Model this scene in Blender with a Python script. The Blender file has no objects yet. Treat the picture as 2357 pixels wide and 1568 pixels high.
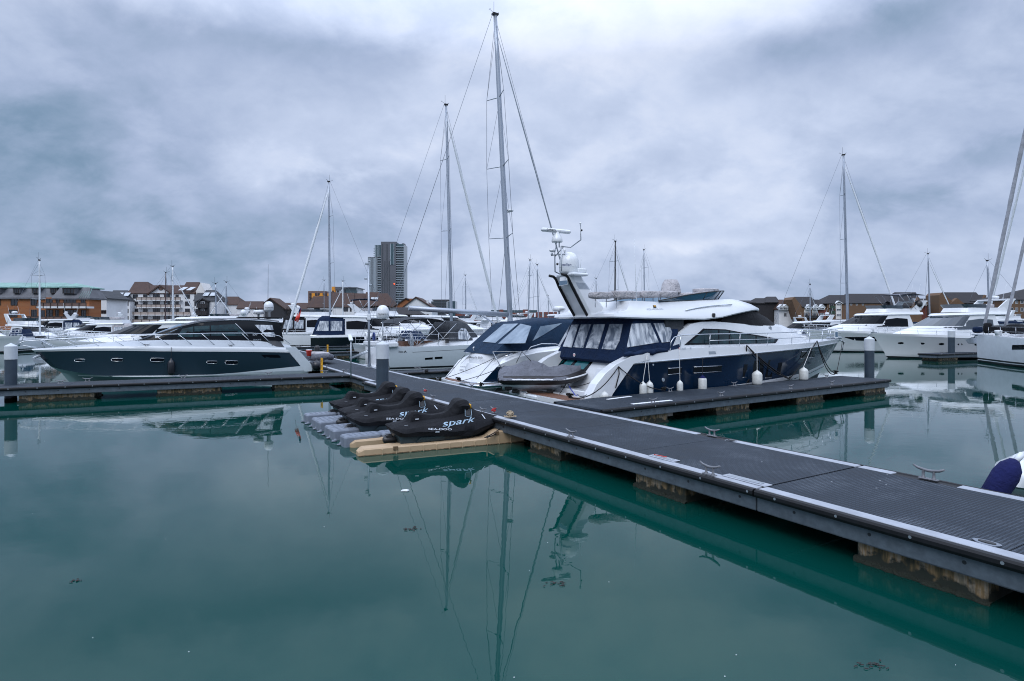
import bpy, bmesh, math, random
from mathutils import Vector, Matrix
C = bpy.context.scene
COL = C.collection
R = math.radians
# ---------------------------------------------------------------- camera
F, CX, H0, CZ = 1380.0, 1178.5, 745.0, 3.1      # focal length / principal column / horizon row for a 2357 px wide frame; eye height in m
cam = bpy.data.objects.new('camera', bpy.data.cameras.new('camera'))
COL.objects.link(cam); C.camera = cam
cam.location = (0, 0, CZ); cam.rotation_euler = (R(90), 0, 0)
cam.data.sensor_width = 36; cam.data.lens = 36*F/2357
cam.data.shift_y = -(784.0-H0)/2357
cam.data.clip_start = .1; cam.data.clip_end = 6000
# ---------------------------------------------------------------- light
SUN_EL, SUN_AZ = 48, 200
C.view_settings.view_transform = 'Standard'; C.view_settings.look = 'None'
C.view_settings.exposure = 0.28; C.view_settings.gamma = 1
C.cycles.pixel_filter_type = 'BLACKMAN_HARRIS'; C.cycles.filter_width = 1.05
sl = bpy.data.lights.new('sun', 'SUN'); sl.energy = 1.0; sl.angle = R(40); sl.color = (1, .97, .93)
so = bpy.data.objects.new('sun', sl); COL.objects.link(so)
so.rotation_euler = (R(90-SUN_EL), 0, R(180-SUN_AZ))

def N(nt, t, **kw):
    n = nt.nodes.new(t)
    for k, v in kw.items():
        if k[0] == '_': setattr(n, k[1:], v)
        else:
            i = n.inputs[int(k[1:])] if k[0] == 'i' and k[1:].isdigit() else n.inputs[k.replace('__', ' ')]
            if isinstance(v, bpy.types.NodeSocket): nt.links.new(v, i)
            else: i.default_value = v
    return n
def M2(nt, op, a, b=0.0, c=None, clamp=False):
    n = nt.nodes.new('ShaderNodeMath'); n.operation = op; n.use_clamp = clamp
    for i, v in enumerate((a, b) if c is None else (a, b, c)):
        if isinstance(v, bpy.types.NodeSocket): nt.links.new(v, n.inputs[i])
        else: n.inputs[i].default_value = v
    return n.outputs[0]
def ramp(nt, fac, stops, interp='LINEAR'):
    n = nt.nodes.new('ShaderNodeValToRGB'); nt.links.new(fac, n.inputs[0]); cr = n.color_ramp; cr.interpolation = interp
    while len(cr.elements) < len(stops): cr.elements.new(.5)
    for e, (p, c) in zip(cr.elements, stops):
        e.position = p; e.color = (c, c, c, 1) if isinstance(c, (int, float)) else (*c, 1)
    return n.outputs[0]
def mix(nt, f, a, b, blend='MIX'):
    n = nt.nodes.new('ShaderNodeMix'); n.data_type = 'RGBA'; n.blend_type = blend
    for i, v in ((0, f), (6, a), (7, b)):
        if isinstance(v, bpy.types.NodeSocket): nt.links.new(v, n.inputs[i])
        elif i == 0: n.inputs[i].default_value = v
        else: n.inputs[i].default_value = (*v, 1)
    return n.outputs[2]

# ---------------------------------------------------------------- world: overcast sky, cloud layer seen in perspective
def lin(r, g, b):
    f = lambda c: (c/255/12.92) if c/255 <= .04045 else ((c/255+.055)/1.055)**2.4
    return (f(r), f(g), f(b))
def build_world():
    w = bpy.data.worlds.new('World'); C.world = w; w.use_nodes = True; nt = w.node_tree; nt.nodes.clear()
    tc = N(nt, 'ShaderNodeTexCoord').outputs['Generated']
    sep = N(nt, 'ShaderNodeSeparateXYZ', i0=tc); x, y, z = sep.outputs
    za = M2(nt, 'ABSOLUTE', z)
    zz = M2(nt, 'ADD', za, .55)
    px = M2(nt, 'DIVIDE', x, zz); py = M2(nt, 'DIVIDE', y, zz)
    P = N(nt, 'ShaderNodeCombineXYZ', i0=px, i1=py, i2=0.0).outputs[0]
    def noise(scale, det, rough, dist, off):
        mp = N(nt, 'ShaderNodeMapping'); nt.links.new(P, mp.inputs[0]); mp.inputs['Location'].default_value = off
        mp.inputs['Scale'].default_value = (scale, scale*1.15, scale)
        return N(nt, 'ShaderNodeTexNoise', i0=mp.outputs[0], Scale=1.0, Detail=det, Roughness=rough, Distortion=dist).outputs[0]
    n1 = noise(1.5, 3, .5, .2, (3.1, 1.7, 0)); n2 = noise(4.2, 7, .56, .25, (9.3, 4.2, 0)); n3 = noise(13, 6, .6, .2, (1.3, 7.2, 3))
    # broad bright and dark masses by compass direction
    wz = M2(nt, 'MULTIPLY', M2(nt, 'SUBTRACT', n2, .5), .16); wx = M2(nt, 'MULTIPLY', M2(nt, 'SUBTRACT', noise(2.8, 5, .5, .2, (5.1, 2.9, 1)), .5), .22)
    xw = M2(nt, 'ADD', x, wx); zw = M2(nt, 'ADD', za, M2(nt, 'MULTIPLY', wz, M2(nt, 'MULTIPLY_ADD', za, 2.0, .25)))
    def blob(u, v, su, sv, amp):
        d = Vector((u-CX, F, H0-v)); L = d.length; d.normalize()
        dx = M2(nt, 'DIVIDE', M2(nt, 'SUBTRACT', xw, d.x), su/L); dz = M2(nt, 'DIVIDE', M2(nt, 'SUBTRACT', zw, d.z), sv/L)
        q = M2(nt, 'ADD', M2(nt, 'MULTIPLY', dx, dx), M2(nt, 'MULTIPLY', dz, dz))
        return M2(nt, 'MULTIPLY', M2(nt, 'EXPONENT', M2(nt, 'MULTIPLY', q, -1)), amp)
    edge = ramp(nt, M2(nt, 'MULTIPLY_ADD', n2, .6, M2(nt, 'MULTIPLY', n1, .4)), [(.44, 0), (.53, 1)], 'EASE')
    v = M2(nt, 'MULTIPLY_ADD', M2(nt, 'SUBTRACT', n1, .5), .34, M2(nt, 'MULTIPLY_ADD', edge, .07, -.035))
    v = M2(nt, 'ADD', v, M2(nt, 'MULTIPLY', M2(nt, 'SUBTRACT', n2, .5), .42))
    v = M2(nt, 'ADD', v, M2(nt, 'MULTIPLY', M2(nt, 'SUBTRACT', n3, .5), .26))
    v = M2(nt, 'ADD', v, .565)
    for b in BLOBS: v = M2(nt, 'ADD', v, blob(*b))
    # elevation gradient: greyer and darker at the horizon
    v = M2(nt, 'ADD', v, M2(nt, 'MULTIPLY', M2(nt, 'MINIMUM', za, .45), .35))
    col = ramp(nt, v, [(0, lin(82, 110, 136)), (.25, lin(117, 141, 167)), (.5, lin(156, 171, 199)), (.75, lin(186, 198, 222)), (1, lin(214, 221, 237))])
    sky = N(nt, 'ShaderNodeTexSky', _sky_type='NISHITA', _sun_disc=False, _sun_elevation=R(SUN_EL), _sun_rotation=R(SUN_AZ))
    c2 = N(nt, 'ShaderNodeVectorMath', _operation='SCALE'); nt.links.new(col, c2.inputs[0])
    # overcast luminance: the zenith is about twice as bright as the lower sky
    g = ramp(nt, za, [(.40, 1.0), (.75, 2.6)])
    gl = M2(nt, 'MULTIPLY', g, 10.0)
    nt.links.new(gl, c2.inputs[3])
    out = mix(nt, .97, sky.outputs[0], c2.outputs[0])
    bg = N(nt, 'ShaderNodeBackground', Color=out, Strength=.1)
    o = N(nt, 'ShaderNodeOutputWorld'); nt.links.new(bg.outputs[0], o.inputs[0])
# cloud masses: direction (as column, row of the calibrated camera), extent, amount
BLOBS = [(1330, 120, 330, 300, .16), (620, 405, 110, 45, .24), (800, 330, 260, 90, .14), (1850, 110, 230, 75, -.34), (1640, 130, 60, 60, -.06), (20, 320, 260, 240, -.34), (330, 60, 220, 60, -.12), (780, 140, 230, 50, -.14),
         (700, 410, 100, 35, -.22), (860, 520, 180, 40, -.12), (2180, 480, 160, 60, -.16), (2260, 370, 70, 25, -.14), (1400, 450, 90, 35, -.14), (1590, 560, 120, 14, .16), (1750, 380, 260, 90, .10),
         (300, 600, 420, 110, -.20), (1900, 640, 500, 50, -.08), (2250, 180, 200, 120, -.08), (1300, 560, 80, 60, .06)]
build_world()

# ---------------------------------------------------------------- materials
MATS = {}
def mat(name, col, rough=.5, metal=0.0, spec=.5, var=0.0, vs=6.0, bump=0.0, bs=40.0, trans=0.0, alpha=1.0, coat=0.0, col2=None, emit=None, ior=None):
    if name in MATS: return MATS[name]
    m = bpy.data.materials.new(name); m.use_nodes = True; nt = m.node_tree; p = nt.nodes['Principled BSDF']
    p.inputs['Base Color'].default_value = (*col, 1); p.inputs['Roughness'].default_value = rough
    p.inputs['Metallic'].default_value = metal; p.inputs['Specular IOR Level'].default_value = spec
    p.inputs['Transmission Weight'].default_value = trans; p.inputs['Alpha'].default_value = alpha
    p.inputs['Coat Weight'].default_value = coat; p.inputs['Coat Roughness'].default_value = .08
    if ior: p.inputs['IOR'].default_value = ior
    tc = N(nt, 'ShaderNodeTexCoord').outputs['Object']
    if var or col2:
        n = N(nt, 'ShaderNodeTexNoise', i0=tc, Scale=vs, Detail=5.0, Roughness=.6).outputs[0]
        c2 = col2 or tuple(c*(1-var) for c in col)
        nt.links.new(mix(nt, ramp(nt, n, [(.35, 0), (.65, 1)]), col, c2), p.inputs['Base Color'])
    if bump:
        n = N(nt, 'ShaderNodeTexNoise', i0=tc, Scale=bs, Detail=4.0, Roughness=.6).outputs[0]
        nt.links.new(N(nt, 'ShaderNodeBump', Height=n, Strength=bump, Distance=.02).outputs[0], p.inputs['Normal'])
    if emit:
        p.inputs['Emission Color'].default_value = (*emit[:3], 1); p.inputs['Emission Strength'].default_value = emit[3]
    MATS[name] = m; return m
def fabric(name, col, rough=.9, wr=.5, scale=3.0, stretch=(1, 1, 1)):
    """cloth: wrinkles in the bump, a little weave"""
    if name in MATS: return MATS[name]
    m = mat(name, col, rough, var=.25, vs=2.5, spec=.25); nt = m.node_tree; p = nt.nodes['Principled BSDF']
    tc = N(nt, 'ShaderNodeTexCoord').outputs['Object']
    mp = N(nt, 'ShaderNodeMapping'); nt.links.new(tc, mp.inputs[0]); mp.inputs['Scale'].default_value = stretch
    a = N(nt, 'ShaderNodeTexNoise', i0=mp.outputs[0], Scale=scale, Detail=3.0, Roughness=.5, Distortion=1.2).outputs[0]
    b = N(nt, 'ShaderNodeTexNoise', i0=tc, Scale=90.0, Detail=2.0).outputs[0]
    h = M2(nt, 'ADD', a, M2(nt, 'MULTIPLY', b, .05))
    nt.links.new(N(nt, 'ShaderNodeBump', Height=h, Strength=wr, Distance=.12).outputs[0], p.inputs['Normal'])
    return m
WHITE = lin(222, 228, 236)
mat('gelcoat', (.66, .69, .72), .22, coat=.4, var=.06, vs=1.2)
mat('gelcoat_soft', (.66, .70, .74), .35, var=.1, vs=2)
mat('grey_gelcoat', (.36, .42, .47), .3, coat=.3, var=.06)
mat('silver_hull', (.50, .56, .60), .28, coat=.4, var=.05)
mat('silver_deck', (.38, .42, .46), .35, coat=.2, var=.05)
mat('navy_hull', (.003, .016, .042), .14, coat=.12, spec=.4)
mat('slate_hull', (.012, .028, .043), .25, coat=.2, spec=.4)
mat('black_hull', (.004, .005, .012), .15, coat=.2)
mat('boot_black', (.008, .010, .014), .35)
mat('antifoul', (.02, .03, .04), .6)
mat('keel_green', (.16, .26, .27), .3, coat=.3)
mat('dark_glass', (.003, .005, .008), .05, spec=.15)
mat('teal_glass', (.008, .10, .12), .05, spec=.5, col2=(.02, .17, .19), vs=3)
mat('saloon_glass', (.004, .014, .020), .05, spec=.4, col2=(.010, .045, .055), vs=2.2)
mat('blue_glass', (.03, .10, .17), .05, spec=.9, coat=.6)
mat('steel', (.55, .58, .62), .18, metal=1.0)
mat('dull_steel', (.42, .46, .50), .42, metal=.8, var=.2)
mat('alu_mast', (.34, .38, .44), .38, metal=.55, var=.06)
mat('white_mast', (.62, .66, .70), .35, var=.05)
mat('carbon', (.006, .007, .009), .45, spec=.3)
mat('black_rubber', (.012, .012, .014), .55)
mat('black_plastic', (.016, .017, .019), .4)
mat('wire', (.10, .12, .15), .4, metal=.5)
mat('teak', (.16, .075, .045), .7, var=.35, vs=14)
mat('rope_black', (.008, .008, .010), .9, bump=.6, bs=80)
mat('rope_white', (.55, .56, .56), .9, bump=.6, bs=80)
mat('rope_yellow', (.70, .42, .02), .8)
mat('rope_red', (.45, .02, .02), .8)
mat('rope_blue', (.02, .04, .30), .8)
mat('rope_beige', (.36, .29, .20), .9, bump=.5, bs=60)
mat('fender_white', (.62, .64, .62), .45, var=.22, vs=7)
mat('fender_black', (.012, .013, .018), .28)
fabric('fender_navy', (.008, .012, .075), .9, .3, 8)
mat('red_paint', (.55, .035, .02), .5)
mat('orange_paint', (.65, .15, .02), .5)
mat('yellow_paint', (.68, .36, .02), .5, var=.15)
mat('galvanised', (.12, .15, .18), .5, metal=.4, var=.3, vs=9)
mat('sign_white', (.72, .75, .78), .5)
mat('letter_blue', (.27, .38, .47), .7)
mat('letter_white', (.55, .60, .66), .7)
mat('ink_black', (.012, .013, .016), .5)
mat('ink_grey', (.35, .40, .45), .5)
mat('ink_navy', (.01, .03, .15), .5)
fabric('navy_canvas', (.003, .016, .052), .85, .7, 2.5)
fabric('dark_navy_canvas', (.006, .025, .058), .85, .6, 2.2)
fabric('charcoal_canvas', (.045, .052, .062), .9, .7, 2.5)
fabric('black_canvas', (.007, .008, .011), .80, .5, 2.6)
fabric('grey_canvas', (.15, .16, .19), .92, .9, 3.0)
fabric('pale_cover', (.44, .43, .45), .9, 1.0, 4.0)
def clear_vinyl():
    m = mat('clear_vinyl', (.42, .47, .53), .16, spec=.6); nt = m.node_tree; p = nt.nodes['Principled BSDF']
    tc = N(nt, 'ShaderNodeTexCoord').outputs['Object']
    mp = N(nt, 'ShaderNodeMapping'); nt.links.new(tc, mp.inputs[0]); mp.inputs['Rotation'].default_value = (0, R(35), 0); mp.inputs['Scale'].default_value = (2.2, 1, .5)
    n = N(nt, 'ShaderNodeTexNoise', i0=mp.outputs[0], Scale=1.6, Detail=5.0, Roughness=.55, Distortion=1.6).outputs[0]
    nt.links.new(mix(nt, ramp(nt, n, [(.38, 0), (.52, .6), (.62, 1)]), (.16, .20, .26), (.62, .66, .70)), p.inputs['Base Color'])
    nt.links.new(N(nt, 'ShaderNodeBump', Height=n, Strength=.8, Distance=.06).outputs[0], p.inputs['Normal'])
    nt.links.new(ramp(nt, n, [(.4, .72), (.6, .95)]), p.inputs['Alpha'])
clear_vinyl()

# ---------------------------------------------------------------- pixel -> place (rays of the calibrated camera met with real planes)
def at(u, v, z=0.0):
    d = F*(CZ-z)/(v-H0); return Vector(((u-CX)*d/F, d, z))
def atd(u, v, d): return Vector(((u-CX)*d/F, d, CZ-(v-H0)*d/F))

# ---------------------------------------------------------------- mesh builder
class MB:
    def __init__(s): s.v = []; s.f = []; s.m = []; s.sm = []
    def face(s, ids, m=0, smooth=False): s.f.append(tuple(ids)); s.m.append(m); s.sm.append(smooth)
    def add(s, pts): b = len(s.v); s.v += [tuple(p) for p in pts]; return b
    def box(s, c, d, m=0, rz=0.0, ry=0.0, rx=0.0, bev=0.0):
        x, y, z = d[0]/2, d[1]/2, d[2]/2
        Mx = Matrix.Rotation(rz, 4, 'Z') @ Matrix.Rotation(ry, 4, 'Y') @ Matrix.Rotation(rx, 4, 'X')
        if bev:
            b = min(bev, x*.9, y*.9, z*.9)
            P = []
            for zz, q in ((-z, 1), (-z+b, 0), (z-b, 0), (z, 1)):
                for (sx, sy) in ((-1, -1), (1, -1), (1, 1), (-1, 1)):
                    xx, yy = x-b*q, y-b*q
                    a, c2 = (xx-b*(1-q)*0, yy)
                    if (sx*sy) > 0: P += [(sx*xx, sy*(yy-b), zz), (sx*(xx-b), sy*yy, zz)] if sx > 0 or True else []
                    else: P += [(sx*(xx-b), sy*yy, zz), (sx*xx, sy*(yy-b), zz)]
            # order corners consistently
            def ring(k):
                pts = P[k*8:(k+1)*8]; return sorted(pts, key=lambda p: math.atan2(p[1]/y, p[0]/x))
            base = s.add([Vector(c)+Mx@Vector(p) for k in range(4) for p in ring(k)])
            for k in range(3):
                for i in range(8):
                    j = (i+1) % 8
                    s.face((base+k*8+i, base+k*8+j, base+k*8+8+j, base+k*8+8+i), m)
            s.face([base+i for i in range(7, -1, -1)], m); s.face([base+24+i for i in range(8)], m); return
        b = s.add([Vector(c)+Mx@Vector(p) for p in ((-x,-y,-z),(x,-y,-z),(x,y,-z),(-x,y,-z),(-x,-y,z),(x,-y,z),(x,y,z),(-x,y,z))])
        for q in ((0,3,2,1),(4,5,6,7),(0,1,5,4),(1,2,6,5),(2,3,7,6),(3,0,4,7)): s.face([b+i for i in q], m)
    def tube(s, pts, r, m=0, n=8, caps=True, flat=1.0):
        pts = [Vector(p) for p in pts]; rr = r if isinstance(r, (list, tuple)) else [r]*len(pts)
        up = Vector((0, 0, 1)); rings = []
        for i, p in enumerate(pts):
            t = (pts[min(i+1, len(pts)-1)]-pts[max(i-1, 0)])
            if t.length < 1e-9: t = Vector((0, 0, 1))
            t.normalize()
            a = t.cross(up)
            if a.length < .05: a = t.cross(Vector((1, 0, 0)))
            a.normalize(); b = a.cross(t); b.normalize()
            rings.append(s.add([p+(a*math.cos(2*math.pi*k/n)+b*math.sin(2*math.pi*k/n)*flat)*rr[i] for k in range(n)]))
        for i in range(len(rings)-1):
            for k in range(n):
                k2 = (k+1) % n; s.face((rings[i]+k, rings[i]+k2, rings[i+1]+k2, rings[i+1]+k), m, True)
        if caps: s.face([rings[0]+k for k in range(n-1, -1, -1)], m); s.face([rings[-1]+k for k in range(n)], m)
    def lathe(s, prof, c=(0, 0, 0), m=0, n=16, axis='Z', mf=None):
        rings = []
        for (r, h) in prof:
            ring = []
            for k in range(n):
                a = 2*math.pi*k/n; x, y = r*math.cos(a), r*math.sin(a)
                p = (x, y, h) if axis == 'Z' else ((h, x, y) if axis == 'X' else (y, h, x))
                ring.append(Vector(c)+Vector(p))
            rings.append(s.add(ring))
        for i in range(len(rings)-1):
            mm = m if mf is None else mf(i)
            for k in range(n):
                k2 = (k+1) % n; s.face((rings[i]+k, rings[i]+k2, rings[i+1]+k2, rings[i+1]+k), mm, True)
        s.face([rings[0]+k for k in range(n-1, -1, -1)], m if mf is None else mf(0)); s.face([rings[-1]+k for k in range(n)], m if mf is None else mf(len(prof)-2))
    def prism(s, poly, h0, h1, m=0, axis='Z'):
        """extrude a 2D polygon: axis Z -> (x,y) poly between z h0..h1; axis Y -> (x,z) poly between y h0..h1; axis X -> (y,z)"""
        def P(a, b, h): return (a, b, h) if axis == 'Z' else ((a, h, b) if axis == 'Y' else (h, a, b))
        b = s.add([P(a, c, h0) for a, c in poly]+[P(a, c, h1) for a, c in poly]); n = len(poly)
        s.face([b+i for i in range(n-1, -1, -1)], m); s.face([b+n+i for i in range(n)], m)
        for i in range(n):
            j = (i+1) % n; s.face((b+i, b+j, b+n+j, b+n+i), m)
    def quad(s, a, b, c, d, m=0): k = s.add([a, b, c, d]); s.face((k, k+1, k+2, k+3), m)
    def grid(s, rows, m=0, smooth=True, mf=None, closed=False):
        n = len(rows[0]); b = [s.add(r) for r in rows]
        for i in range(len(rows)-1):
            for k in range(n if closed else n-1):
                k2 = (k+1) % n
                s.face((b[i]+k, b[i]+k2, b[i+1]+k2, b[i+1]+k), m if mf is None else mf(i, k), smooth)
        return b
    def build(s, name, mats, parent=None, recalc=True, sharp=None):
        me = bpy.data.meshes.new(name); me.from_pydata(s.v, [], s.f)
        if isinstance(mats, str): mats = [mats]
        for q in mats: me.materials.append(MATS[q])
        me.polygons.foreach_set('material_index', s.m); me.polygons.foreach_set('use_smooth', s.sm)
        if recalc:
            bm = bmesh.new(); bm.from_mesh(me); bmesh.ops.remove_doubles(bm, verts=bm.verts, dist=1e-5)
            bmesh.ops.recalc_face_normals(bm, faces=bm.faces)
            if sharp is not None:
                ca = math.cos(R(sharp))
                for e in bm.edges:
                    if len(e.link_faces) == 2 and e.link_faces[0].normal.dot(e.link_faces[1].normal) < ca: e.smooth = False
            bm.to_mesh(me); bm.free()
        o = bpy.data.objects.new(name, me); COL.objects.link(o)
        if parent is not None: o.parent = parent
        return o
def tag(o, label=None, cat=None, group=None, kind=None):
    if label: o['label'] = label
    if cat: o['category'] = cat
    if group: o['group'] = group
    if kind: o['kind'] = kind
    return o
def empty(name, loc, rz=0.0, label=None, cat=None, group=None):
    o = bpy.data.objects.new(name, None); COL.objects.link(o); o.location = loc; o.rotation_euler = (0, 0, rz)
    o.empty_display_size = .2
    return tag(o, label, cat, group)
KIDS = {}
def copy_tree(o, parent=None):
    c = o.copy(); COL.objects.link(c); c.parent = parent
    for ch in [q for q in bpy.data.objects if q.parent == o and q is not c]: copy_tree(ch, c)
    return c
def interp(tab, x):
    if x <= tab[0][0]: return tab[0][1]
    for (a, p), (b, q) in zip(tab, tab[1:]):
        if x <= b: return p+(q-p)*(x-a)/((b-a) or 1e-9)
    return tab[-1][1]
def sinterp(tab, x):
    """smooth (Catmull-Rom) table"""
    n = len(tab)
    if x <= tab[0][0]: return tab[0][1]
    if x >= tab[-1][0]: return tab[-1][1]
    for i in range(n-1):
        if x <= tab[i+1][0]: break
    x0, y0 = tab[i]; x1, y1 = tab[i+1]; h = (x1-x0) or 1e-9
    def sl(k):
        if k == 0: return (tab[1][1]-tab[0][1])/((tab[1][0]-tab[0][0]) or 1e-9)
        if k == n-1: return (tab[-1][1]-tab[-2][1])/((tab[-1][0]-tab[-2][0]) or 1e-9)
        a = (tab[k][1]-tab[k-1][1])/((tab[k][0]-tab[k-1][0]) or 1e-9); b = (tab[k+1][1]-tab[k][1])/((tab[k+1][0]-tab[k][0]) or 1e-9)
        return 0 if a*b <= 0 else 2*a*b/(a+b)
    t = (x-x0)/h; m0, m1 = sl(i)*h, sl(i+1)*h
    return (2*t**3-3*t*t+1)*y0+(t**3-2*t*t+t)*m0+(-2*t**3+3*t*t)*y1+(t**3-t*t)*m1

class Frame:
    """a thing's own frame: x forward, y to port, z up; uv() meets a camera ray with one of its lengthwise planes"""
    def __init__(s, loc, rz): s.o = Vector((loc[0], loc[1], 0)); s.rz = rz; s.c = math.cos(rz); s.s = math.sin(rz)
    def loc(s, p): d = Vector(p)-s.o; return Vector((d.x*s.c+d.y*s.s, -d.x*s.s+d.y*s.c, p[2]))
    def world(s, x, y, z): return Vector((s.o.x+x*s.c-y*s.s, s.o.y+x*s.s+y*s.c, z))
    def _ray(s, u, v):
        o = s.loc((0, 0, CZ)); t = s.loc(atd(u, v, 10.0)); return o, (t-o)
    def uv(s, u, v, y):
        o, d = s._ray(u, v); k = (y-o.y)/d.y; return (o.x+d.x*k, o.z+d.z*k)
    def ux(s, u, v, x):
        o, d = s._ray(u, v); k = (x-o.x)/d.x; return (o.y+d.y*k, o.z+d.z*k)
    def uz(s, u, v, z):
        o, d = s._ray(u, v); k = (z-o.z)/d.z; return (o.x+d.x*k, o.y+d.y*k)
    def px(s, x, y, z):
        w = s.world(x, y, z); return (CX+F*w.x/w.y, H0+F*(CZ-w.z)/w.y)

class Loft:
    """rows of stations (s, half breadth, z), lowest row first; all rows share a parameter t 0..1"""
    def __init__(s, rows, ts=None):
        s.ts = ts or [0, .06, .14, .24, .34, .44, .54, .63, .71, .78, .84, .89, .93, .96, .98, .993, 1]
        s.rows = [[(r['x'](t) if callable(r['x']) else r['x'][0]+(r['x'][1]-r['x'][0])*t) for t in s.ts] for r in rows]
        s.R = []
        for r, xs in zip(rows, s.rows):
            s.R.append([(x, max(0.0, r['b'](x, t)), r['z'](x, t)) for x, t in zip(xs, s.ts)])
    def y(s, x, z):
        pr = None
        for r in s.R:
            if x < r[0][0]: p = r[0]; q = (p[1], p[2])
            elif x > r[-1][0]: p = r[-1]; q = (p[1], p[2])
            else:
                for a, b in zip(r, r[1:]):
                    if x <= b[0]: break
                k = (x-a[0])/((b[0]-a[0]) or 1e-9); q = (a[1]+(b[1]-a[1])*k, a[2]+(b[2]-a[2])*k)
            if q[1] >= z:
                if pr is None: return q[0]
                k = (z-pr[1])/((q[1]-pr[1]) or 1e-9); return pr[0]+(q[0]-pr[0])*k
            pr = q
        return pr[0]
    def mesh(s, mb, mf=None, m=0, top=True, bottom=False, ends=(True, True), topm=None, smooth=True, sides=(1, -1)):
        for sg in sides:
            rows = [[(x, sg*b, z) for x, b, z in r] for r in s.R]
            mb.grid(rows, m, smooth, mf)
        n = len(s.ts)
        def cap(r, mm):
            a = mb.add([(x, b, z) for x, b, z in r]); c = mb.add([(x, -b, z) for x, b, z in r])
            for i in range(n-1): mb.face((a+i, a+i+1, c+i+1, c+i), mm, False)
        if top: cap(s.R[-1], m if topm is None else topm)
        if bottom: cap(s.R[0], m)
        for e, k in ((ends[0], 0), (ends[1], n-1)):
            if e is not False:
                mm = m if e is True else e
                for i in range(len(s.R)-1):
                    p, q = s.R[i][k], s.R[i+1][k]
                    b = mb.add([(p[0], p[1], p[2]), (p[0], -p[1], p[2]), (q[0], -q[1], q[2]), (q[0], q[1], q[2])])
                    mb.face((b, b+1, b+2, b+3), mm, False)
def T(tab, smooth=True):
    f = sinterp if smooth else interp
    return lambda x, t: f(tab, x)
def Tt(tab):
    return lambda x, t: sinterp(tab, t)

def patch(name, polys, surf, mats, parent, eps=.012, side=-1, cut=.35, m=0, smooth=True, both=False):
    """flat outline(s) in (s,z) laid on the flank of a loft, slightly proud, with a thin edge"""
    if both or len(polys) > 1:
        return [patch(name, [q], surf, mats, parent, eps, sd, cut, m) for q in polys for sd in ((side, -side) if both else (side,))][0]
    bm = bmesh.new()
    for pi, poly in enumerate(polys):
        vs = [bm.verts.new((x, 0, z)) for x, z in poly]
        f = bm.faces.new(vs); f.material_index = m
    xs = [v.co.x for v in bm.verts]; zs = [v.co.z for v in bm.verts]
    for lo, hi, no in ((min(xs), max(xs), (1, 0, 0)), (min(zs), max(zs), (0, 0, 1))):
        k = math.floor(lo/cut)*cut
        while k < hi:
            if k > lo: bmesh.ops.bisect_plane(bm, geom=bm.verts[:]+bm.edges[:]+bm.faces[:], plane_co=(k, 0, 0) if no[0] else (0, 0, k), plane_no=no)
            k += cut
    bmesh.ops.triangulate(bm, faces=[f for f in bm.faces if len(f.verts) > 4])
    r = bmesh.ops.extrude_face_region(bm, geom=bm.faces[:])
    new = set(g for g in r['geom'] if isinstance(g, bmesh.types.BMVert))
    for v in bm.verts:
        y = surf(v.co.x, v.co.z) + (eps if v in new else -.01)
        v.co.y = side*y
    bmesh.ops.recalc_face_normals(bm, faces=bm.faces)
    for f in bm.faces: f.smooth = False
    if both:
        g = bmesh.ops.duplicate(bm, geom=bm.verts[:]+bm.edges[:]+bm.faces[:])
        for v in g['geom']:
            if isinstance(v, bmesh.types.BMVert): v.co.y = -v.co.y
        bmesh.ops.reverse_faces(bm, faces=[q for q in g['geom'] if isinstance(q, bmesh.types.BMFace)])
    me = bpy.data.meshes.new(name); bm.to_mesh(me); bm.free()
    for q in ([mats] if isinstance(mats, str) else mats): me.materials.append(MATS[q])
    o = bpy.data.objects.new(name, me); COL.objects.link(o); o.parent = parent
    return o
def text_mesh(txt, size=1.0, shear=0.0, bold=0.0, sp=1.0):
    cu = bpy.data.curves.new('txt', 'FONT'); cu.body = txt; cu.size = size; cu.shear = shear; cu.offset = min(bold*.3, .008); cu.space_character = sp
    cu.fill_mode = 'FRONT'
    o = bpy.data.objects.new('txt', cu); COL.objects.link(o); dg = bpy.context.evaluated_depsgraph_get(); dg.update()
    me = bpy.data.meshes.new_from_object(o.evaluated_get(dg)); bpy.data.objects.remove(o); bpy.data.curves.remove(cu)
    return me
def lettering(txt, origin, ux, uy, size, material, parent, shear=0.0, bold=0.0, sp=1.0, width=None, proj=None, name='lettering', thick=.004):
    """letters in the plane (ux, uy) from origin, parent's coordinates; proj(p) may lay each vertex on a surface"""
    me = text_mesh(txt, 1.0, shear, bold, sp); xs = [v.co.x for v in me.vertices]; w = (max(xs)-min(xs)) or 1; x0 = min(xs)
    sx = (width/w) if width else size; ux = Vector(ux).normalized(); uy = Vector(uy).normalized(); nn = ux.cross(uy); o0 = Vector(origin)
    if proj:      # cut the letters finely enough to follow the surface they are printed on
        bm = bmesh.new(); bm.from_mesh(me)
        for ax, step in ((0, .12), (1, .12)):
            lo, hi = min(v.co[ax] for v in bm.verts), max(v.co[ax] for v in bm.verts); k = lo+step; no = (1, 0, 0) if ax == 0 else (0, 1, 0)
            while k < hi: bmesh.ops.bisect_plane(bm, geom=bm.verts[:]+bm.edges[:]+bm.faces[:], plane_co=(k, 0, 0) if ax == 0 else (0, k, 0), plane_no=no); k += step
        bm.to_mesh(me); bm.free()
    for v in me.vertices:
        p = o0+ux*((v.co.x-x0)*sx)+uy*(v.co.y*size)
        v.co = proj(p) if proj else p+nn*thick
    me.materials.clear(); me.materials.append(MATS[material])
    o = bpy.data.objects.new(name, me); COL.objects.link(o); o.parent = parent; return o
def sag(a, b, drop, n=10):
    a, b = Vector(a), Vector(b); return [a+(b-a)*(i/n)-Vector((0, 0, drop*4*(i/n)*(1-i/n))) for i in range(n+1)]
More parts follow.
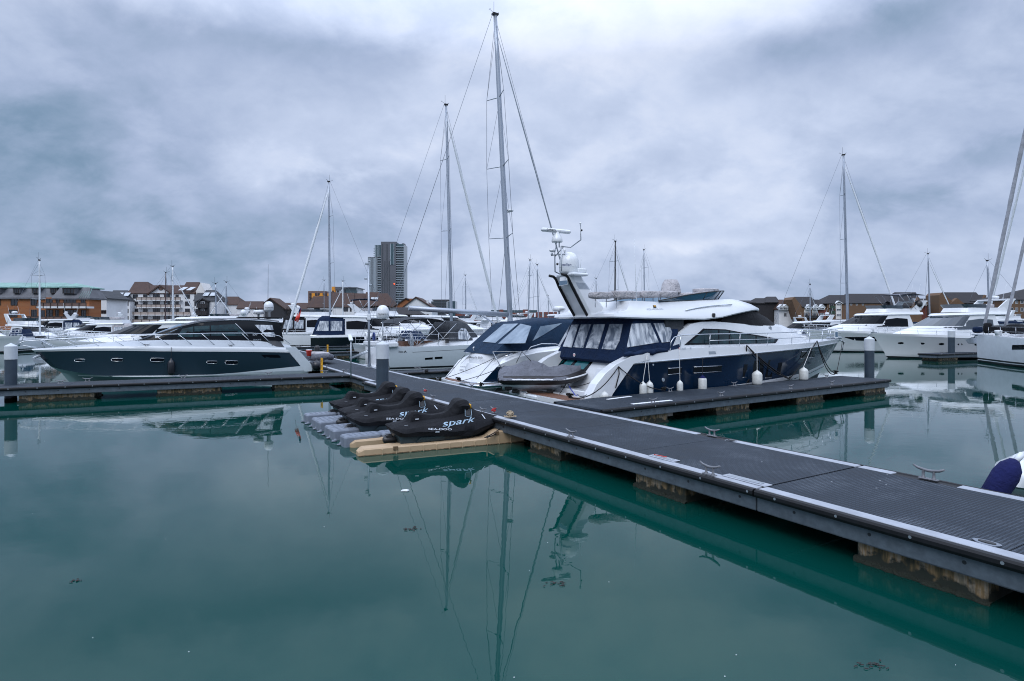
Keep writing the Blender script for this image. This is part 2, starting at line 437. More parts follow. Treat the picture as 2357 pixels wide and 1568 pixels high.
# ================================================================ water, land
def build_water():
    m = bpy.data.materials.new('water'); m.use_nodes = True; nt = m.node_tree; p = nt.nodes['Principled BSDF']; MATS['water'] = m
    p.inputs['Base Color'].default_value = (.004, .050, .048, 1); p.inputs['Roughness'].default_value = .004; p.inputs['IOR'].default_value = 1.37; p.inputs['Specular Tint'].default_value = (.44, 1.0, .98, 1)
    geo = N(nt, 'ShaderNodeNewGeometry').outputs['Position']
    sep = N(nt, 'ShaderNodeSeparateXYZ', i0=geo); dist = N(nt, 'ShaderNodeVectorMath', _operation='LENGTH', i0=geo).outputs['Value']
    def nz(scale, det, st=(1, 1, 1), rot=0.0, loc=(0, 0, 0)):
        mp = N(nt, 'ShaderNodeMapping'); nt.links.new(geo, mp.inputs[0]); mp.inputs['Scale'].default_value = st; mp.inputs['Rotation'].default_value = (0, 0, rot); mp.inputs['Location'].default_value = loc
        return N(nt, 'ShaderNodeTexNoise', i0=mp.outputs[0], Scale=scale, Detail=det, Roughness=.5).outputs[0]
    # calm in the basin in front, breezier patches further out
    patch_ = ramp(nt, nz(.05, 3), [(.42, .12), (.62, 1.0)])
    far = ramp(nt, M2(nt, 'DIVIDE', dist, 80.0), [(.10, .10), (.35, .55), (.8, 1.0)])
    amp = M2(nt, 'MULTIPLY', patch_, far)
    h = M2(nt, 'ADD', nz(.9, 3, (1, 1.6, 1), .3), M2(nt, 'MULTIPLY', nz(3.4, 3, (1, 1.5, 1), -.4), .28))
    h = M2(nt, 'MULTIPLY', h, M2(nt, 'MULTIPLY_ADD', amp, 1.0, .16))
    nt.links.new(N(nt, 'ShaderNodeBump', Height=h, Strength=.30, Distance=.022).outputs[0], p.inputs['Normal'])
    silt = nz(.12, 3); nt.links.new(mix(nt, silt, (.0006, .030, .0245), (.0009, .042, .034)), p.inputs['Base Color'])
    mb = MB(); mb.quad((-2500, -60, 0), (2500, -60, 0), (2500, 4500, 0), (-2500, 4500, 0)); o = mb.build('water', 'water'); tag(o, kind='structure')
build_water()

def deck_material():
    m = bpy.data.materials.new('deck_grating'); m.use_nodes = True; nt = m.node_tree; p = nt.nodes['Principled BSDF']; MATS['deck_grating'] = m
    tc = N(nt, 'ShaderNodeTexCoord').outputs['Object']; sep = N(nt, 'ShaderNodeSeparateXYZ', i0=tc)
    fx = M2(nt, 'FRACT', M2(nt, 'MULTIPLY', sep.outputs[0], 1/.052)); fy = M2(nt, 'FRACT', M2(nt, 'MULTIPLY', sep.outputs[1], 1/.046))
    gx = M2(nt, 'GREATER_THAN', fx, .36); gy = M2(nt, 'GREATER_THAN', fy, .30); hole = M2(nt, 'MULTIPLY', gx, gy)
    dist = N(nt, 'ShaderNodeVectorMath', _operation='LENGTH', i0=N(nt, 'ShaderNodeNewGeometry').outputs['Position']).outputs['Value']
    n = N(nt, 'ShaderNodeTexNoise', i0=tc, Scale=.9, Detail=7.0, Roughness=.7).outputs[0]; n2 = N(nt, 'ShaderNodeTexNoise', i0=tc, Scale=30.0, Detail=3.0).outputs[0]
    n = M2(nt, 'MULTIPLY_ADD', n2, .25, M2(nt, 'MULTIPLY', n, .75))
    c = ramp(nt, n, [(.35, (.014, .022, .032)), (.5, (.028, .040, .056)), (.68, (.085, .102, .125))])
    c = mix(nt, M2(nt, 'MULTIPLY', hole, .80), c, (.006, .008, .012))
    vo = N(nt, 'ShaderNodeTexVoronoi', i0=tc, Scale=2.6); dots = M2(nt, 'LESS_THAN', vo.outputs['Distance'], .035); sel = M2(nt, 'GREATER_THAN', N(nt, 'ShaderNodeTexNoise', i0=tc, Scale=1.1).outputs[0], .52)
    c = mix(nt, M2(nt, 'MULTIPLY', M2(nt, 'MULTIPLY', dots, sel), .8), c, (.38, .40, .42))
    nt.links.new(c, p.inputs['Base Color'])
    nt.links.new(ramp(nt, n, [(.35, .55), (.6, .8)]), p.inputs['Roughness']); p.inputs['Specular IOR Level'].default_value = .22
    nt.links.new(N(nt, 'ShaderNodeBump', Height=M2(nt, 'SUBTRACT', 1.0, hole), Strength=.5, Distance=.004).outputs[0], p.inputs['Normal'])
deck_material()
def float_material():
    m = bpy.data.materials.new('float_concrete'); m.use_nodes = True; nt = m.node_tree; p = nt.nodes['Principled BSDF']; MATS['float_concrete'] = m
    tc = N(nt, 'ShaderNodeTexCoord').outputs['Object']; sep = N(nt, 'ShaderNodeSeparateXYZ', i0=tc)
    mp = N(nt, 'ShaderNodeMapping'); nt.links.new(tc, mp.inputs[0]); mp.inputs['Scale'].default_value = (7, 7, .9)
    st = N(nt, 'ShaderNodeTexNoise', i0=mp.outputs[0], Scale=1.3, Detail=5.0, Roughness=.6).outputs[0]
    bl = N(nt, 'ShaderNodeTexNoise', i0=tc, Scale=7.0, Detail=4.0).outputs[0]
    c = ramp(nt, st, [(.32, (.018, .020, .012)), (.42, (.075, .055, .022)), (.50, (.20, .13, .06)), (.58, (.24, .20, .15)), (.66, (.10, .085, .05)), (.76, (.028, .030, .018))])
    # weed and wet line near the water
    wet = M2(nt, 'ADD', M2(nt, 'MULTIPLY', sep.outputs[2], -6.0), M2(nt, 'MULTIPLY_ADD', bl, 2.6, -.25))
    c = mix(nt, ramp(nt, wet, [(.0, 0), (.35, 1)]), c, (.012, .016, .010))
    nt.links.new(c, p.inputs['Base Color']); p.inputs['Roughness'].default_value = .7
    nt.links.new(N(nt, 'ShaderNodeBump', Height=st, Strength=.5, Distance=.02).outputs[0], p.inputs['Normal'])
float_material()
mat('edge_strip', (.34, .37, .42), .5, var=.22, vs=3.5, bump=.15, bs=60)
mat('dock_rubber', (.006, .007, .009), .5, spec=.3, var=.4, vs=9)
mat('seam', (.008, .010, .014), .8)
mat('cleat_grey', (.17, .18, .20), .5, metal=.3, var=.2)
mat('pile_blue', (.034, .055, .080), .45, var=.3, vs=3)
mat('pile_cap_white', (.50, .54, .58), .45, var=.08)
mat('weed', (.010, .014, .008), .9, bump=1, bs=30)
mat('foam_white', (.75, .8, .8), .5)
DZ = .62

def cleat_mb(L=.36):
    mb = MB(); h = L*.36
    for sx in (-1, 1):
        mb.lathe([(L*.085, 0), (L*.085, h*.12), (L*.05, h*.25), (L*.045, h*.7), (L*.05, h*.8)], (sx*L*.17, 0, 0), n=8)
    mb.box((0, 0, h*.06), (L*.62, L*.2, h*.12), bev=.006)
    pts = [(-L*.5, 0, h*1.22), (-L*.34, 0, h*1.0), (-L*.12, 0, h*.88), (0, 0, h*.86), (L*.12, 0, h*.88), (L*.34, 0, h*1.0), (L*.5, 0, h*1.22)]
    mb.tube(pts, [L*.035, L*.048, L*.055, L*.055, L*.055, L*.048, L*.035], n=8)
    return mb
CLEAT = cleat_mb().build('cleat', 'cleat_grey'); CLEAT_ME = CLEAT.data; bpy.data.objects.remove(CLEAT)
def add_cleat(parent, x, y, z=0.0, s=1.0, rz=0.0, m=None):
    o = bpy.data.objects.new('cleat', CLEAT_ME); COL.objects.link(o); o.parent = parent; o.location = (x, y, z); o.scale = (s, s, s); o.rotation_euler = (0, 0, rz); return o

def pontoon(a, b, w, label, strips=True, seams=(), floats=(), cleats=(), name='floating_pontoon', group=None, z=DZ, end_cap=(True, True), gaps=(), nside='L', bolts=.9):
    """a, b: world points on the edge nearest the camera (a -> b), deck lies to the other side (w to the left of a->b when w>0)"""
    a, b = Vector((a[0], a[1])), Vector((b[0], b[1])); L = (b-a).length; rz = math.atan2(b.y-a.y, b.x-a.x)
    root = empty(name, (a.x, a.y, 0), rz, label, 'pontoon', group)
    W = abs(w); sg = 1 if w > 0 else -1
    rw, sw = .075, .20 if strips else 0.0
    def Y(t): return sg*t
    # deck
    mb = MB(); y0, y1 = rw+sw, W-rw-sw
    cuts = [0]+sorted(seams)+[L]
    for i, (c0, c1) in enumerate(zip(cuts, cuts[1:])):
        mb.box(((c0+c1)/2, Y((y0+y1)/2), z-.03), (c1-c0-.012, y1-y0, .06), 0)
    mb.box((L/2, Y(W/2), z-.075), (L-.02, W-2*rw-.02, .02), 1)
    mb.build('deck', ['deck_grating', 'seam'], root)
    if strips:
        for (s0, s1) in ((rw, rw+sw-.004), (W-rw-sw+.004, W-rw)):
            mb = MB(); gg = sorted([g for g in gaps if g[0] == (0 if s0 < W/2 else 1)], key=lambda g: g[1]); x = .01
            for g in gg+[(0, L-.01, L)]:
                if g[1] > x: mb.box(((x+g[1])/2, Y((s0+s1)/2), z-.024), (g[1]-x, s1-s0, .056), 0, bev=.006)
                x = g[2]
            for g in gg: mb.box(((g[1]+g[2])/2, Y((s0+s1)/2), z-.04), (g[2]-g[1], s1-s0, .05), 1)
            mb.build('edge_strip', ['edge_strip', 'dock_rubber'], root)
    # rubber rail with rounded nose, both long sides (and ends of fingers)
    prof = [(.0, -.02), (.02, 0.0), (.085, -.004), (.105, -.03), (.108, -.075), (.095, -.11), (.04, -.125), (0, -.125)]
    for side in (0, 1):
        mb = MB(); rows = []
        for x in (0, L):
            rows.append([(x, Y((rw-q) if side == 0 else (W-rw+q)), z+.0+h) for q, h in prof])
        mb.grid(rows, 0, False)
        for r in rows: k = mb.add(r); mb.face(range(k, k+len(prof)))
        x = .35
        while x < L:
            mb.lathe([(.020, 0), (.016, .006)], (x, Y((rw-.108) if side == 0 else (W-rw+.108)), z-.05), 1, 8, 'Y') if side == 1 else mb.lathe([(.020, -.006*sg), (.016, 0)], (x, Y(rw-.108), z-.05), 1, 8, 'Y')
            x += bolts
        mb.build('rubber_rail', ['dock_rubber', 'dull_steel'], root)
        mb = MB(); yy = Y(.07 if side == 0 else W-.07)
        mb.box((L/2, yy, z-.23), (L, .04, .20), 0); mb.box((L/2, yy+sg*(.03 if side == 0 else -.03), z-.325), (L, .10, .012), 0)
        x = .6
        while x < L:
            mb.lathe([(.024, 0), (.024, .012)], (x, yy-.021-.0 if (sg > 0) == (side == 0) else yy+.01, z-.19), 1, 8, 'Y'); x += bolts*1.15
        mb.build('steel_beam', ['galvanised', 'boot_black'], root)
    for e, x in ((end_cap[0], 0), (end_cap[1], L)):
        if e:
            mb = MB(); s2 = -1 if x == 0 else 1
            mb.box((x+s2*.03, Y(W/2), z-.065), (.08, W, .12), 0, bev=.02); mb.build('end_fender', 'dock_rubber', root)
            mb = MB(); mb.box((x-s2*.02, Y(W/2), z-.23), (.04, W-.1, .20)); mb.build('end_beam', 'galvanised', root)
    for (x0, x1) in floats:
        mb = MB(); mb.box(((x0+x1)/2, Y(W/2), z-.33-.42), (x1-x0, W-.32, .84), 0, bev=.02); mb.build('float', 'float_concrete', root)
        # weed hanging at the waterline
        for side in (0, 1):
            mb = MB(); rnd = random.Random(int(x0*10)+side); rows = []; x = x0-.04; yy = .155 if side == 0 else W-.155; so = -1 if side == 0 else 1
            while x < x1+.06:
                q = rnd.uniform(.015, .06); h = rnd.uniform(.03, .085)
                rows.append([(x, Y(yy-so*.03), h), (x, Y(yy+so*q*.6), h*.8), (x, Y(yy+so*q), .01), (x, Y(yy+so*q*.8), -.12)]); x += .06
            mb.grid(rows, 0, False); mb.build('weed_fringe', 'weed', root)
    for c in cleats: add_cleat(root, c[0], Y(c[1]), z, 1.0 if len(c) < 3 else c[2], 0)
    return root, Frame((a.x, a.y), rz), L

# main walkway: nearer edge line and width from the two long edges
wa, wb = at(1205.8, 978.3, DZ), at(2357, 1291.4, DZ)
wd = (wb-wa).normalized(); wn = Vector((-wd.y, wd.x, 0))      # towards the far edge
WF = at(1968, 1067, DZ); WID = (WF-wa).dot(wn)+.03
wa = wa-wn*.075
WALK = Frame((wa.x, wa.y), math.atan2(wd.y, wd.x))           # x runs towards the camera (right), y to the far side
def wx(u, v, z=DZ): return WALK.uz(u, v, z)
J0 = wx(1742, 1125)[0]; J1 = wx(1040, 927)[0]; J2 = wx(925, 874)[0]
WANG = WALK.rz+math.pi/2                                      # heading of the fingers (away from the walkway's far side)
def walk_pt(x, y): return WALK.world(x, y, 0)
# sections of the walkway (own frame runs from the far end towards the camera)
def walk_section(x0, x1, label, **k):
    a, b = walk_pt(x0+.015, 0), walk_pt(x1-.015, 0); return pontoon(a, b, WID+.075, label, group='walkway pontoons', name='walkway_pontoon', **k)
NF = J0+11.4
walk_section(J0, NF, 'nearest walkway pontoon, wide dark grating with a cleat on its far edge', seams=[3.0, 5.9, 8.8], floats=[(1.42, 2.85), (5.4, 6.7), (9.4, 10.7)],
             cleats=[(1.05, WID-.05, 1.25)], gaps=[(1, .55, 1.5)], end_cap=(False, False))
Lm = J0-J1
walk_section(J1, J0, 'walkway pontoon running from the covered jet skis to the black joint', seams=[Lm-2.95, Lm-5.6, Lm-8.4], floats=[(.8, 2.0), (4.8, 6.05), (8.5, 9.75)],
             cleats=[(5.65-J1, .11, 1.15), (1.86-J1, .11, 1.05), (3.35-J1, WID-.05, 1.1), (-2.2-J1, .11)], gaps=[(1, 3.0-J1, 3.8-J1)], end_cap=(False, False))
walk_section(J2, J1, 'walkway pontoon behind the covered jet skis and the blue grey pile', seams=[4.0], floats=[(1.2, 3.4), (5.5, 7.6)], cleats=[(1.5, WID-.1), (4.7, WID-.1), (3.2, .11), (7.2, .11)], end_cap=(False, False))
pa, pb = walk_pt(-60, 2.1), walk_pt(J2-.02, .32)
pontoon(pa, pb, 2.55, 'farthest walkway pontoon, running back past the stern of the grey motor yacht', seams=[11, 23, 35], floats=[(5, 8), (16, 19), (27, 30), (36, 39), (42, 45.5)], cleats=[(42, .1), (38, .1), (40, 2.4), (30, 2.4)], end_cap=(False, False), name='walkway_pontoon', group='walkway pontoons')
# finger on the right, beside the big navy yacht
ra, rb = at(1438.4, 938.1, DZ), at(2050, 873.5, DZ)
FR = pontoon(ra-Vector((ra-rb).normalized()*-.9), rb, 2.25, 'finger pontoon along the big navy hulled yacht with ropes on its cleats', strips=False, seams=[3.8, 7.4, 11.3], floats=[(1.06, 2.92), (5.3, 7.1), (10.05, 11.9), (15.05, 16.9)],
        cleats=[(2.3, .2), (5.6, .2), (9.7, .2), (12.6, .2), (15.3, 1.9), (1.0, 2.05), (5.2, 2.1), (8.9, 2.1), (13.6, 2.1)], end_cap=(False, True), name='finger_pontoon', group='finger pontoons')
# finger on the left, in front of the dark grey yacht
la, lb = at(-150, 899.0, DZ), at(815, 863.3, DZ)
FL = pontoon(la, lb, 1.9, 'finger pontoon on the left with stained concrete floats and bow cleats', strips=False, seams=[4, 8, 12], floats=[(2.42, 4.9), (7.1, 9.56), (11.76, 14.2)], cleats=[(3.6, 1.0), (4.4, 1.7), (8.0, 1.65), (11.6, 1.65), (14.2, 1.6), (15.2, 1.6)], end_cap=(True, False), name='finger_pontoon', group='finger pontoons')
# fingers on the far side of the walkway
def far_finger(x, L, label, w=1.4, y0=None, n=2):
    a = walk_pt(x, WID+.1 if y0 is None else y0); d = Vector((math.cos(WANG), math.sin(WANG), 0)); b = a+d*L
    return pontoon(a, b, w, label, strips=False, floats=[(L*.1, L*.1+2), (L*.5, L*.5+2)], cleats=[(1.4, .2), (1.4, w-.2), (L*.5, .2)], end_cap=(False, True), name='finger_pontoon', group='finger pontoons')
far_finger(-16.3, 13, 'narrow finger pontoon between the grey sailing yacht and the navy canopied cruiser')
far_finger(-40.0, 13, 'narrow finger pontoon behind the stern of the grey sailing yacht', y0=3.9)
far_finger(-53.0, 13, 'narrow finger pontoon below the black hulled cruiser with the navy canopy', y0=4.3)
qa = at(2160, 833, 0); 
d_ = Vector((math.cos(WANG-.1), math.sin(WANG-.1), 0))
pontoon(qa, qa+d_*9, 1.6, 'low pontoon end between the white flybridge yacht and the white hull at the right edge', strips=False, floats=[(.3, 3)], cleats=[(.8, .2)], end_cap=(True, False), name='finger_pontoon', group='finger pontoons')

# ---------------------------------------------------------------- piles
def pile(loc, top, r, label):
    root = empty('mooring_pile', (loc[0], loc[1], 0), 0, label, 'pile', 'steel mooring piles')
    mb = MB(); mb.lathe([(r, -2.5), (r, 0), (r*1.002, top-.55), (r, top-.52)], n=28); mb.build('shaft', 'pile_blue', root)
    mb = MB(); mb.lathe([(r*1.06, top-.66), (r*1.06, top-.13), (r*1.0, top-.115), (r*.05, top)], n=28); mb.build('cap', 'pile_cap_white', root, sharp=20)
    mb = MB(); mb.lathe([(r*1.012, -.3), (r*1.015, .07), (r*1.0, .09)], n=28); mb.build('weed_band', 'weed', root)
    return root
pile((-20.31, 24.3), 2.31, .205, 'blue grey mooring pile with white cap at the left edge')
pile((-4.75, 22.0), 2.47, .225, 'blue grey mooring pile with white cap directly behind the covered jet skis')
pile((16.75, 28.1), 2.50, .205, 'blue grey mooring pile at the outer end of the right hand finger pontoon')
pile(tuple(atd(2190, 800, 50.5))[:2], 2.6, .25, 'blue grey mooring pile in front of the white yacht with portholes')
# pile collars: steel frames that guide the pile
def collar(loc, rz, label):
    root = empty('pile_guide', (loc[0], loc[1], DZ), rz, label, 'pile guide', 'pile guides')
    mb = MB()
    for s in (-1, 1): mb.box((s*.33, 0, -.12), (.07, .72, .14)); mb.box((0, s*.33, -.12), (.59, .07, .14))
    mb.build('frame', 'galvanised', root)
    for s in (-1, 1): mb = MB(); mb.lathe([(.035, -.12), (.05, -.08), (.05, .08), (.035, .12)], (s*.25, 0, -.05), n=10, axis='Y'); mb.build('roller', 'black_rubber', root)
collar((-4.75, 22.0), WALK.rz, 'steel guide frame round the pile behind the jet skis')
# ---------------------------------------------------------------- utility covers, service ducts on the walkway strips
def hatch(x, y, L, label, red=False, oval=False):
    w = walk_pt(x, y); root = empty('service_hatch', (w.x, w.y, DZ), WALK.rz, label, 'hatch')
    mb = MB()
    if oval: mb.prism([(L/2*math.cos(a*.3927), .075*math.sin(a*.3927)) for a in range(16)], .004, .016); mb.build('plate', 'steel', root); mb = MB(); mb.prism([(L/3.2*math.cos(a*.3927), .04*math.sin(a*.3927)) for a in range(16)], .016, .022); mb.build('lid', 'black_plastic', root)
    else:
        mb.box((0, 0, .012), (L, .19, .012), bev=.004); mb.build('plate', 'edge_strip', root)
        mb = MB(); mb.box((-.04*L, 0, .021), (L*.72, .11, .006)); mb.box((L*.30, 0, .024), (L*.14, .09, .02), bev=.008); mb.build('lid', 'dull_steel', root)
        if red: mb = MB(); mb.tube([(-.25, .0, .03), (-.1, .03, .03), (.02, .0, .04), (.06, .02, .04)], .007, n=6); mb.build('cord', 'red_paint', root)
    return root
hatch(*wx(1718, 1107), .8, 'long steel service hatch in the pale strip just before the black joint')
hatch(*wx(1528, 1056), .62, 'small service hatch with a scrap of red cord on it', red=True)
hatch(*wx(2272, 1251), .28, 'oval steel access plate in the pale strip at the bottom right', oval=True)
hatch(*wx(1683, 1015), .26, 'oval steel access plate in the far strip near a cleat', oval=True)
# white label strips on the right finger
def strip(u0, v0, u1, v1, wd_, label):
    a, b = at(u0, v0, DZ), at(u1, v1, DZ); mb = MB(); d = b-a; root = empty('deck_strip', tuple(a), math.atan2(d.y, d.x), label, 'strip', 'white strips on the right finger')
    mb.box((d.length/2, 0, .008), (d.length, wd_, .012), bev=.003); mb.build('plate', 'sign_white', root)
strip(1455, 931, 1545, 922, .14, 'long white strip set in the right finger nearest the walkway')
strip(1398, 920, 1452, 913, .12, 'short white strip on the right finger beside the swim platform')
# ================================================================ boat building tools
def PM(x0, y0, k):
    """survey notes were read off enlarged crops; this turns crop positions into columns and rows of the full frame"""
    return lambda p: ((x0+p[0]*k)*.57544, (y0+p[1]*k)*.57544)
z3 = PM(1700, 850, .51022); z4 = PM(2500, 1050, .44638); z1 = PM(0, 1000, .44638); z2 = PM(900, 900, .44638); z5 = PM(3200, 950, .38258); z6 = PM(1150, 1400, .43445)
def trace(fr, pts, surf, zf, side=-1):
    out = []
    for p in pts:
        u, v = zf(p); y = 2.0
        for _ in range(8):
            s, z = fr.uv(u, v, side*y); y = .5*y+.5*surf(s, z)
        out.append((s, z))
    return out
def on_plane(fr, pts, p0, n, zf):
    o0 = Vector(p0); n = Vector(n); out = []
    for p in pts:
        o, d = fr._ray(*zf(p)); k = (o0-o).dot(n)/d.dot(n); out.append(o+d*k)
    return out
def panel(name, polys, n, mats, parent, off=.012, m=0, th=.02):
    """flat polygons (3D points) given a little thickness along n"""
    mb = MB(); n = Vector(n).normalized()
    for poly in polys:
        k = len(poly); a = mb.add([Vector(p)+n*off for p in poly]); b = mb.add([Vector(p)+n*(off-th) for p in poly])
        mb.face(range(a, a+k), m); mb.face(range(b+k-1, b-1, -1), m)
        for i in range(k): mb.face((a+i, b+i, b+(i+1) % k, a+(i+1) % k), m)
    return mb.build(name, mats, parent)
def blob(name, c, d, material, parent, seed=0, amp=.12, flat=.35, n=(14, 9), rz=0.0):
    """soft covered bundle: rounded box with lumps"""
    rnd = random.Random(seed); mb = MB(); rows = []
    cs, sn = math.cos(rz), math.sin(rz)
    ph = [rnd.uniform(0, 6.28) for _ in range(6)]
    for j in range(n[1]+1):
        a = math.pi*(j/n[1]-.5); row = []
        for i in range(n[0]):
            b = 2*math.pi*i/n[0]
            ca, sa, cb, sb = math.cos(a), math.sin(a), math.cos(b), math.sin(b)
            f = lambda q: math.copysign(abs(q)**flat, q)
            k = 1+amp*(math.sin(3*b+ph[0]+2*a)+.6*math.sin(5*b+ph[1]-3*a)+.5*math.sin(7*a+ph[2]))*.4
            x, y, z = f(ca)*f(cb)*d[0]/2*k, f(ca)*f(sb)*d[1]/2*k, f(sa)*d[2]/2*(1+amp*.5*math.sin(4*b+ph[3]))
            row.append((c[0]+x*cs-y*sn, c[1]+x*sn+y*cs, c[2]+z))
        rows.append(row)
    mb.grid(rows, 0, True, closed=True); return mb.build(name, material, parent)
def fender(loc, L, r, kind, label, rope_to=None, group=None, navy_top=False):
    """boat fender hanging from its line; origin at its centre"""
    root = empty('boat_fender', tuple(loc), 0, label, 'fender', group)
    prof = [(.001, -L/2), (r*.55, -L*.48), (r*.9, -L*.42), (r, -L*.33), (r, L*.22), (r*.86, L*.33), (r*.5, L*.43), (r*.22, L*.475), (r*.2, L*.53), (.01, L*.54)]
    mb = MB(); mb.lathe(prof, n=16, mf=lambda i: 1 if (navy_top and i > 4) else 0)
    mb.build('body', [kind, 'fender_navy' if navy_top else kind], root)
    if rope_to is not None:
        mb = MB(); p = Vector(rope_to)-Vector(loc); mb.tube([(0, 0, L*.5), (0, 0, L*.56), p*.6+Vector((0, 0, L*.2)), p], .011, n=5)
        mb.build('lanyard', 'rope_white' if kind == 'fender_white' and not navy_top else 'rope_black', root)
    return root
def rope(pts, r, material, label, name='mooring_line', group='mooring lines'):
    mb = MB(); mb.tube(pts, r, n=6); o = mb.build(name, material); return tag(o, label, 'rope', group)
def rail(mb, pts, r=.016, m=0): mb.tube(pts, r, m, 6)
def hull_text(txt, a, b, h, fr, surf, material, parent, side=-1, shear=0.0, bold=0.0, sp=1.0, name='lettering', eps=.016):
    """letters running from (s,z) a to b on a flank"""
    d = Vector((b[0]-a[0], 0, b[1]-a[1])); W = d.length
    def proj(p): return Vector((p.x, side*(surf(p.x, p.z)+eps), p.z))
    return lettering(txt, (a[0], 0, a[1]), d, Vector((-d.z, 0, d.x)) if side < 0 else Vector((-d.z, 0, d.x))*-1 if d.x < 0 and False else Vector((0, 0, 1)), h, material, parent, shear, bold, sp, W, proj, name)
# ================================================================ the big navy flybridge yacht
def big_yacht():
    fr = Frame((1.09, 22.5), R(29))
    root = empty('flybridge_yacht', (1.09, 22.5, 0), R(29), 'large white flybridge motor yacht with navy blue hull and navy cockpit canopy', 'motor yacht')
    bd = [(.4, 2.32), (3, 2.42), (8, 2.45), (11, 2.28), (13, 1.92), (15, 1.30), (16.8, .66), (17.9, .24), (18.5, 0)]
    zb1 = [(.6, .42), (6, .56), (9.4, .70), (13.4, .86), (15.2, 1.02), (17.4, 1.2)]
    zr = [(1.2, 1.62), (5.8, 1.79), (8.4, 1.87), (11.7, 1.97), (14.3, 2.02), (18.35, 2.12)]
    H = Loft([
        dict(x=(.6, 16.0), z=lambda x, t: -.4, b=T([(.6, 1.9), (8, 1.85), (11, 1.3), (14, .55), (16.0, 0)])),
        dict(x=(.55, 16.7), z=T([(.6, .02), (9, .06), (13, .22), (16.7, .60)]), b=T([(.55, 2.22), (8, 2.22), (11, 1.75), (14, .85), (16.7, 0)])),
        dict(x=(.8, 17.35), z=T(zb1), b=T([(.8, 2.30), (8, 2.37), (11, 2.06), (13.4, 1.5), (15.2, .92), (16.6, .36), (17.35, 0)])),
        dict(x=(1.75, 18.2), z=lambda x, t: sinterp(zr, x)-.04, b=lambda x, t: sinterp([(a*18.2/18.5, q-.03) for a, q in bd[:-1]]+[(18.2, 0)], x)),
        dict(x=(1.8, 18.3), z=T(zr), b=lambda x, t: sinterp([(a*18.3/18.5, q) for a, q in bd], x)),
        dict(x=(2.6, 18.5), z=T([(1.5, 1.92), (3.9, 2.02), (4.1, 2.16), (8, 2.17), (12.7, 2.21), (15, 2.24), (18.5, 2.32)]), b=lambda x, t: max(0, sinterp(bd, x)-.03)),
    ])
    mb = MB(); H.mesh(mb, mf=lambda i, k: (1, 0, 2, 0, 0)[i], ends=(False, False)); mb.box((.9, 0, .1), (.3, 4.2, .7), 0); mb.build('hull', ['gelcoat', 'antifoul', 'navy_hull'], root, sharp=35)
    surf = H.y
    # steel rub rail, thin navy stripe on the white bow
    for sd in (1, -1):
        mb = MB(); mb.tube([(x, sd*(H.y(x, sinterp(zr, x))+.014), sinterp(zr, x)) for x in [2.4+i*.39 for i in range(41)]], .022, n=6); mb.build('rub_rail', 'steel', root)
    patch('bow_stripe', [[(x, sinterp(zb1, x)-.16-(x-9)*.006) for x in (9.5, 11, 12.5, 14, 15.5, 16.8)]+[(x, sinterp(zb1, x)-.22-(x-9)*.006) for x in (16.8, 15.5, 14, 12.5, 11, 9.9)]], surf, 'navy_hull', root, both=True)
    # hull windows and trim
    for nm, poly in (('hull_window', [(385, 950), (505, 943), (505, 994), (385, 1005)]), ('hull_window', [(615, 938), (865, 926), (862, 977), (612, 992)]),
                     ('hull_window', [(1066, 915), (1097, 913), (1085, 1028), (1052, 1030)]), ('hull_window', [(1142, 882), (1200, 878), (1196, 1035), (1150, 1038)]), ('hull_window', [(1208, 885), (1240, 884), (1238, 1036), (1206, 1038)]),
                     ('hull_window', [(1285, 877), (1335, 874), (1312, 1033), (1250, 1036)]), ('hull_window', [(1375, 900), (1410, 896), (1392, 1004), (1358, 1000)]),
                     ('hull_window', [(1582, 800), (1632, 797), (1628, 855), (1572, 860)]), ('hull_window', [(1680, 795), (1712, 792), (1705, 850), (1655, 854)])):
        tr = trace(fr, poly, surf, z4); o = patch(nm, [tr], surf, ['dark_glass'], root, eps=.008)
        (a, b, c, d) = tr
        mb = MB()
        for (p, q) in (((d, c),) if abs(b[0]-a[0]) < .6 else ((a, b), (d, c))):
            mb.tube([(p[0]+(q[0]-p[0])*i/4, -(surf(p[0]+(q[0]-p[0])*i/4, p[1]+(q[1]-p[1])*i/4)+.014), p[1]+(q[1]-p[1])*i/4) for i in range(5)], .010 if p is d else .018, n=5)
        mb.build('window_trim', 'steel', o)
    for p in ((250, 917), (340, 1052)):
        (s, z), = trace(fr, [p], surf, z4); y = -(surf(s, z)+.01); r = .035 if p[0] == 250 else .07
        mb = MB(); mb.lathe([(r, -.01), (r, .01), (r*.55, .016), (r*.5, .004)], (s, y, z), 0, 14, 'Y'); mb.build('vent_cap', 'steel', root)
    (s, z), = trace(fr, [(783, 810)], surf, z4)
    patch('fuel_cap', [[(s-.2, z-.05), (s+.2, z-.05), (s+.16, z+.06), (s-.2, z+.06)]], surf, 'dull_steel', root, eps=.006)
    # swim platform
    mb = MB(); P = [(1.9, -2.36), (.5, -2.40), (.05, -2.25), (-.18, -1.6), (-.25, 0), (-.18, 1.6), (.05, 2.25), (.5, 2.40), (1.9, 2.36)]
    mb.prism(P, .22, .40); mb.prism([(x*.97+.02, y*1.015) for x, y in P], .27, .35); o = mb.build('swim_platform', 'gelcoat', root)
    mb = MB(); mb.prism([(1.7, -2.1), (.55, -2.15), (.2, -2.0), (.02, -1.5), (-.05, 0), (.02, 1.5), (.2, 2.0), (.55, 2.15), (1.7, 2.1)], .40, .412); mb.build('teak', 'teak', o)
    mb = MB()
    for k in range(3):
        y = 2.1-k*.78; mb.box((-.25+(.08 if k == 0 else 0), y-.3, .33), (.14, .70, .17), bev=.04, rz=(-.15 if k == 0 else 0))
    mb.build('bumper', 'gelcoat_soft', o)
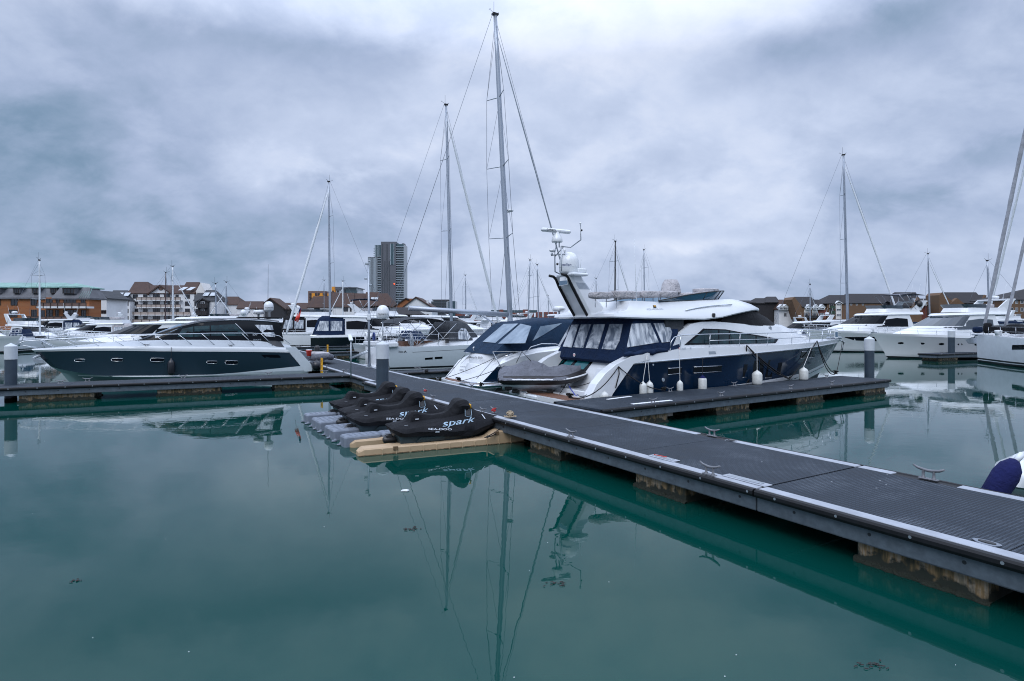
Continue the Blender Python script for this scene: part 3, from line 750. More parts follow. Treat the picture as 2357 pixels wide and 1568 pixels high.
    mb = MB(); mb.tube([(-.2, 1.9, .46), (-.23, 1.2, .47), (-.25, .6, .47)], .018, n=6); mb.build('hand_rail', 'steel', o)
    # transom block with sloping glass, side stairs
    mb = MB(); mb.prism([(1.25, .40), (1.75, .42), (2.45, 1.64), (3.3, 1.64), (3.3, .2), (1.25, .2)], -1.45, 2.3, axis='Y')
    mb.box((1.35, .4, .50), (.5, 3.7, .22), bev=.03)
    mb.build('transom', 'gelcoat', root)
    pn = Vector((-1.22, 0, .70)).normalized(); p0 = (1.75, 0, .42)
    gl = on_plane(fr, [(1045, 1143), (975, 1218), (1262, 1245), (1320, 1168)], p0, pn, z3)
    o = panel('transom_window', [gl], pn, 'dark_glass', root)
    for a in ([(1062, 1150), (990, 1212), (1040, 1217), (1098, 1157)], [(1118, 1157), (1062, 1218), (1118, 1226), (1175, 1163)], [(1198, 1165), (1150, 1228), (1240, 1236), (1298, 1172)]):
        panel('pane', [on_plane(fr, a, p0, pn, z3)], pn, 'teal_glass', o, off=.018)
    mb = MB()
    for k in range(4): mb.box((1.55+k*.33, -1.85, .40+.3*(k+1)/2), (.34, .74, .3*(k+1)), bev=.02)
    mb.build('boarding_steps', 'gelcoat', root)
    # passerelle locker panel and chart by the steps
    mb = MB(); mb.box((1.60, -1.36, 1.05), (.10, .42, .85), ry=.35, bev=.03); o = mb.build('shore_power_locker', 'gelcoat_soft', root)
    mb = MB(); mb.box((1.545, -1.36, 1.03), (.01, .22, .42), ry=.35); mb.build('notice', 'blue_glass', o)
    # wing over the quarter
    for sd in (-1, 1):
        mb = MB(); pr = [(.42, .28), (.50, .62), (.74, 1.0), (1.12, 1.36), (1.6, 1.66), (2.3, 1.93), (3.2, 2.07), (3.2, 1.80), (2.42, 1.665), (1.93, 1.15), (1.45, .62), (1.25, .28)]
        n = len(pr); rows = [[(x, sd*yy, z) for x, z in pr+[pr[0]]] for yy in (2.05, 2.40, 2.445)]; cx_, cz_ = 1.5, 1.2
        rows[2] = [(x+(cx_-x)*.03, y, z+(cz_-z)*.02) for x, y, z in rows[2]]
        mb.grid(rows, 0, False); k = mb.add(rows[0][:-1]); mb.face(range(k, k+n)); k = mb.add(rows[2][:-1]); mb.face(range(k, k+n))
        mb.build('quarter_wing', 'gelcoat', root)
    # ---- deckhouse
    D = Loft([
        dict(x=(4.35, 15.6), z=lambda x, t: 2.12, b=T([(4.3, 2.26), (9, 2.12), (12, 1.66), (14, 1.05), (15.0, .55), (15.6, 0)])),
        dict(x=(4.9, 15.4), z=T([(4.9, 2.75), (7, 2.80), (10, 2.70), (13, 2.52), (15.4, 2.26)]), b=T([(4.9, 2.22), (9, 2.04), (12, 1.55), (14, .92), (14.9, .45), (15.4, 0)])),
        dict(x=(5.5, 15.2), z=T([(5.5, 3.08), (6, 3.16), (7, 3.18), (8, 3.12), (10, 3.02), (11.6, 2.97), (13.2, 2.80), (14.6, 2.46), (15.2, 2.30)]), b=T([(5.5, 2.14), (9, 1.94), (11, 1.6), (13, 1.05), (14.5, .5), (15.2, 0)])),
        dict(x=(5.6, 14.6), z=T([(5.6, 3.14), (7, 3.22), (10, 3.12), (12.5, 3.05), (14.6, 2.50)]), b=T([(5.5, 1.8), (9, 1.6), (11, 1.2), (13, .7), (14.6, 0)])),
    ])
    mb = MB(); D.mesh(mb); mb.build('deckhouse', 'gelcoat', root, sharp=40)
    W = trace(fr, [(530, 740), (700, 592), (900, 600), (1100, 638), (1375, 685), (1350, 722), (1290, 725)], D.y, z4)
    o = patch('side_window', [W], D.y, 'dark_glass', root, both=True)
    patch('pane', [trace(fr, [(575, 722), (712, 606), (830, 608), (830, 728)], D.y, z4), trace(fr, [(842, 608), (925, 612), (925, 728), (842, 728)], D.y, z4), trace(fr, [(940, 616), (1165, 660), (1165, 726), (940, 728)], D.y, z4), trace(fr, [(1178, 664), (1345, 690), (1335, 716), (1178, 724)], D.y, z4)], D.y, 'saloon_glass', o, eps=.018)
    mb = MB(); (s, z), = trace(fr, [(1300, 592)], D.y, z4); mb.lathe([(.10, -.02), (.10, .015), (.07, .02), (.06, .0)], (s, -D.y(s, z), z), 0, 16, 'Y'); mb.build('vent_grille', 'dull_steel', root)
    # dark saloon side behind the canopy
    S = Loft([dict(x=(4.0, 8.2), z=lambda x, t: 2.1, b=lambda x, t: 1.98), dict(x=(4.0, 8.2), z=lambda x, t: 3.34, b=lambda x, t: 1.90)], ts=[0, .5, 1])
    mb = MB(); S.mesh(mb); mb.build('saloon_wall', 'dark_glass', root)
    mb = MB()
    for sd in (1, -1): mb.box((4.75, sd*2.02, 2.75), (.95, .06, 1.05))
    mb.build('side_screen', 'charcoal_canvas', root)
    # ---- flybridge moulding
    fb = [(1.8, 1.95), (3, 2.2), (7, 2.24), (9, 2.0), (10.3, 1.45), (11.1, .7), (11.6, 0)]
    Fz = [(.75, 3.34), (3.7, 3.26), (6.6, 3.24), (7.3, 3.36), (8.9, 3.58), (9.9, 3.66), (11.6, 3.60)]
    FB = Loft([
        dict(x=(2.0, 11.55), z=T(Fz), b=lambda x, t: max(0, sinterp(fb, x)-.06)),
        dict(x=(1.85, 11.6), z=lambda x, t: sinterp(Fz, x)+.05, b=T(fb)),
        dict(x=(1.9, 11.55), z=lambda x, t: sinterp([(.75, 3.46), (6.6, 3.40), (7.4, 3.5), (8.9, 3.72), (9.9, 3.80), (11.6, 3.68)], x), b=lambda x, t: max(0, sinterp(fb, x)-.03)),
        dict(x=(2.5, 11.3), z=T([(2.5, 3.60), (5, 3.68), (7, 3.82), (8.8, 3.98), (10, 3.94), (11.3, 3.74)]), b=lambda x, t: max(0, sinterp([(1.9, 1.92), (7, 1.96), (9, 1.75), (10.2, 1.15), (10.9, .5), (11.3, 0)], x))),
        dict(x=(2.75, 10.9), z=T([(2.75, 3.95), (4.2, 3.93), (7, 4.06), (8.6, 4.13), (9.6, 4.06), (10.9, 3.84)]), b=lambda x, t: max(0, sinterp([(2.4, 1.86), (7, 1.76), (8.8, 1.45), (9.8, .9), (10.5, .4), (10.9, 0)], x))),
    ])
    mb = MB(); FB.mesh(mb); fbo = mb.build('flybridge', 'gelcoat', root, sharp=35)
    (a, b) = trace(fr, [(535, 430), (950, 378)], FB.y, z4)
    mb = MB(); pts = [(a[0]+(b[0]-a[0])*i/8, 0, a[1]+(b[1]-a[1])*i/8+.05*math.sin(math.pi*i/8)) for i in range(9)]; mb.tube([(x, -(FB.y(x, z)+.05), z) for x, _, z in pts], .02, n=6)
    mb.build('grab_rail', 'steel', root)
    (s, z), = trace(fr, [(790, 473)], FB.y, z4); mb = MB(); mb.box((s, -(FB.y(s, z)+.03), z), (.16, .08, .16), bev=.03); mb.build('side_light', 'black_plastic', root)
    # windscreen under a black cover
    WC = Loft([
        dict(x=(7.25, 13.1), z=T([(7.2, 3.10), (8, 3.10), (10, 3.0), (11.6, 2.96), (13.1, 2.86)]), b=T([(7.2, 2.0), (9, 1.95), (10.8, 1.62), (12.2, 1.0), (12.8, .5), (13.1, 0)])),
        dict(x=(7.4, 12.4), z=T([(7.3, 3.25), (9, 3.38), (11, 3.36), (12.4, 3.22)]), b=T([(7.3, 1.98), (9, 1.92), (10.5, 1.5), (11.7, .85), (12.1, .4), (12.4, 0)])),
        dict(x=(7.6, 11.5), z=lambda x, t: sinterp(Fz, x)+.02, b=T([(7.6, 1.97), (9, 1.88), (10.2, 1.3), (11.0, .6), (11.5, 0)])),
    ])
    mb = MB(); WC.mesh(mb); mb.build('windscreen_cover', 'black_canvas', root, sharp=60)
    # flybridge windscreen
    gb, gt = [(4.15, 3.93), (7, 4.07), (8.65, 4.14)], [(4.05, 3.97), (6, 4.28), (7.6, 4.44), (8.95, 4.50)]
    G = Loft([dict(x=(4.15, 8.65), z=T(gb), b=T([(4.1, 1.84), (7, 1.72), (8.0, 1.25), (8.65, 0)])), dict(x=(4.05, 8.98), z=T(gt), b=T([(4.0, 1.92), (7.4, 1.84), (8.3, 1.3), (8.98, 0)]))])
    mb = MB(); G.mesh(mb, top=False, ends=(False, False)); o = mb.build('flybridge_screen', 'blue_glass', root)
    mb = MB()
    for r, w in ((G.R[1], .022), (G.R[0], .018)):
        for sd in (1, -1): mb.tube([(x, sd*b, z) for x, b, z in r], w, n=5)
    for t in (6, 8, 10, 12):
        for sd in (1, -1): mb.tube([(G.R[0][t][0], sd*G.R[0][t][1], G.R[0][t][2]), (G.R[1][t][0], sd*G.R[1][t][1], G.R[1][t][2])], .018, n=5)
    mb.build('screen_frame', 'black_plastic', o)
    # pale covers over the flybridge seats
    for i, (x0, x1, y0, y1) in enumerate(((1305, 1450, 620, 678), (1458, 1665, 612, 676), (1675, 1815, 612, 670), (1820, 1955, 614, 668))):
        a, b = fr.uv(*z3((x0, y1)), -1.3), fr.uv(*z3((x1, y0)), -1.3)
        blob('seat_cover', ((a[0]+b[0])/2, -1.3, (a[1]+b[1])/2-.01), (b[0]-a[0], .55, (b[1]-a[1])*.85), 'pale_cover', root, i, .10)
        for q in (.2, .8): mb = MB(); mb.tube([(a[0]+(b[0]-a[0])*q, -1.3, 3.7), (a[0]+(b[0]-a[0])*q, -1.3, a[1]+.02)], .016, n=5); mb.build('seat_leg', 'steel', root)
    a, b = fr.uv(*z3((1960, 690)), -.6), fr.uv(*z4((640, 240)), -.6)
    blob('helm_cover', ((a[0]+b[0])/2+.1, -.6, 4.16), (b[0]-a[0]-.3, 1.2, .46), 'pale_cover', root, 9, .05, .22)
    a, b = fr.uv(*z4((300, 250)), -.3), fr.uv(*z4((510, 160)), -.3)
    mb = MB(); cx = (a[0]+b[0])/2
    rows = []
    for k, (zz, hw, sh) in enumerate(((4.4, .5, 0), (4.75, .44, .0), (4.95, .30, .02), (5.02, .10, .0))):
        rows.append([(cx+sh+hw*1.0*math.cos(q*math.pi/8)*(1 if math.cos(q*math.pi/8) > 0 else .9), -.3+.38*(1-k*.2)*math.sin(q*math.pi/8), zz+.05*math.cos(q*math.pi/4)*(k == 3)) for q in range(16)])
    rows = [[(x, y, min(z, b[1]+.0)) for x, y, z in r] for r in rows]
    mb.grid(rows, 0, True, closed=True); mb.face(range(len(mb.v)-16, len(mb.v))); mb.build('console_cover', 'pale_cover', root)
    a, b = fr.uv(*z4((640, 250)), -.5), fr.uv(*z4((800, 215)), -.5)
    blob('helm_seat_cover', ((a[0]+b[0])/2, -.5, (a[1]+b[1])/2-.16), (b[0]-a[0], .7, .30), 'pale_cover', root, 5, .1, .3)
    # ---- radar arch
    A = []
    yl, yr = .58, -.38
    base = [(1.95, 3.36), (3.15, 3.42)]; top = [(.98, 4.92), (1.55, 4.92)]
    mb = MB(); rows = []
    for k in range(7):
        q = k/6; fx = base[0][0]+(top[0][0]-base[0][0])*q; bx = base[1][0]+(top[1][0]-base[1][0])*q**.8; z = 3.38+(4.92-3.38)*q
        rows.append([(fx, yl, z), (fx, yr, z), (fx+.12, yr-.06, z), (bx-.1, yr-.06, z), (bx, yr, z), (bx, yl, z), (bx-.1, yl+.06, z), (fx+.12, yl+.06, z)])
    mb.grid(rows, 0, False, closed=True, mf=lambda i, k: 1 if i == 4 and k in (2, 3, 6) else 0); mb.face(range(len(mb.v)-8, len(mb.v)))
    arch = mb.build('radar_arch', ['gelcoat', 'dull_steel'], root)
    for yy in (yl-.05, yr+.05):
        mb = MB(); mb.tube([(1.93, yy, 3.36), (1.62, yy, 3.8), (1.15, yy, 4.55), (1.02, yy, 4.82), (.90, yy, 4.93), (.70, yy, 4.96)], .055, n=6, flat=1.0); mb.build('arch_rail', 'carbon', arch)
        for zz in (3.7, 4.1, 4.5): mb = MB(); mb.lathe([(.02, 0), (.02, .012)], (1.62-(zz-3.8)*.62, yy, zz), 0, 8, 'X')
    p = fr.uv(*z3((1185, 500)), -.2); mb = MB(); mb.box((1.35, -.1, 4.96), (.75, 1.15, .12), bev=.04); mb.box((1.55, -.35, 5.12), (.42, .30, .16), bev=.03); mb.build('mast_platform', 'gelcoat_soft', arch)
    c = fr.uv(*z3((1130, 400)), -.1); r = .385
    mb = MB(); mb.lathe([(.16, c[1]-.58), (.20, c[1]-.44), (r*.90, c[1]-.40), (r, c[1]-.30), (r*1.0, c[1]-.02), (r*.96, c[1]+.12), (r*.84, c[1]+.25), (r*.62, c[1]+.36), (r*.32, c[1]+.42), (.01, c[1]+.44)], (c[0], -.1, 0), n=24); dome = mb.build('satellite_dome', 'gelcoat', arch)
    mb = MB(); mb.lathe([(r*1.004, c[1]-.17), (r*1.004, c[1]-.155)], (c[0], -.1, 0), n=24); mb.build('dome_seam', 'ink_grey', dome)
    def wrap(p): 
        a = (p.x-c[0])/r; return Vector((c[0]-r*1.012*math.cos(a+R(20)), -.1-r*1.012*math.sin(a+R(20)), p.z))
    me = lettering('Intellian', (c[0]-.10, 0, c[1]-.12), (1, 0, 0), (0, 0, 1), .13, 'ink_navy', dome, bold=.02, width=.42, proj=wrap)
    def w3(x, y, yy): q = fr.uv(*z3((x, y)), yy); return Vector((q[0], yy, q[1]))
    # stainless instrument frame
    mb = MB()
    for yy, pts in ((.25, [(1100, 505), (1020, 465), (1018, 350), (1018, 300), (1030, 268)]), (-.15, [(1135, 490), (1070, 455), (1068, 265)])):
        mb.tube([w3(x, y, yy) for x, y in pts], .026, n=6)
    mb.tube([w3(1000, 335, .25), w3(1100, 325, -.2)], .024, n=6); mb.tube([w3(1020, 345, .25), w3(1085, 270, -.15)], .02, n=6)
    mb.tube([w3(1068, 265, -.15), w3(1140, 275, -.35), w3(1222, 215, -.6), w3(1218, 95, -.6)], .024, n=6)
    for q in (-.06, .06): mb.tube([w3(1040+q*200, 275, .05), w3(1040+q*200, 228, .05)], .022, n=6)
    mb.build('instrument_frame', 'dull_steel', arch)
    q = w3(1035, 235, .05); mb = MB(); mb.lathe([(.20, 0), (.215, .03), (.20, .14), (.14, .27), (.09, .35), (.09, .40)], q, n=18); ped = mb.build('radar_pedestal', 'gelcoat', arch)
    a, b = w3(910, 133, .15), w3(1142, 155, -.05); mid = (a+b)/2; d = b-a
    mb = MB(); rz = math.atan2(d.y, d.x)
    bar = empty('radar_scanner', mid, rz); bar.parent = arch; 
    mb.box((0, 0, 0), (d.length*1.0, .17, .15), bev=.05, ry=-math.asin(d.z/d.length)); mb.build('scanner_bar', 'gelcoat', bar)
    bar2 = bar.children[0]; bar2.parent = arch; bar2.location = mid; bar2.rotation_euler = (0, 0, rz); bar2.name = 'radar_scanner_bar'; bpy.data.objects.remove(bar)
    pit = -math.asin(d.z/d.length)
    lettering('GARMIN', (-.42, -.092, -.03+.42*math.sin(pit)), (math.cos(pit), 0, -math.sin(pit)), (0, 0, 1), .11, 'ink_black', bar2, bold=.02, width=.36)
    for (x, y, yy, rr, hh, mt) in ((1000, 300, .3, .14, .12, 'gelcoat'), (1095, 300, -.3, .045, .16, 'gelcoat'), (995, 330, .35, .05, .12, 'dull_steel'), (1218, 85, -.6, .04, .08, 'gelcoat'), (1228, 140, -.6, .04, .08, 'black_plastic'), (1038, 405, .1, .05, .09, 'black_plastic')):
        q = w3(x, y, yy); mb = MB(); mb.lathe([(rr*.4, -hh/2), (rr*.8, -hh/4), (rr, 0), (rr*.9, hh*.25), (rr*.4, hh/2)], q, n=12); mb.build('antenna', mt, arch)
    q = w3(1085, 290, .2); 
    bn = on_plane(fr, [(1076, 512), (1128, 509), (1130, 570), (1068, 580)], (1.0, 0, 4.6), (-1, 0, .15), z3)
    o = panel('banner', [bn], (-1, 0, .15), 'sign_white', arch, off=.10)
    panel('banner_band', [[bn[3]+(bn[0]-bn[3])*.05, bn[2]+(bn[1]-bn[2])*.05, bn[2]+(bn[1]-bn[2])*.55, bn[3]+(bn[0]-bn[3])*.55]], (-1, 0, .15), 'blue_glass', o, off=.108)
    # whip aerials
    for (x0, y0, x1, y1, yy) in ((1662, 790, 1640, 205, -1.7), (1212, 480, 1232, 315, -.4)):
        mb = MB(); mb.tube([w3(x0, y0, yy), w3(x1, y1, yy)], [.018, .006], n=5); mb.build('whip_aerial', 'white_mast', root)
    # ---- cockpit canopy
    CB = Loft([
        dict(x=(2.25, 4.75), z=T([(2.2, 1.66), (3.2, 1.78), (4.75, 2.12)]), b=lambda x, t: 2.30),
        dict(x=(2.32, 4.8), z=T([(2.3, 2.02), (4.8, 2.22)]), b=lambda x, t: 2.27),
        dict(x=(2.75, 4.95), z=lambda x, t: 3.12, b=lambda x, t: 1.98), dict(x=(2.85, 4.95), z=lambda x, t: 3.30, b=lambda x, t: 1.92)], ts=[0, .02, .2, .4, .6, .8, 1])
    mb = MB(); CB.mesh(mb); 
    can = mb.build('cockpit_canopy', 'navy_canvas', root, sharp=50)
    pn = Vector((-(3.12-2.02), 0, (2.75-2.32))).normalized(); p0 = (2.32, 0, 2.02)
    for a in ([(1140, 882), (1095, 960), (1042, 1052), (1052, 1060), (1112, 965)], [(1150, 882), (1205, 880), (1150, 1060), (1083, 1052)], [(1225, 880), (1303, 878), (1240, 1064), (1165, 1057)], [(1325, 880), (1412, 878), (1357, 1070), (1262, 1063)], [(1450, 877), (1553, 876), (1525, 1010), (1490, 1077), (1388, 1072)]):
        panel('clear_panel', [on_plane(fr, a, p0, pn, z3)], pn, 'clear_vinyl', can, off=.02)
    for a in ([(1620, 872), (1765, 868), (1832, 1018), (1583, 1058)], [(1790, 870), (1905, 862), (1935, 940), (1915, 1015), (1855, 1020)]):
        patch('clear_panel', [trace(fr, a, CB.y, z3)], CB.y, 'clear_vinyl', can, eps=.02, cut=.5)
    q = on_plane(fr, [(1172, 1117)], (2.2, 0, 1.8), (-1, 0, .1), z3)[0]
    mb = MB(); mb.lathe([(.075, -.02), (.075, -.008)], q, 0, 14, 'X'); o = mb.build('round_badge', 'sign_white', can); 
    mb = MB(); mb.lathe([(.035, -.03), (.035, -.018)], q, 0, 10, 'X'); mb.build('badge_mark', 'red_paint', o)
    # lower skirt of the canopy over the transom top
    mb = MB(); mb.prism([(2.27, 1.60), (2.20, 1.70), (2.30, 2.02), (2.4, 2.02), (2.6, 1.60)], -2.0, 2.28, axis='Y'); mb.build('canopy_skirt', 'navy_canvas', can)
    # roll of canvas hanging over the side deck
    a, b = trace(fr, [(1545, 1105), (1885, 1065)], CB.y, z3)
    mb = MB(); mb.tube([(a[0]+(b[0]-a[0])*i/8, -2.36, a[1]+(b[1]-a[1])*i/8-.06+.03*math.sin(i*2.2)) for i in range(9)], [.07, .1, .09, .11, .09, .12, .1, .09, .06], n=8); mb.build('canopy_roll', 'navy_canvas', can)
    # ---- guard rail round the deck
    mb = MB(); off = .10
    def rp(s, h): return (s, -max(0, (sinterp(bd, s)-off)), sinterp([(4.1, 2.16), (8, 2.17), (12.7, 2.21), (15, 2.24), (18.5, 2.32)], s)+h)
    st = [4.75, 6.3, 8.0, 9.8, 11.6, 13.4, 15.2, 16.6, 17.7]
    for sd in (1, -1):
        f = lambda p: (p[0], -p[1]*sd, p[2])
        mb.tube([f(rp(4.25, -.05)), f(rp(4.30, .25)), f(rp(4.45, .42)), f(rp(4.8, .50))]+[f(rp(s, .52)) for s in (6.3, 8, 9.8, 11.6, 13.4, 15.2, 16.6, 17.6, 18.3)]+[(18.62, 0, 2.86)], .021, n=6)
        mb.tube([f(rp(s, .27)) for s in (6.3, 8, 9.8, 11.6, 13.4, 15.2, 16.6, 17.6, 18.2)]+[(18.5, 0, 2.6)], .015, n=6)
        for s in st: mb.tube([f(rp(s, -.02)), f(rp(s+.04, .52))], .018, n=6)
    mb.build('guard_rail', 'steel', root)
    q = z4((1885, 640)); (s, z) = fr.uv(*q, -.35); mb = MB(); mb.box((s, -.40, z), (.26, .02, .42)); o = mb.build('bow_notice', 'sign_white', root); mb = MB(); mb.box((s, -.413, z-.03), (.2, .01, .24)); mb.build('notice_band', 'blue_glass', o)
    mb = MB(); mb.box((17.9, 0, 2.36), (1.0, .3, .12), bev=.04); mb.tube([(18.2, 0, 2.30), (18.75, 0, 2.12), (18.6, 0, 1.7)], .04, n=8); mb.build('anchor', 'dull_steel', root)
    # lettering on the side
    a, b = trace(fr, [(498, 783), (545, 781)], surf, z4); hull_text('FAIR', a, b, .12, fr, surf, 'ink_grey', root)
    a, b = trace(fr, [(583, 777), (595, 776)], surf, z4); hull_text('E', a, b, .12, fr, surf, 'ink_grey', root)
    (s, z), = trace(fr, [(486, 775)], surf, z4); patch('red_emblem', [[(s-.03, z+.05), (s+.03, z+.05), (s, z-.06)]], surf, 'red_paint', root, eps=.016)
    a, b = trace(fr, [(195, 426), (345, 424)], FB.y, z4); hull_text('SQUADRON', a, b, .085, fr, FB.y, 'ink_grey', root, shear=.2, bold=.01)
    (s, z), = trace(fr, [(265, 395)], FB.y, z4); patch('badge', [[(s-.07, z-.05), (s+.07, z-.05), (s+.07, z+.05), (s-.07, z+.05)]], FB.y, 'ink_black', root, eps=.014); patch('badge', [[(s-.05, z+.0), (s+.06, z+.0), (s+.06, z+.045), (s-.05, z+.045)]], FB.y, 'yellow_paint', root, eps=.02)
    return root, fr, H
YACHT, YF, YH = big_yacht()
# fenders along its side
for i, (x, y, L, r, navy, ru, rv) in enumerate(((162, 1135, .52, .13, 0, 190, 830), (220, 1130, .54, .135, 0, 195, 830), (492, 1112, .46, .115, 0, 480, 760), (694, 1083, .60, .16, 1, 690, 850), (1184, 1035, .60, .20, 0, 1175, 750), (1601, 1000, .58, .19, 0, 1680, 735))):
    s, z = YF.uv(*z4((x, y)), -2.68 if i < 5 else -2.35); w = YF.world(s, -2.68 if i < 5 else -2.35, z)
    s2, z2_ = YF.uv(*z4((ru, rv)), -2.46 if i < 5 else -1.7); w2 = YF.world(s2, -2.5 if i < 5 else -1.7, z2_)
    if i == 5: w = YF.world(12.4, -2.62, 1.08) if False else w
    fender(w, L, r, 'fender_white', ['white teardrop fender nearest the stern of the navy yacht', 'white teardrop fender touching the sternmost one on the navy yacht', 'slim white fender on a pale line below the first rail post', 'white fender with a navy top, fourth from the stern of the navy yacht', 'fat white fender amidships against the navy hull', 'fat round white fender nearest the bow of the navy yacht'][i],
           w2, 'white fenders on the navy yacht', navy_top=bool(navy))
# ================================================================ covered tender on the swim platform
def tender():
    c = at(*z3((905, 1290)), 1.0); root = empty('tender', (c.x, c.y, 0), R(-2), 'rigid inflatable tender under a grey cover, resting on the swim platform', 'tender')
    f = Frame((c.x, c.y), R(-2)); L = 1.62; zt = .93
    # tube outline: U shape, bow to the right
    def outline(n=40):
        pts = []
        for i in range(n+1):
            t = i/n
            if t < .36: pts.append((-L+.2+(t/.36)*2.1, -.62-.05*math.sin(t/.36*math.pi), zt+.01*t))
            elif t < .64:
                a = (t-.36)/.28*math.pi-math.pi/2; pts.append((-L+2.3+math.cos(a)*.95, math.sin(a)*.62, zt+.20*max(0, math.cos(a))**1.5))
            else: pts.append((-L+.2+(1-(t-.64)/.36)*2.1, .62+.05*math.sin((1-(t-.64)/.36)*math.pi), zt))
        return pts
    o = outline(); r = .18
    pts = [(-L-.02, -.62, zt-.02)]+o+[(-L-.02, .62, zt-.02)]; mb = MB(); mb.tube(pts, [.06]+[r]*(len(o))+[.06], n=12); mb.build('tube', 'black_rubber', root)
    for sg, nm in ((1, 'rubbing_strake'),):
        mb = MB(); q = []
        for i, p in enumerate(o):
            a = Vector(o[max(i-1, 0)]); b = Vector(o[min(i+1, len(o)-1)]); t = (b-a).normalized(); nn = Vector((t.y, -t.x, 0)).normalized(); q.append(Vector(p)+nn*(r+.012)+Vector((0, 0, .03)))
        mb.tube(q, .03, n=6); mb.build(nm, 'sign_white', root)
    # V hull
    HL = Loft([dict(x=(-1.5, .95), z=T([(-1.5, .50), (.4, .50), (.95, .62)]), b=lambda x, t: .02), dict(x=(-1.5, 1.2), z=T([(-1.5, .68), (.5, .70), (1.2, .92)]), b=T([(-1.5, .50), (.3, .48), (.9, .26), (1.2, 0)])), dict(x=(-1.5, 1.35), z=T([(-1.5, .90), (.5, .92), (1.35, 1.08)]), b=T([(-1.5, .56), (.3, .54), (1.0, .30), (1.35, 0)]))])
    mb = MB(); HL.mesh(mb); mb.build('hull', 'gelcoat_soft', root)
    # cover: stretched cloth with a ridge over the seat
    rnd = random.Random(4); n, m = 30, 14; rows = []
    for j in range(m+1):
        row = []
        for i in range(n+1):
            t = i/n; s_ = -L+.04+t*3.16
            half = .73 if s_ < .5 else .73*math.sqrt(max(0.0, 1-((s_-.5)/1.12)**2)); half = max(half, .02)
            y = -half+2*half*j/m; q = abs(2*j/m-1)
            edge = zt+.17+.17*(max(0, (s_-.4)/1.2)**1.5)
            ridge = sinterp([(-1.64, .06), (-1.45, .20), (-1.1, .24), (-.7, .40), (-.35, .46), (-.1, .40), (.4, .20), (.9, .24), (1.3, .14), (1.6, .06)], s_)
            h = ridge*(1-q**1.7)+.10*(1-q**6)
            wr = .018*math.sin(9*s_+5*q+3*math.sin(4*y))+.012*math.sin(17*s_-7*y)
            row.append((s_, y, edge+h+wr*(1-q)-(0.05 if q > .97 else 0)))
        rows.append(row)
    mb = MB(); mb.grid(rows, 0, True)
    # skirt with gathered hem over the tube
    for sd in (0, m):
        r0 = rows[sd]; mb.grid([r0, [(x, y*1.13, z-.04+.010*math.sin(i*1.9)) for i, (x, y, z) in enumerate(r0)], [(x, y*1.215, z-.11+.014*math.sin(i*1.9)) for i, (x, y, z) in enumerate(r0)]], 0, True)
    a = [r[0] for r in rows]; mb.grid([a, [(x-.05, y, z-.05) for x, y, z in a], [(x-.06, y, z-.09) for x, y, z in a]], 0, True)
    mb.build('cover', 'grey_canvas', root)
    for i in range(9):
        p = rows[0][3+i*3]; mb = MB(); mb.lathe([(.02, 0), (.022, .01), (.01, .02)], (p[0], p[1]*1.23-.01, p[2]-.10), 0, 8, 'Y'); mb.build('cover_button', 'steel', root)
    # chocks it stands on
    for x in (-1.0, .35):
        mb = MB(); mb.box((x, -.1, .46), (.22, .6, .10), bev=.02); mb.lathe([(.06, .40), (.08, .43), (.06, .47), (.08, .5), (.06, .53)], (x+.1, -.35, 0), n=10); mb.build('chock', 'black_plastic', root)
    mb = MB(); mb.box((-1.25, 0, .62), (.28, .9, .24), bev=.05); mb.build('engine_skeg', 'black_plastic', root)
    return root, f
TND, TF = tender()
def rp(u, v, z, zf=z3): return at(*zf((u, v)), z)
a = TF.world(1.02, -.30, .80); rope([a, rp(1055, 1425, .45)], .014, 'rope_black', 'black strap from the tender bow down to the platform')
rope([a+Vector((.02, 0, 0)), (a+rp(1175, 1435, .45))/2, rp(1180, 1436, .45), rp(1200, 1430, .47)], .018, 'rope_blue', 'bright blue lashing from the tender bow to a platform cleat')
# mooring lines round the navy yacht's quarter
qc = YF.world(1.7, -2.45, 1.58)
rope(sag(qc, rp(1140, 1455, .70), .35), .018, 'rope_black', 'black stern line from the quarter to the cleat beside the swim platform')
rope(sag(qc, YF.world(1.2, .6, .62), .25), .016, 'rope_black', 'black line sagging across the foot of the transom')
rope(sag(qc, rp(1880, 1395, .70), .18), .018, 'rope_black', 'black spring line from the quarter forward to the first finger cleat')
rope([qc, qc+Vector((.02, -.03, -.25)), qc+Vector((-.05, -.05, -.5)), qc+Vector((-.12, -.1, -.75))], .02, 'rope_black', 'black line bundle hanging down the white quarter')
fender(YF.world(.95, -2.62, .50), .52, .15, 'fender_white', 'white teardrop fender standing at the white quarter of the navy yacht', None, 'white fenders on the navy yacht')
fc = YF.world(8.25, -2.5, 2.22)
for k, (u, v, dr) in enumerate(((1470, 1040, .12), (1480, 1046, .22), (1066, 1060, .02), (1085, 1060, .05))):
    rope(sag(fc, at(*z4((u, v)), .70), dr), .020, 'rope_black', ['upper black spring line slanting forward from the midship fairlead', 'lower black spring line slanting forward from the midship fairlead', 'black line dropping from the midship fairlead to the finger', 'second black line dropping from the midship fairlead'][k])
bc = YF.world(14.1, -1.62, 2.30)
for k, (u, v, dr) in enumerate(((1890, 995, .35), (1885, 1000, .5), (1475, 1042, .1))):
    rope(sag(bc, at(*z4((u, v)), .70), dr), .020, 'rope_black', ['black bow line sagging to the cleat near the pile', 'second, slacker bow line sagging to the cleat near the pile', 'thin black line from the bow fairlead back to the finger'][k])
rope(sag(YF.world(18.3, -.2, 2.2), at(*z4((1895, 990)), .72), .1), .014, 'rope_black', 'thin line hanging from the very tip of the navy yacht bow')
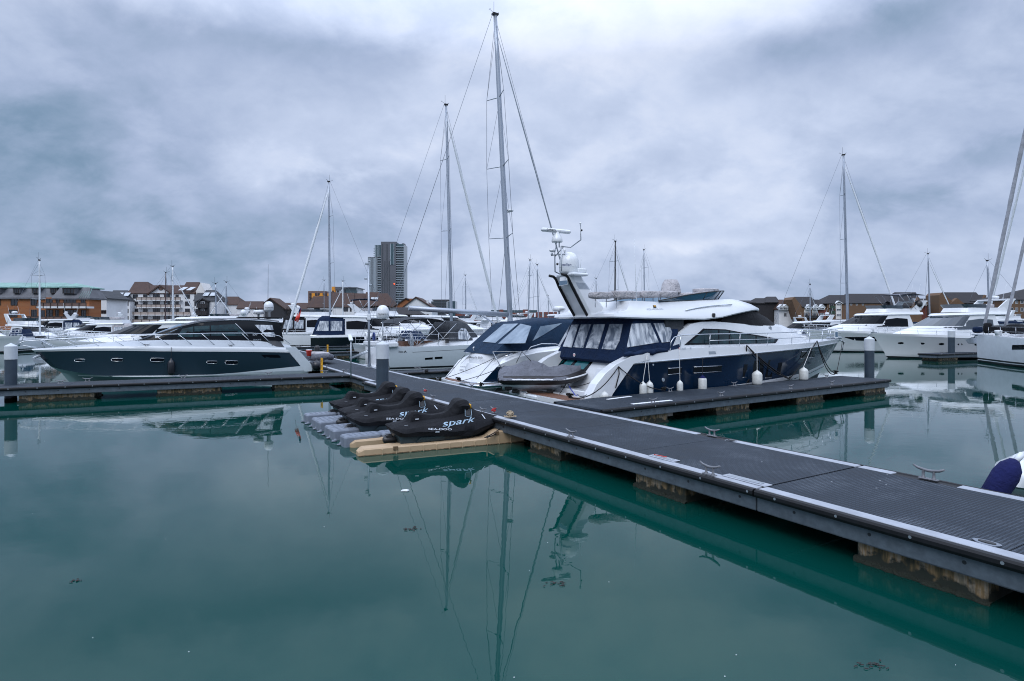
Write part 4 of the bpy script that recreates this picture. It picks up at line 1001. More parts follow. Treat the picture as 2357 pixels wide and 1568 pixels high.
def knot(u, v, zf, z, label, s=.12, m='rope_black'):
    p = at(*zf((u, v)), z); mb = MB(); rnd = random.Random(int(u)); mb.tube([p+Vector((rnd.uniform(-s, s), rnd.uniform(-s, s)*.7, rnd.uniform(0, s*1.3))) for _ in range(26)], .022, n=5); tag(mb.build('line_coil', m), label, 'rope', 'coils of black line')
knot(1890, 1000, z4, DZ+.02, 'coil of black line on the finger cleat nearest the yacht bow', .13)
knot(1090, 1085, z4, DZ+.02, 'coil of black line hanging over the finger amidships of the yacht', .13)
knot(1475, 1045, z4, DZ+.02, 'coil of black line on the finger under the long spring lines', .10)
knot(348, 1148, z4, DZ+.02, 'coil of black line on the finger cleat near the twin fenders', .10)
knot(1135, 1455, z3, DZ+.02, 'coil of black line at the corner of the swim platform', .12)
# ================================================================ white cruiser with navy canopy, moored stern to beside the navy yacht
zA = PM(1600, 1350, .33941); zB = PM(1200, 1230, .29699); zC = PM(1740, 1200, .26782)
def cruiser():
    p = WALK.world(-12.75, 4.35, 0); fr = Frame((p.x, p.y), WANG); root = empty('motor_cruiser', (p.x, p.y, 0), WANG, 'white motor cruiser with dark navy canopy, rounded stern and teak platform', 'motor cruiser')
    bd = [(1, 2.0), (4, 2.18), (8, 2.15), (11, 1.75), (13.5, .95), (15, .3), (15.5, 0)]
    H = Loft([dict(x=(.5, 13.4), z=lambda x, t: -.35, b=T([(.5, 1.6), (8, 1.6), (13.4, 0)])),
              dict(x=(.25, 14.4), z=T([(.2, .36), (9, .42), (14.4, .9)]), b=T([(.2, 1.85), (4, 2.05), (8, 2.0), (11, 1.4), (13.4, .5), (14.4, 0)])),
              dict(x=(1.05, 15.2), z=T([(1.0, 1.16), (3.4, 1.26), (9, 1.5), (15.2, 1.85)]), b=lambda x, t: max(0, sinterp(bd, x*15.5/15.2))),
              dict(x=(1.15, 15.35), z=T([(1.1, 1.24), (1.8, 1.50), (2.8, 1.72), (4.4, 1.86), (9, 1.98), (15.3, 2.05)]), b=lambda x, t: max(0, sinterp(bd, x*15.5/15.35)+.02)),
              dict(x=(1.5, 15.2), z=T([(1.5, 1.50), (2.8, 1.90), (4.4, 2.04), (9, 2.12), (15.2, 2.10)]), b=lambda x, t: max(0, sinterp(bd, x*15.5/15.2)-.28))])
    mb = MB(); H.mesh(mb, mf=lambda i, k: (1, 2, 0, 0)[i]); mb.build('hull', ['gelcoat', 'gelcoat_soft', 'navy_hull'], root, sharp=35)
    o = patch('hull_vent', [[(1.30, .95), (1.42, .95), (1.42, 1.05), (1.30, 1.05)]], H.y, 'steel', root)
    # platform
    mb = MB(); P = []
    for i in range(25):
        a = math.pi*(i/24)-math.pi/2; P.append((.75-1.0*math.cos(a)**.7*1.0 if math.cos(a) > 0 else .75, 2.12*math.sin(a)))
    P = [(1.2, -2.12)]+P+[(1.2, 2.12)]
    mb.prism(P, .25, .44); o = mb.build('swim_platform', 'gelcoat', root)
    mb = MB(); mb.prism([(x*.86+.12, y*.90) for x, y in P], .44, .452); mb.build('teak', 'teak', o)
    # rounded transom
    rows = []
    for z, x0, w, k in ((.40, .45, 1.45, .16), (.46, .50, 1.45, .16), (.95, .72, 1.32, .14), (1.18, .88, 1.25, .13), (1.22, 1.0, 1.22, .12), (1.62, 1.12, 1.35, .10), (1.80, 1.30, 1.45, .08), (1.82, 1.7, 1.45, .05)):
        rows.append([(2.6, -w-.15, z)]+[(x0+k*(w*(i/6-1))**2*1.6, w*(i/6-1), z) for i in range(13)]+[(2.6, w+.15, z)])
    mb = MB(); mb.grid(rows, 0, True); tr = mb.build('transom', 'gelcoat', root, sharp=30)
    # bulging quarters
    for sd in (-1, 1):
        rows = []
        for z, x0, w in ((.40, .62, .62), (.8, .78, .60), (1.15, 1.0, .55), (1.45, 1.35, .45), (1.7, 1.9, .3)):
            rows.append([(3.0, sd*2.06, z)]+[(x0+.9*abs(math.sin(a*math.pi/12))**2.2, sd*(1.42+w*math.sin(a*math.pi/12)), z) for a in range(7)])
        mb = MB(); mb.grid(rows, 0, True); mb.build('quarter', 'gelcoat', root, sharp=40)
    def tp(p):   # on the transom surface
        return p
    for txt, a, w, h, sh in (('Memphis Belle', ((545, 868), (745, 878)), None, .15, .2), ('GUERNSEY', ((405, 1003), (498, 1008)), None, .075, .1), ('2003', ((398, 1062), (468, 1070)), None, .14, .1)):
        x0 = .88 if h > .145 else (.70 if h < .1 else .66)
        if txt == 'Memphis Belle': x0 = 1.05
        pl = on_plane(fr, a, (x0, 0, 1.0), (-1, 0, .12), zC); d = pl[1]-pl[0]
        lettering(txt, pl[0]+Vector((-.12, 0, 0)), d, (.12, 0, 1), h, 'ink_black', tr, shear=sh, bold=.02, width=d.length)
    lp = H.px if False else None
    # canopy
    CP = Loft([dict(x=(1.15, 8.2), z=T([(1.1, 1.70), (3, 1.86), (8.2, 2.2)]), b=T([(1.1, 1.50), (2.5, 1.75), (8, 1.7)])),
               dict(x=(1.55, 8.2), z=T([(1.5, 2.04), (3, 2.10), (8.2, 2.4)]), b=T([(1.5, 1.50), (2.8, 1.72), (8, 1.7)])),
               dict(x=(2.75, 8.0), z=T([(2.7, 3.02), (5, 3.10), (8, 3.05)]), b=T([(2.7, 1.42), (4, 1.5), (8, 1.45)])),
               dict(x=(2.95, 8.0), z=T([(2.9, 3.14), (5, 3.30), (8, 3.3)]), b=T([(2.9, 1.25), (8, 1.2)])),
               dict(x=(3.1, 8.0), z=T([(3.1, 3.20), (5, 3.40), (8, 3.42)]), b=T([(3.1, .6), (8, .6)]))], ts=[i/12 for i in range(13)])
    mb = MB(); CP.mesh(mb); can = mb.build('canopy', 'dark_navy_canvas', root, sharp=50)
    pn = Vector((-.98, 0, 1.20)).normalized(); p0 = (1.55, 0, 2.04)
    for a in ([(715, 632), (1030, 365), (1245, 360), (905, 648)], [(945, 660), (1285, 362), (1440, 398), (1350, 652)]):
        pts = on_plane(fr, a, p0, pn, zC); panel('clear_panel', [pts], pn, 'vinyl_blue', can, off=.03)
    pts = trace(fr, [(1455, 612), (1575, 395), (1895, 345), (1620, 520)], CP.y, zC); patch('clear_panel', [pts], CP.y, 'vinyl_blue', can, eps=.02, cut=.5)
    # radar arch wing, hard top behind
    mb = MB(); mb.prism([(4.6, 1.95), (6.6, 3.0), (7.1, 3.0), (6.4, 2.4), (6.6, 2.0)], -1.86, -1.74, axis='Y'); mb.prism([(4.6, 1.95), (6.6, 3.0), (7.1, 3.0), (6.4, 2.4), (6.6, 2.0)], 1.74, 1.86, axis='Y'); mb.build('arch_wing', 'gelcoat', root)
    mb = MB(); mb.box((7.6, 0, 3.52), (3.2, 2.7, .14), bev=.06); o = mb.build('hard_top', 'gelcoat', root)
    q = fr.uv(*zC((1855, 135)), 0); x = q[0]; zz = q[1]
    mb = MB(); mb.lathe([(.04, 3.55), (.05, zz-.12)], (x, 0, 0), n=8); mb.lathe([(.26, zz-.13), (.31, zz-.09), (.31, zz+.05), (.27, zz+.12), (.1, zz+.14), (.01, zz+.14)], (x, 0, 0), n=20); dm = mb.build('radar', 'gelcoat', o)
    lettering('GARMIN', (x-.22, -.335, zz-.05), (1, 0, 0), (0, 0, 1), .1, 'ink_black', dm, bold=.02, width=.36)
    # quarter rails, cleats, stern light, boarding rail
    mb = MB()
    for sd in (-1, 1):
        mb.tube([(2.6, sd*1.98, 1.80), (2.9, sd*1.95, 2.02), (3.5, sd*1.95, 2.16), (4.3, sd*1.93, 2.14), (4.9, sd*1.93, 2.02)], .022, n=6)
        mb.tube([(1.5, sd*1.98, 1.62), (1.9, sd*1.95, 1.74)], .035, n=6)
    mb.build('hand_rail', 'steel', root)
    mb = MB(); y0 = -1.1; mb.tube([(-.12, -.75, .50), (-.02, -1.6, .50), (.35, -2.0, .50), (1.3, -2.15, .50)], .03, n=6); mb.tube([(-.2, -.9, .40), (-.08, -1.7, .36), (.35, -2.12, .36), (1.4, -2.2, .36)], .06, n=6); mb.build('platform_rail', 'steel', root)
    patch('name_band', [[(.9, .10), (3.2, .14), (3.2, .40), (1.2, .36)]], lambda x, z: 2.06, 'ink_black', root, eps=.02)
    a, b = (1.45, .15), (3.1, .16); hull_text('SUNSEEKER', a, b, .16, fr, lambda x, z: 2.06, 'letter_white', root, bold=.02, sp=1.1, eps=.03)
    mb = MB(); mb.tube([(1.15, .35, 1.80), (1.1, .35, 1.93), (1.16, .35, 1.98)], .03, n=6); mb.build('stern_light', 'gelcoat', root)
    return root, fr
mat('vinyl_blue', (.10, .15, .21), .14, spec=.4, col2=(.24, .31, .38), vs=1.1)
CR, CF = cruiser()
ca = CF.world(1.25, 1.5, 1.55); cb = CF.world(1.25, -1.5, 1.55)
rope([ca, at(*zC((160, 1165)), .70)], .013, 'rope_black', 'black line from the port quarter of the canopied cruiser to its platform edge')
rope(sag(cb, at(*zC((170, 1162)), .70), .05), .013, 'rope_black', 'black line crossing the white stern from the starboard quarter')
rope(sag(CF.world(1.6, -2.0, 1.25), at(*zC((370, 1215)), .70), .06), .013, 'rope_black', 'black line from the starboard quarter down to the walkway cleat')
rope([cb, at(*zC((620, 1180)), .70)], .010, 'rope_black', 'thin black line dropping to the platform corner of the cruiser')
# davit poles and bridle over the tender
t0 = TF.world(-.55, -.25, 1.58)
for k, (p, q) in enumerate((((863, 775), (1000, 1035)), ((1300, 772), (1215, 935)), ((1300, 772), (1435, 915)))):
    mb = MB(); mb.tube([TF.uv and atd(*zC(p), t0.y+.2), atd(*zC(q), t0.y)], .018 if k == 0 else .012, n=5); tag(mb.build('tender_support_pole', 'dull_steel' if k == 0 else 'rope_black'), ['slim steel pole leaning over the left end of the tender', 'left strap of the bridle rising from the tender cover', 'right strap of the bridle rising from the tender cover'][k], 'pole' if k == 0 else 'strap')
rope([atd(*zC((863, 772)), t0.y+.2), atd(*zC((1300, 770)), t0.y+.2)], .008, 'rope_white', 'thin pale cord stretched level above the tender')
knot(350, 1215, zC, DZ+.02, 'coil of black line on the walkway edge below the cruiser stern', .13)
knot(695, 1285, zC, DZ+.02, 'coil of black line on the walkway edge below the lettered hull', .11)
knot(1450, 435, PM(1400, 1400, .21213), DZ+.02, 'coil of black line on the narrow finger left of the cruiser', .12)
rope(sag(at(*PM(1400, 1400, .21213)((1500, 435)), .75), CF.world(1.5, 2.0, 1.2), .15), .013, 'rope_black', 'black line from the narrow finger up to the port side of the cruiser')
# ================================================================ dark slate sports yacht on the left (bow to the left)
zD = PM(620, 1150, .27153); zE = PM(100, 1220, .25456)
def sports_yacht():
    org = (-13.0, 37.0); rz = R(208); fr = Frame(org, rz); root = empty('sports_yacht', (*org, 0), rz, 'long sports motor yacht with dark slate blue hull and black glass arch', 'motor yacht')
    bd = [(.0, 1.95), (3, 2.1), (6, 2.1), (9, 1.82), (11, 1.15), (12.4, .45), (13.2, 0)]
    ch = [(.1, .30), (4, .28), (7, .26), (9.4, .34), (12.0, .74), (12.5, .9)]
    H = Loft([dict(x=(.3, 11.4), z=lambda x, t: -.35, b=T([(.3, 1.3), (7, 1.2), (9.5, .5), (11.4, 0)])),
              dict(x=(.15, 12.0), z=T([(.1, .05), (8, .05), (10.5, .22), (12.0, .55)]), b=T([(.1, 1.85), (7, 1.80), (9.4, 1.25), (11, .55), (12.0, 0)])),
              dict(x=(.1, 12.45), z=T(ch), b=T([(.1, 2.0), (7, 1.98), (9.4, 1.62), (11, .98), (12.45, 0)])),
              dict(x=(.98, 13.1), z=T([(.9, 1.42), (2.8, 1.50), (7.1, 1.62), (10, 1.70), (13.1, 1.66)]), b=lambda x, t: max(0, sinterp(bd, x+.1))),
              dict(x=(1.0, 13.2), z=T([(1.0, 1.56), (2.8, 1.64), (7.1, 1.76), (10, 1.82), (13.2, 1.74)]), b=lambda x, t: max(0, sinterp(bd, x)+.02)),
              dict(x=(.8, 13.22), z=T([(.8, 1.68), (2.8, 1.76), (7.1, 1.88), (10, 1.92), (13.2, 1.80)]), b=lambda x, t: max(0, sinterp(bd, x)-.02)),
              dict(x=(.9, 13.05), z=T([(.9, 1.84), (2.8, 2.12), (7.1, 2.22), (8.2, 2.20), (9.6, 2.10), (11.9, 1.90), (13.05, 1.82)]), b=lambda x, t: max(0, sinterp([(.9, 1.75), (6, 1.72), (9, 1.35), (11, .75), (12.4, .2), (13.05, 0)], x)))])
    mb = MB(); H.mesh(mb, mf=lambda i, k: (3, 3, 2, 0, 0, 4)[i]); mb.build('hull', ['gelcoat', 'boot_black', 'slate_hull', 'keel_green', 'silver_deck'], root, sharp=30)
    # white counter at the stern, pale line at the chine
    for sd in (1, -1):
        mb = MB(); mb.prism([(1.15, 1.72), (.60, 1.72), (.10, 1.12), (-.30, .62), (-.30, .30), (.12, .28), (.52, .86), (.98, 1.46), (1.15, 1.5)], sd*1.80, sd*2.03, axis='Y'); mb.build('quarter', 'silver_hull', root)
    patch('counter_panel', [[(-.05, .60), (.3, .62), (1.9, .50), (3.6, .36), (5.2, .29), (-.05, .18)]], H.y, 'silver_hull', root, eps=.022, side=1, both=True)
    patch('chine_line', [[(-.1, .20), (11.2, .42), (11.2, .37), (-.1, .10)]], H.y, 'sign_white', root, eps=.02, side=1, both=True)
    mb = MB(); mb.box((-.25, 0, .38), (1.3, 3.7, .16), bev=.05); o = mb.build('swim_platform', 'gelcoat', root); mb = MB(); mb.box((-.25, 0, .466), (1.1, 3.4, .012)); mb.build('teak', 'teak', o)
    # portholes with steel rims
    for cx, cy, w, h, zf in ((715, 990, 98, 24, z1), (1050, 985, 108, 27, z1), (1410, 986, 128, 34, z1), (1900, 1007, 100, 24, z1), (2075, 1010, 120, 34, z1)):
        P = [(cx-w/2, cy-h*.2), (cx-w/2+8, cy-h*.45), (cx, cy-h/2), (cx+w/2-8, cy-h*.45), (cx+w/2, cy-h*.2), (cx+w/2-6, cy+h*.4), (cx, cy+h/2), (cx-w/2+6, cy+h*.4)]
        tr = trace(fr, P, H.y, zf, 1); o = patch('porthole', [tr], H.y, 'dark_glass', root, eps=.012, side=1)
        mb = MB(); mb.tube([(s, H.y(s, z)+.016, z) for s, z in tr+[tr[0]]], .014, n=5); mb.build('rim', 'steel', o)
    patch('aft_window', [trace(fr, [(1560, 992), (1815, 990), (1870, 1038), (1610, 1036)], H.y, zD, 1)], H.y, 'dark_glass', root, eps=.012, side=1)
    for p, m in (((1955, 1085), 'steel'), ((1990, 1050), None)):
        if m: (s, z), = trace(fr, [p], H.y, zD, 1); mb = MB(); mb.lathe([(.05, 0), (.05, .02), (.03, .02)], (s, H.y(s, z), z), 0, 10, 'Y'); mb.build('vent_cap', 'steel', root)
    # deckhouse: black glass arch
    roof = [(1.0, 3.20), (1.9, 3.33), (3.5, 3.42), (5.2, 3.34), (6.4, 3.06), (7.4, 2.68), (8.2, 2.34), (8.8, 2.14)]
    base = lambda x: 2.06
    def brow(q, w): return dict(x=(1.45-(1-q)*.22, 8.8), z=lambda x, t, q=q: base(x)+(sinterp(roof, x)-base(x))*q, b=lambda x, t, w=w: sinterp([(.8, 1.66), (5, 1.62), (7, 1.42), (8.2, 1.05), (8.8, .6)], x)*w)
    D = Loft([brow(0, 1), brow(.45, .97), brow(.86, .88), brow(.96, .80), brow(1, .68)], ts=[i/20 for i in range(21)])
    mb = MB(); D.mesh(mb, mf=lambda i, k: (0, 0, 1, 2)[i], topm=2); dk = mb.build('deckhouse', ['dark_glass', 'carbon', 'slate_roof'], root, sharp=30)
    # the roof brow above the glass
    mb = MB()
    for sd in (1, -1): mb.tube([(x, sd*(D.y(x, base(x)+(sinterp(roof, x)-base(x))*.90)+.02), base(x)+(sinterp(roof, x)-base(x))*.90) for x in [1.3+i*.35 for i in range(21)]], .05, n=6)
    mb.build('roof_brow', 'slate_roof', dk)
    mb = MB(); mb.tube([(x, D.y(x, sinterp(roof, x)-.12)+.07, sinterp(roof, x)-.10) for x in (1.35, 2, 3, 4, 4.4)], .022, n=6); mb.build('roof_rail', 'steel', dk)
    for a in ([(825, 560), (1175, 540), (1345, 715), (825, 712)], [(400, 610), (565, 575), (565, 730), (330, 725)], [(580, 572), (805, 562), (805, 715), (580, 728)]):
        patch('side_window', [trace(fr, a, D.y, zD, 1)], D.y, 'saloon_glass', dk, eps=.012, side=1)
    patch('windscreen', [trace(fr, [(1320, 775), (1620, 660), (1640, 690), (1400, 790)], D.y, z1, 1)], D.y, 'blue_glass', dk, eps=.012, side=1)
    patch('clear_panel', [trace(fr, [(1465, 550), (1728, 555), (1770, 730), (1640, 722), (1615, 705)], D.y, zD, 1)], D.y, 'clear_vinyl', dk, eps=.014, side=1, cut=.5)
    mb = MB(); a, b = trace(fr, [(1182, 530), (1375, 722)], D.y, zD, 1); mb.tube([(a[0]+(b[0]-a[0])*i/6, D.y(a[0]+(b[0]-a[0])*i/6, a[1]+(b[1]-a[1])*i/6)+.03, a[1]+(b[1]-a[1])*i/6) for i in range(7)], .028, n=6); mb.build('pillar', 'dull_steel', dk)
    def lt(txt, p, q, h, m, surf, **k):
        a, b = trace(fr, [p, q], surf, zD, 1)
        def proj(v): return Vector((v.x, surf(v.x, v.z)+.02, v.z))
        return lettering(txt, (a[0], 0, a[1]), Vector((-1, 0, 0)), Vector((0, 0, 1)), h, m, root, width=abs(b[0]-a[0]), proj=proj, **k)
    lt('SC47', (1440, 708), (1508, 708), .13, 'letter_white', D.y, bold=.03)
    lt('SEALINE', (1448, 782), (1565, 782), .12, 'ink_grey', H.y, bold=.01)
    # side wing behind the glass (dark)
    patch('cockpit_side', [trace(fr, [(1590, 752), (1850, 800), (1905, 880), (1780, 870), (1700, 830), (1610, 775)], H.y, zD, 1)], H.y, 'boot_black', root, eps=.02, side=1)
    # rail with raking stanchions
    top = [(13.75, 1.95), (13.7, 2.10), (13.5, 2.20), (12.6, 2.27), (11, 2.36), (9, 2.46), (7, 2.53), (5, 2.57), (3, 2.56), (2.0, 2.50), (1.5, 2.38), (.9, 1.90)]
    def ry(x): return max(.0, sinterp(bd, x)-.12) if x < 13.3 else max(.02, .12)
    mb = MB()
    for sd in (1, -1):
        mb.tube([(x, sd*ry(x), z) for x, z in top], .020, n=6)
        for x in (12.9, 11.9, 10.9, 9.8, 8.8, 7.7, 6.6, 5.5, 4.5, 3.5, 2.5):
            xb = x-.75; mb.tube([(x, sd*ry(x), interp(sorted(top), x)), (xb, sd*ry(xb), sinterp([(.8, 1.70), (7.1, 1.88), (10, 1.92), (13.2, 1.80)], xb))], .015, n=5)
        mb.tube([(13.6, sd*.12, 1.98), (12.9, sd*.35, 1.84)], .015, n=5)
    mb.build('guard_rail', 'steel', root)
    # anchor, cleats, roof gear
    mb = MB(); mb.box((12.95, 0, 1.42), (.5, .12, .12), ry=.5, bev=.03); mb.prism([(12.75, 1.2), (13.2, 1.35), (13.1, 1.12), (12.7, 1.04)], -.10, .10, axis='Y'); mb.build('anchor', 'dull_steel', root)
    for x in (8.05, 4.05):
        c = add_cleat(root, x, sinterp(bd, x)-.06, sinterp([(.8, 1.70), (7.1, 1.88), (10, 1.92)], x)+.01, .8)
    def P(u, v, y): q = fr.uv(*zD((u, v)), y); return q
    x, z = P(1675, 345, .5); r = .27
    mb = MB(); mb.lathe([(.12, 3.36), (.10, z-.06), (.22, z), (r, z+.06), (r, z+.30), (r*.9, z+.42), (r*.6, z+.52), (r*.25, z+.56), (.01, z+.57)], (x, .5, 0), n=20); d1 = mb.build('satellite_dome', 'gelcoat', root)
    lettering('Raymarine', (x+.23, .5+r+.02, z+.16), (-1, 0, 0), (0, 0, 1), .10, 'ink_black', d1, bold=.02, width=.44)
    x, z = P(1525, 400, .4); mb = MB(); mb.lathe([(.06, 3.36), (.06, z), (.26, z+.02), (.30, z+.06), (.29, z+.22), (.25, z+.26), (.01, z+.27)], (x, .4, 0), n=20); d2 = mb.build('radar', 'gelcoat', root)
    lettering('Raymarine', (x+.25, .72, z+.08), (-1, 0, 0), (0, 0, 1), .10, 'ink_black', d2, bold=.02, width=.48)
    a, b = P(1662, 440, .6), P(1668, -340, .6); mb = MB(); mb.tube([(a[0], .6, a[1]), (b[0], .6, b[1])], [.018, .006], n=5); mb.build('whip_aerial', 'carbon', root)
    mb = MB(); mb.box((2.4, 0, 3.46), (2.4, 1.9, .06), bev=.02); mb.build('sun_roof', 'carbon', root)
    return root, fr, H
mat('slate_roof', (.030, .040, .055), .35, coat=.2, var=.1)
SY, SF, SH = sports_yacht()
(s_, z_), = trace(SF, [(1535, 1075)], SH.y, z1, 1)
w = SF.world(s_, SH.y(s_, .8)+.22, .80); fender(w, .85, .17, 'fender_black', 'long black fender hanging amidships on the slate yacht', SF.world(s_, SH.y(s_, 1.6)+.05, 1.85))
def ball(loc, r, label):
    root = empty('ball_fender', tuple(loc), 0, label, 'fender'); mb = MB(); mb.lathe([(.01, -r), (r*.5, -r*.87), (r*.87, -r*.5), (r, 0), (r*.87, r*.5), (r*.5, r*.87), (r*.2, r*1.0), (r*.16, r*1.15), (.01, r*1.16)], n=18); mb.build('body', 'fender_black', root)
ball(SF.world(-.55, 2.05, .62), .30, 'black ball fender at the stern corner of the slate yacht')
# ensign at the stern
def ensign(loc, h, label, rz=0.0, s=1.0):
    root = empty('ensign', tuple(loc), rz, label, 'flag', 'red ensigns'); mb = MB(); mb.tube([(0, 0, 0), (-.25*s, 0, h)], .015, n=5); mb.build('staff', 'white_mast', root)
    mb = MB(); rows = []
    for j in range(9):
        t = j/8; rows.append([(-.22*s*(1-i/6*.45)-.05+i/6*(.16+.08*math.sin(t*5))*s-.1*t, .07*math.sin(i*1.3+t*4), h*.98-t*.15*s-i/6*.75*s) for i in range(7)])
    mb.grid(rows, 0, True, mf=lambda i, k: 1 if (k < 2 and i < 5) else 0); mb.build('cloth', ['red_paint', 'ink_navy'], root)
ensign(SF.world(.5, .9, 2.6), 1.5, 'limp red ensign at the stern of the slate yacht', SF.rz)
# grey inflatable with outboard hanging at the stern
def dinghy():
    p = SF.world(-1.15, -.2, 0); root = empty('dinghy', tuple(p), SF.rz+R(90), 'grey covered inflatable dinghy with black outboard motor at the stern of the slate yacht', 'dinghy')
    mb = MB()
    pts = [(-1.3, -.5, 1.0), (0, -.55, 1.0), (.9, -.5, 1.02), (1.4, -.3, 1.08), (1.6, 0, 1.12), (1.4, .3, 1.08), (.9, .5, 1.02), (0, .55, 1.0), (-1.3, .5, 1.0)]
    mb.tube(pts, [.14]+[.2]*7+[.14], n=10); mb.build('tube', 'grey_canvas', root)
    blob('cover', (0, 0, 1.12), (2.6, 1.0, .42), 'pale_cover', root, 3, .08, .5)
    HL = Loft([dict(x=(-1.2, .9), z=lambda x, t: .62+.1*t, b=lambda x, t: .05), dict(x=(-1.2, 1.3), z=lambda x, t: .9+.1*t, b=T([(-1.2, .5), (.5, .45), (1.3, 0)]))]); mb = MB(); HL.mesh(mb); mb.build('hull', 'gelcoat_soft', root)
    o = blob('outboard_cowl', (-1.55, .1, 1.42), (.36, .34, .5), 'black_plastic', root, 1, .03, .6); mb = MB(); mb.box((-1.5, .1, 1.0), (.16, .14, .6), bev=.03); mb.lathe([(.10, -.12), (.12, 0), (.06, .12)], (-1.5, .1, .66), n=8, axis='X'); mb.build('outboard_leg', 'black_plastic', o)
    mb = MB(); mb.box((-.4, 0, .55), (.16, .8, .12), bev=.02); mb.box((.5, 0, .55), (.16, .8, .12), bev=.02); mb.build('chock', 'carbon', root)
dinghy()
tag_ = at(*zD((2030, 905)), 1.2)
def bucket(p, r, h, label):
    root = empty('bucket', tuple(p), 0, label, 'bucket'); mb = MB(); mb.lathe([(r*.75, 0), (r, h), (r*1.08, h+.01), (r*1.06, h-.03)], n=14); mb.build('pail', 'red_paint', root); mb = MB(); mb.lathe([(r*1.02, h), (r*1.04, h+.05), (.01, h+.06)], n=14); mb.build('lid', 'sign_white', root)
bucket(SF.world(-.35, .6, 1.12), .17, .34, 'red bucket with white lid beside the dinghy')
# ================================================================ sailing yachts
def rig(root, x, z0, z1, rake, r=.12, spreaders=(), fore=None, furl=0.0, back=None, boom=None, w=2.0, mast_m='alu_mast', wr=.012, jib_m='white_mast', gear=True, inner=None):
    """mast with spreaders, stays and shrouds in the boat's frame; rake = how far aft the head leans"""
    def mx(z): return x-rake*(z-z0)/(z1-z0)
    mb = MB(); n = 8; mb.tube([(mx(z0+(z1-z0)*i/n), 0, z0+(z1-z0)*i/n) for i in range(n+1)], [r*(1-.32*(i/n)**2) for i in range(n+1)], n=10); mast = mb.build('mast', mast_m, root)
    mb = MB(); tips = []
    for z, hw in spreaders:
        for sd in (1, -1): mb.tube([(mx(z), 0, z), (mx(z)-hw*.28, sd*hw, z+hw*.05)], [.045, .025], n=6)
        tips.append((mx(z)-hw*.28, hw, z+hw*.05))
    if tips: mb.build('spreaders', 'dull_steel', mast)
    mb = MB()
    for sd in (1, -1):
        pts = [(x-.3, sd*w*.9, z0-.6)]+[(a, sd*b, c) for a, b, c in tips]+[(mx(z1-.3), 0, z1-.3)]
        for p, q in zip(pts, pts[1:]): mb.tube([p, q], wr, n=4, caps=False)
        prev = z0+.2
        for (a, b, c), zt in zip(tips, [t[2] for t in tips[1:]]+[z1-.8]): mb.tube([(a, sd*b, c), (mx(zt-.4), 0, zt-.4)], wr*.8, n=4, caps=False)
        if tips: mb.tube([(x-.3, sd*w*.8, z0-.6), (mx(tips[0][2]), 0, tips[0][2])], wr, n=4, caps=False)
    if back is not None:
        b0 = Vector((back, 0, z0-.5)); top = Vector((mx(z1)-.2, 0, z1)); sp = top.lerp(b0, .78)
        mb.tube([top, sp], wr, n=4); 
        for sd in (1, -1): mb.tube([sp, (back, sd*w*.6, z0-.6)], wr, n=4)
    if fore is not None: mb.tube([(mx(z1-.6)+.1, 0, z1-.6), (fore, 0, z0-.5)], wr, n=4)
    mb.build('rigging', 'wire', root)
    if fore is not None and furl:
        a, b = Vector((mx(z1-1.5)+.12, 0, z1-1.5)), Vector((fore, 0, z0-.2)); mb = MB(); k = 26
        mb.tube([a.lerp(b, i/k) for i in range(k+1)], [furl*(.35+.65*min(1, 3.5*i/k))*(1-.35*max(0, i/k-.85)/.15)*(1+.12*math.sin(i*2.1)) for i in range(k+1)], n=8); mb.build('furled_jib', jib_m, root)
    if boom:
        bl, bz, br, bm = boom; mb = MB(); mb.tube([(x-.1, 0, z0+bz), (x-bl, 0, z0+bz+bl*.03)], br, n=8, flat=1.5); mb.tube([(x-.15, 0, z0+.3), (x-bl*.3, 0, z0+bz-.02)], .05, n=6); mb.build('boom', bm, root)
    if gear:
        mb = MB(); t = Vector((mx(z1), 0, z1)); mb.tube([t, t+Vector((.35, .1, .25))], .02, n=4); mb.tube([t+Vector((-.1, 0, 0)), t+Vector((-.1, 0, .9))], .012, n=4); mb.tube([t, t+Vector((-.5, -.1, .2))], .015, n=4); mb.tube([t+Vector((-.5, -.18, .2)), t+Vector((-.5, .0, .22))], .02, n=4); mb.box(t, (r*2.2, r*1.6, .12)); mb.build('masthead_gear', 'carbon', mast)
    return mast, mx
def sail_hull(root, L, B, fb, fbow, m='gelcoat', stripe='boot_black', plumb=True, windows=2, side=-1, low=None):
    bd = [(0, B*.42), (L*.2, B*.49), (L*.45, B*.5), (L*.7, B*.36), (L*.88, B*.15), (L, 0)]
    bl = L-(.15 if plumb else 1.2)
    H = Loft([dict(x=(.6, bl-.3), z=lambda x, t: -.3, b=lambda x, t: sinterp(bd, x*L/(bl-.3))*.7),
              dict(x=(.35, bl-.05), z=lambda x, t: .07, b=lambda x, t: sinterp(bd, x*L/(bl-.05))*.88),
              dict(x=(.33, bl), z=lambda x, t: .17, b=lambda x, t: sinterp(bd, x*L/bl)*.90),
              dict(x=(.31, bl), z=lambda x, t: .24, b=lambda x, t: sinterp(bd, x*L/bl)*.915),
              dict(x=(.29, bl+.02), z=lambda x, t: .36, b=lambda x, t: sinterp(bd, x*L/(bl+.02))*.93),
              dict(x=(.15, L-.02), z=lambda x, t: (fb+(fbow-fb)*t**1.5)*.7, b=lambda x, t: sinterp(bd, x*L/(L-.02))),
              dict(x=(0, L), z=lambda x, t: fb+(fbow-fb)*t**1.5, b=T(bd))])
    mb = MB(); H.mesh(mb, mf=lambda i, k: (1, 1, 2, 1, 0, 0)[i], topm=2); mb.build('hull', [m, stripe, 'gelcoat'], root, sharp=40)
    return H, bd
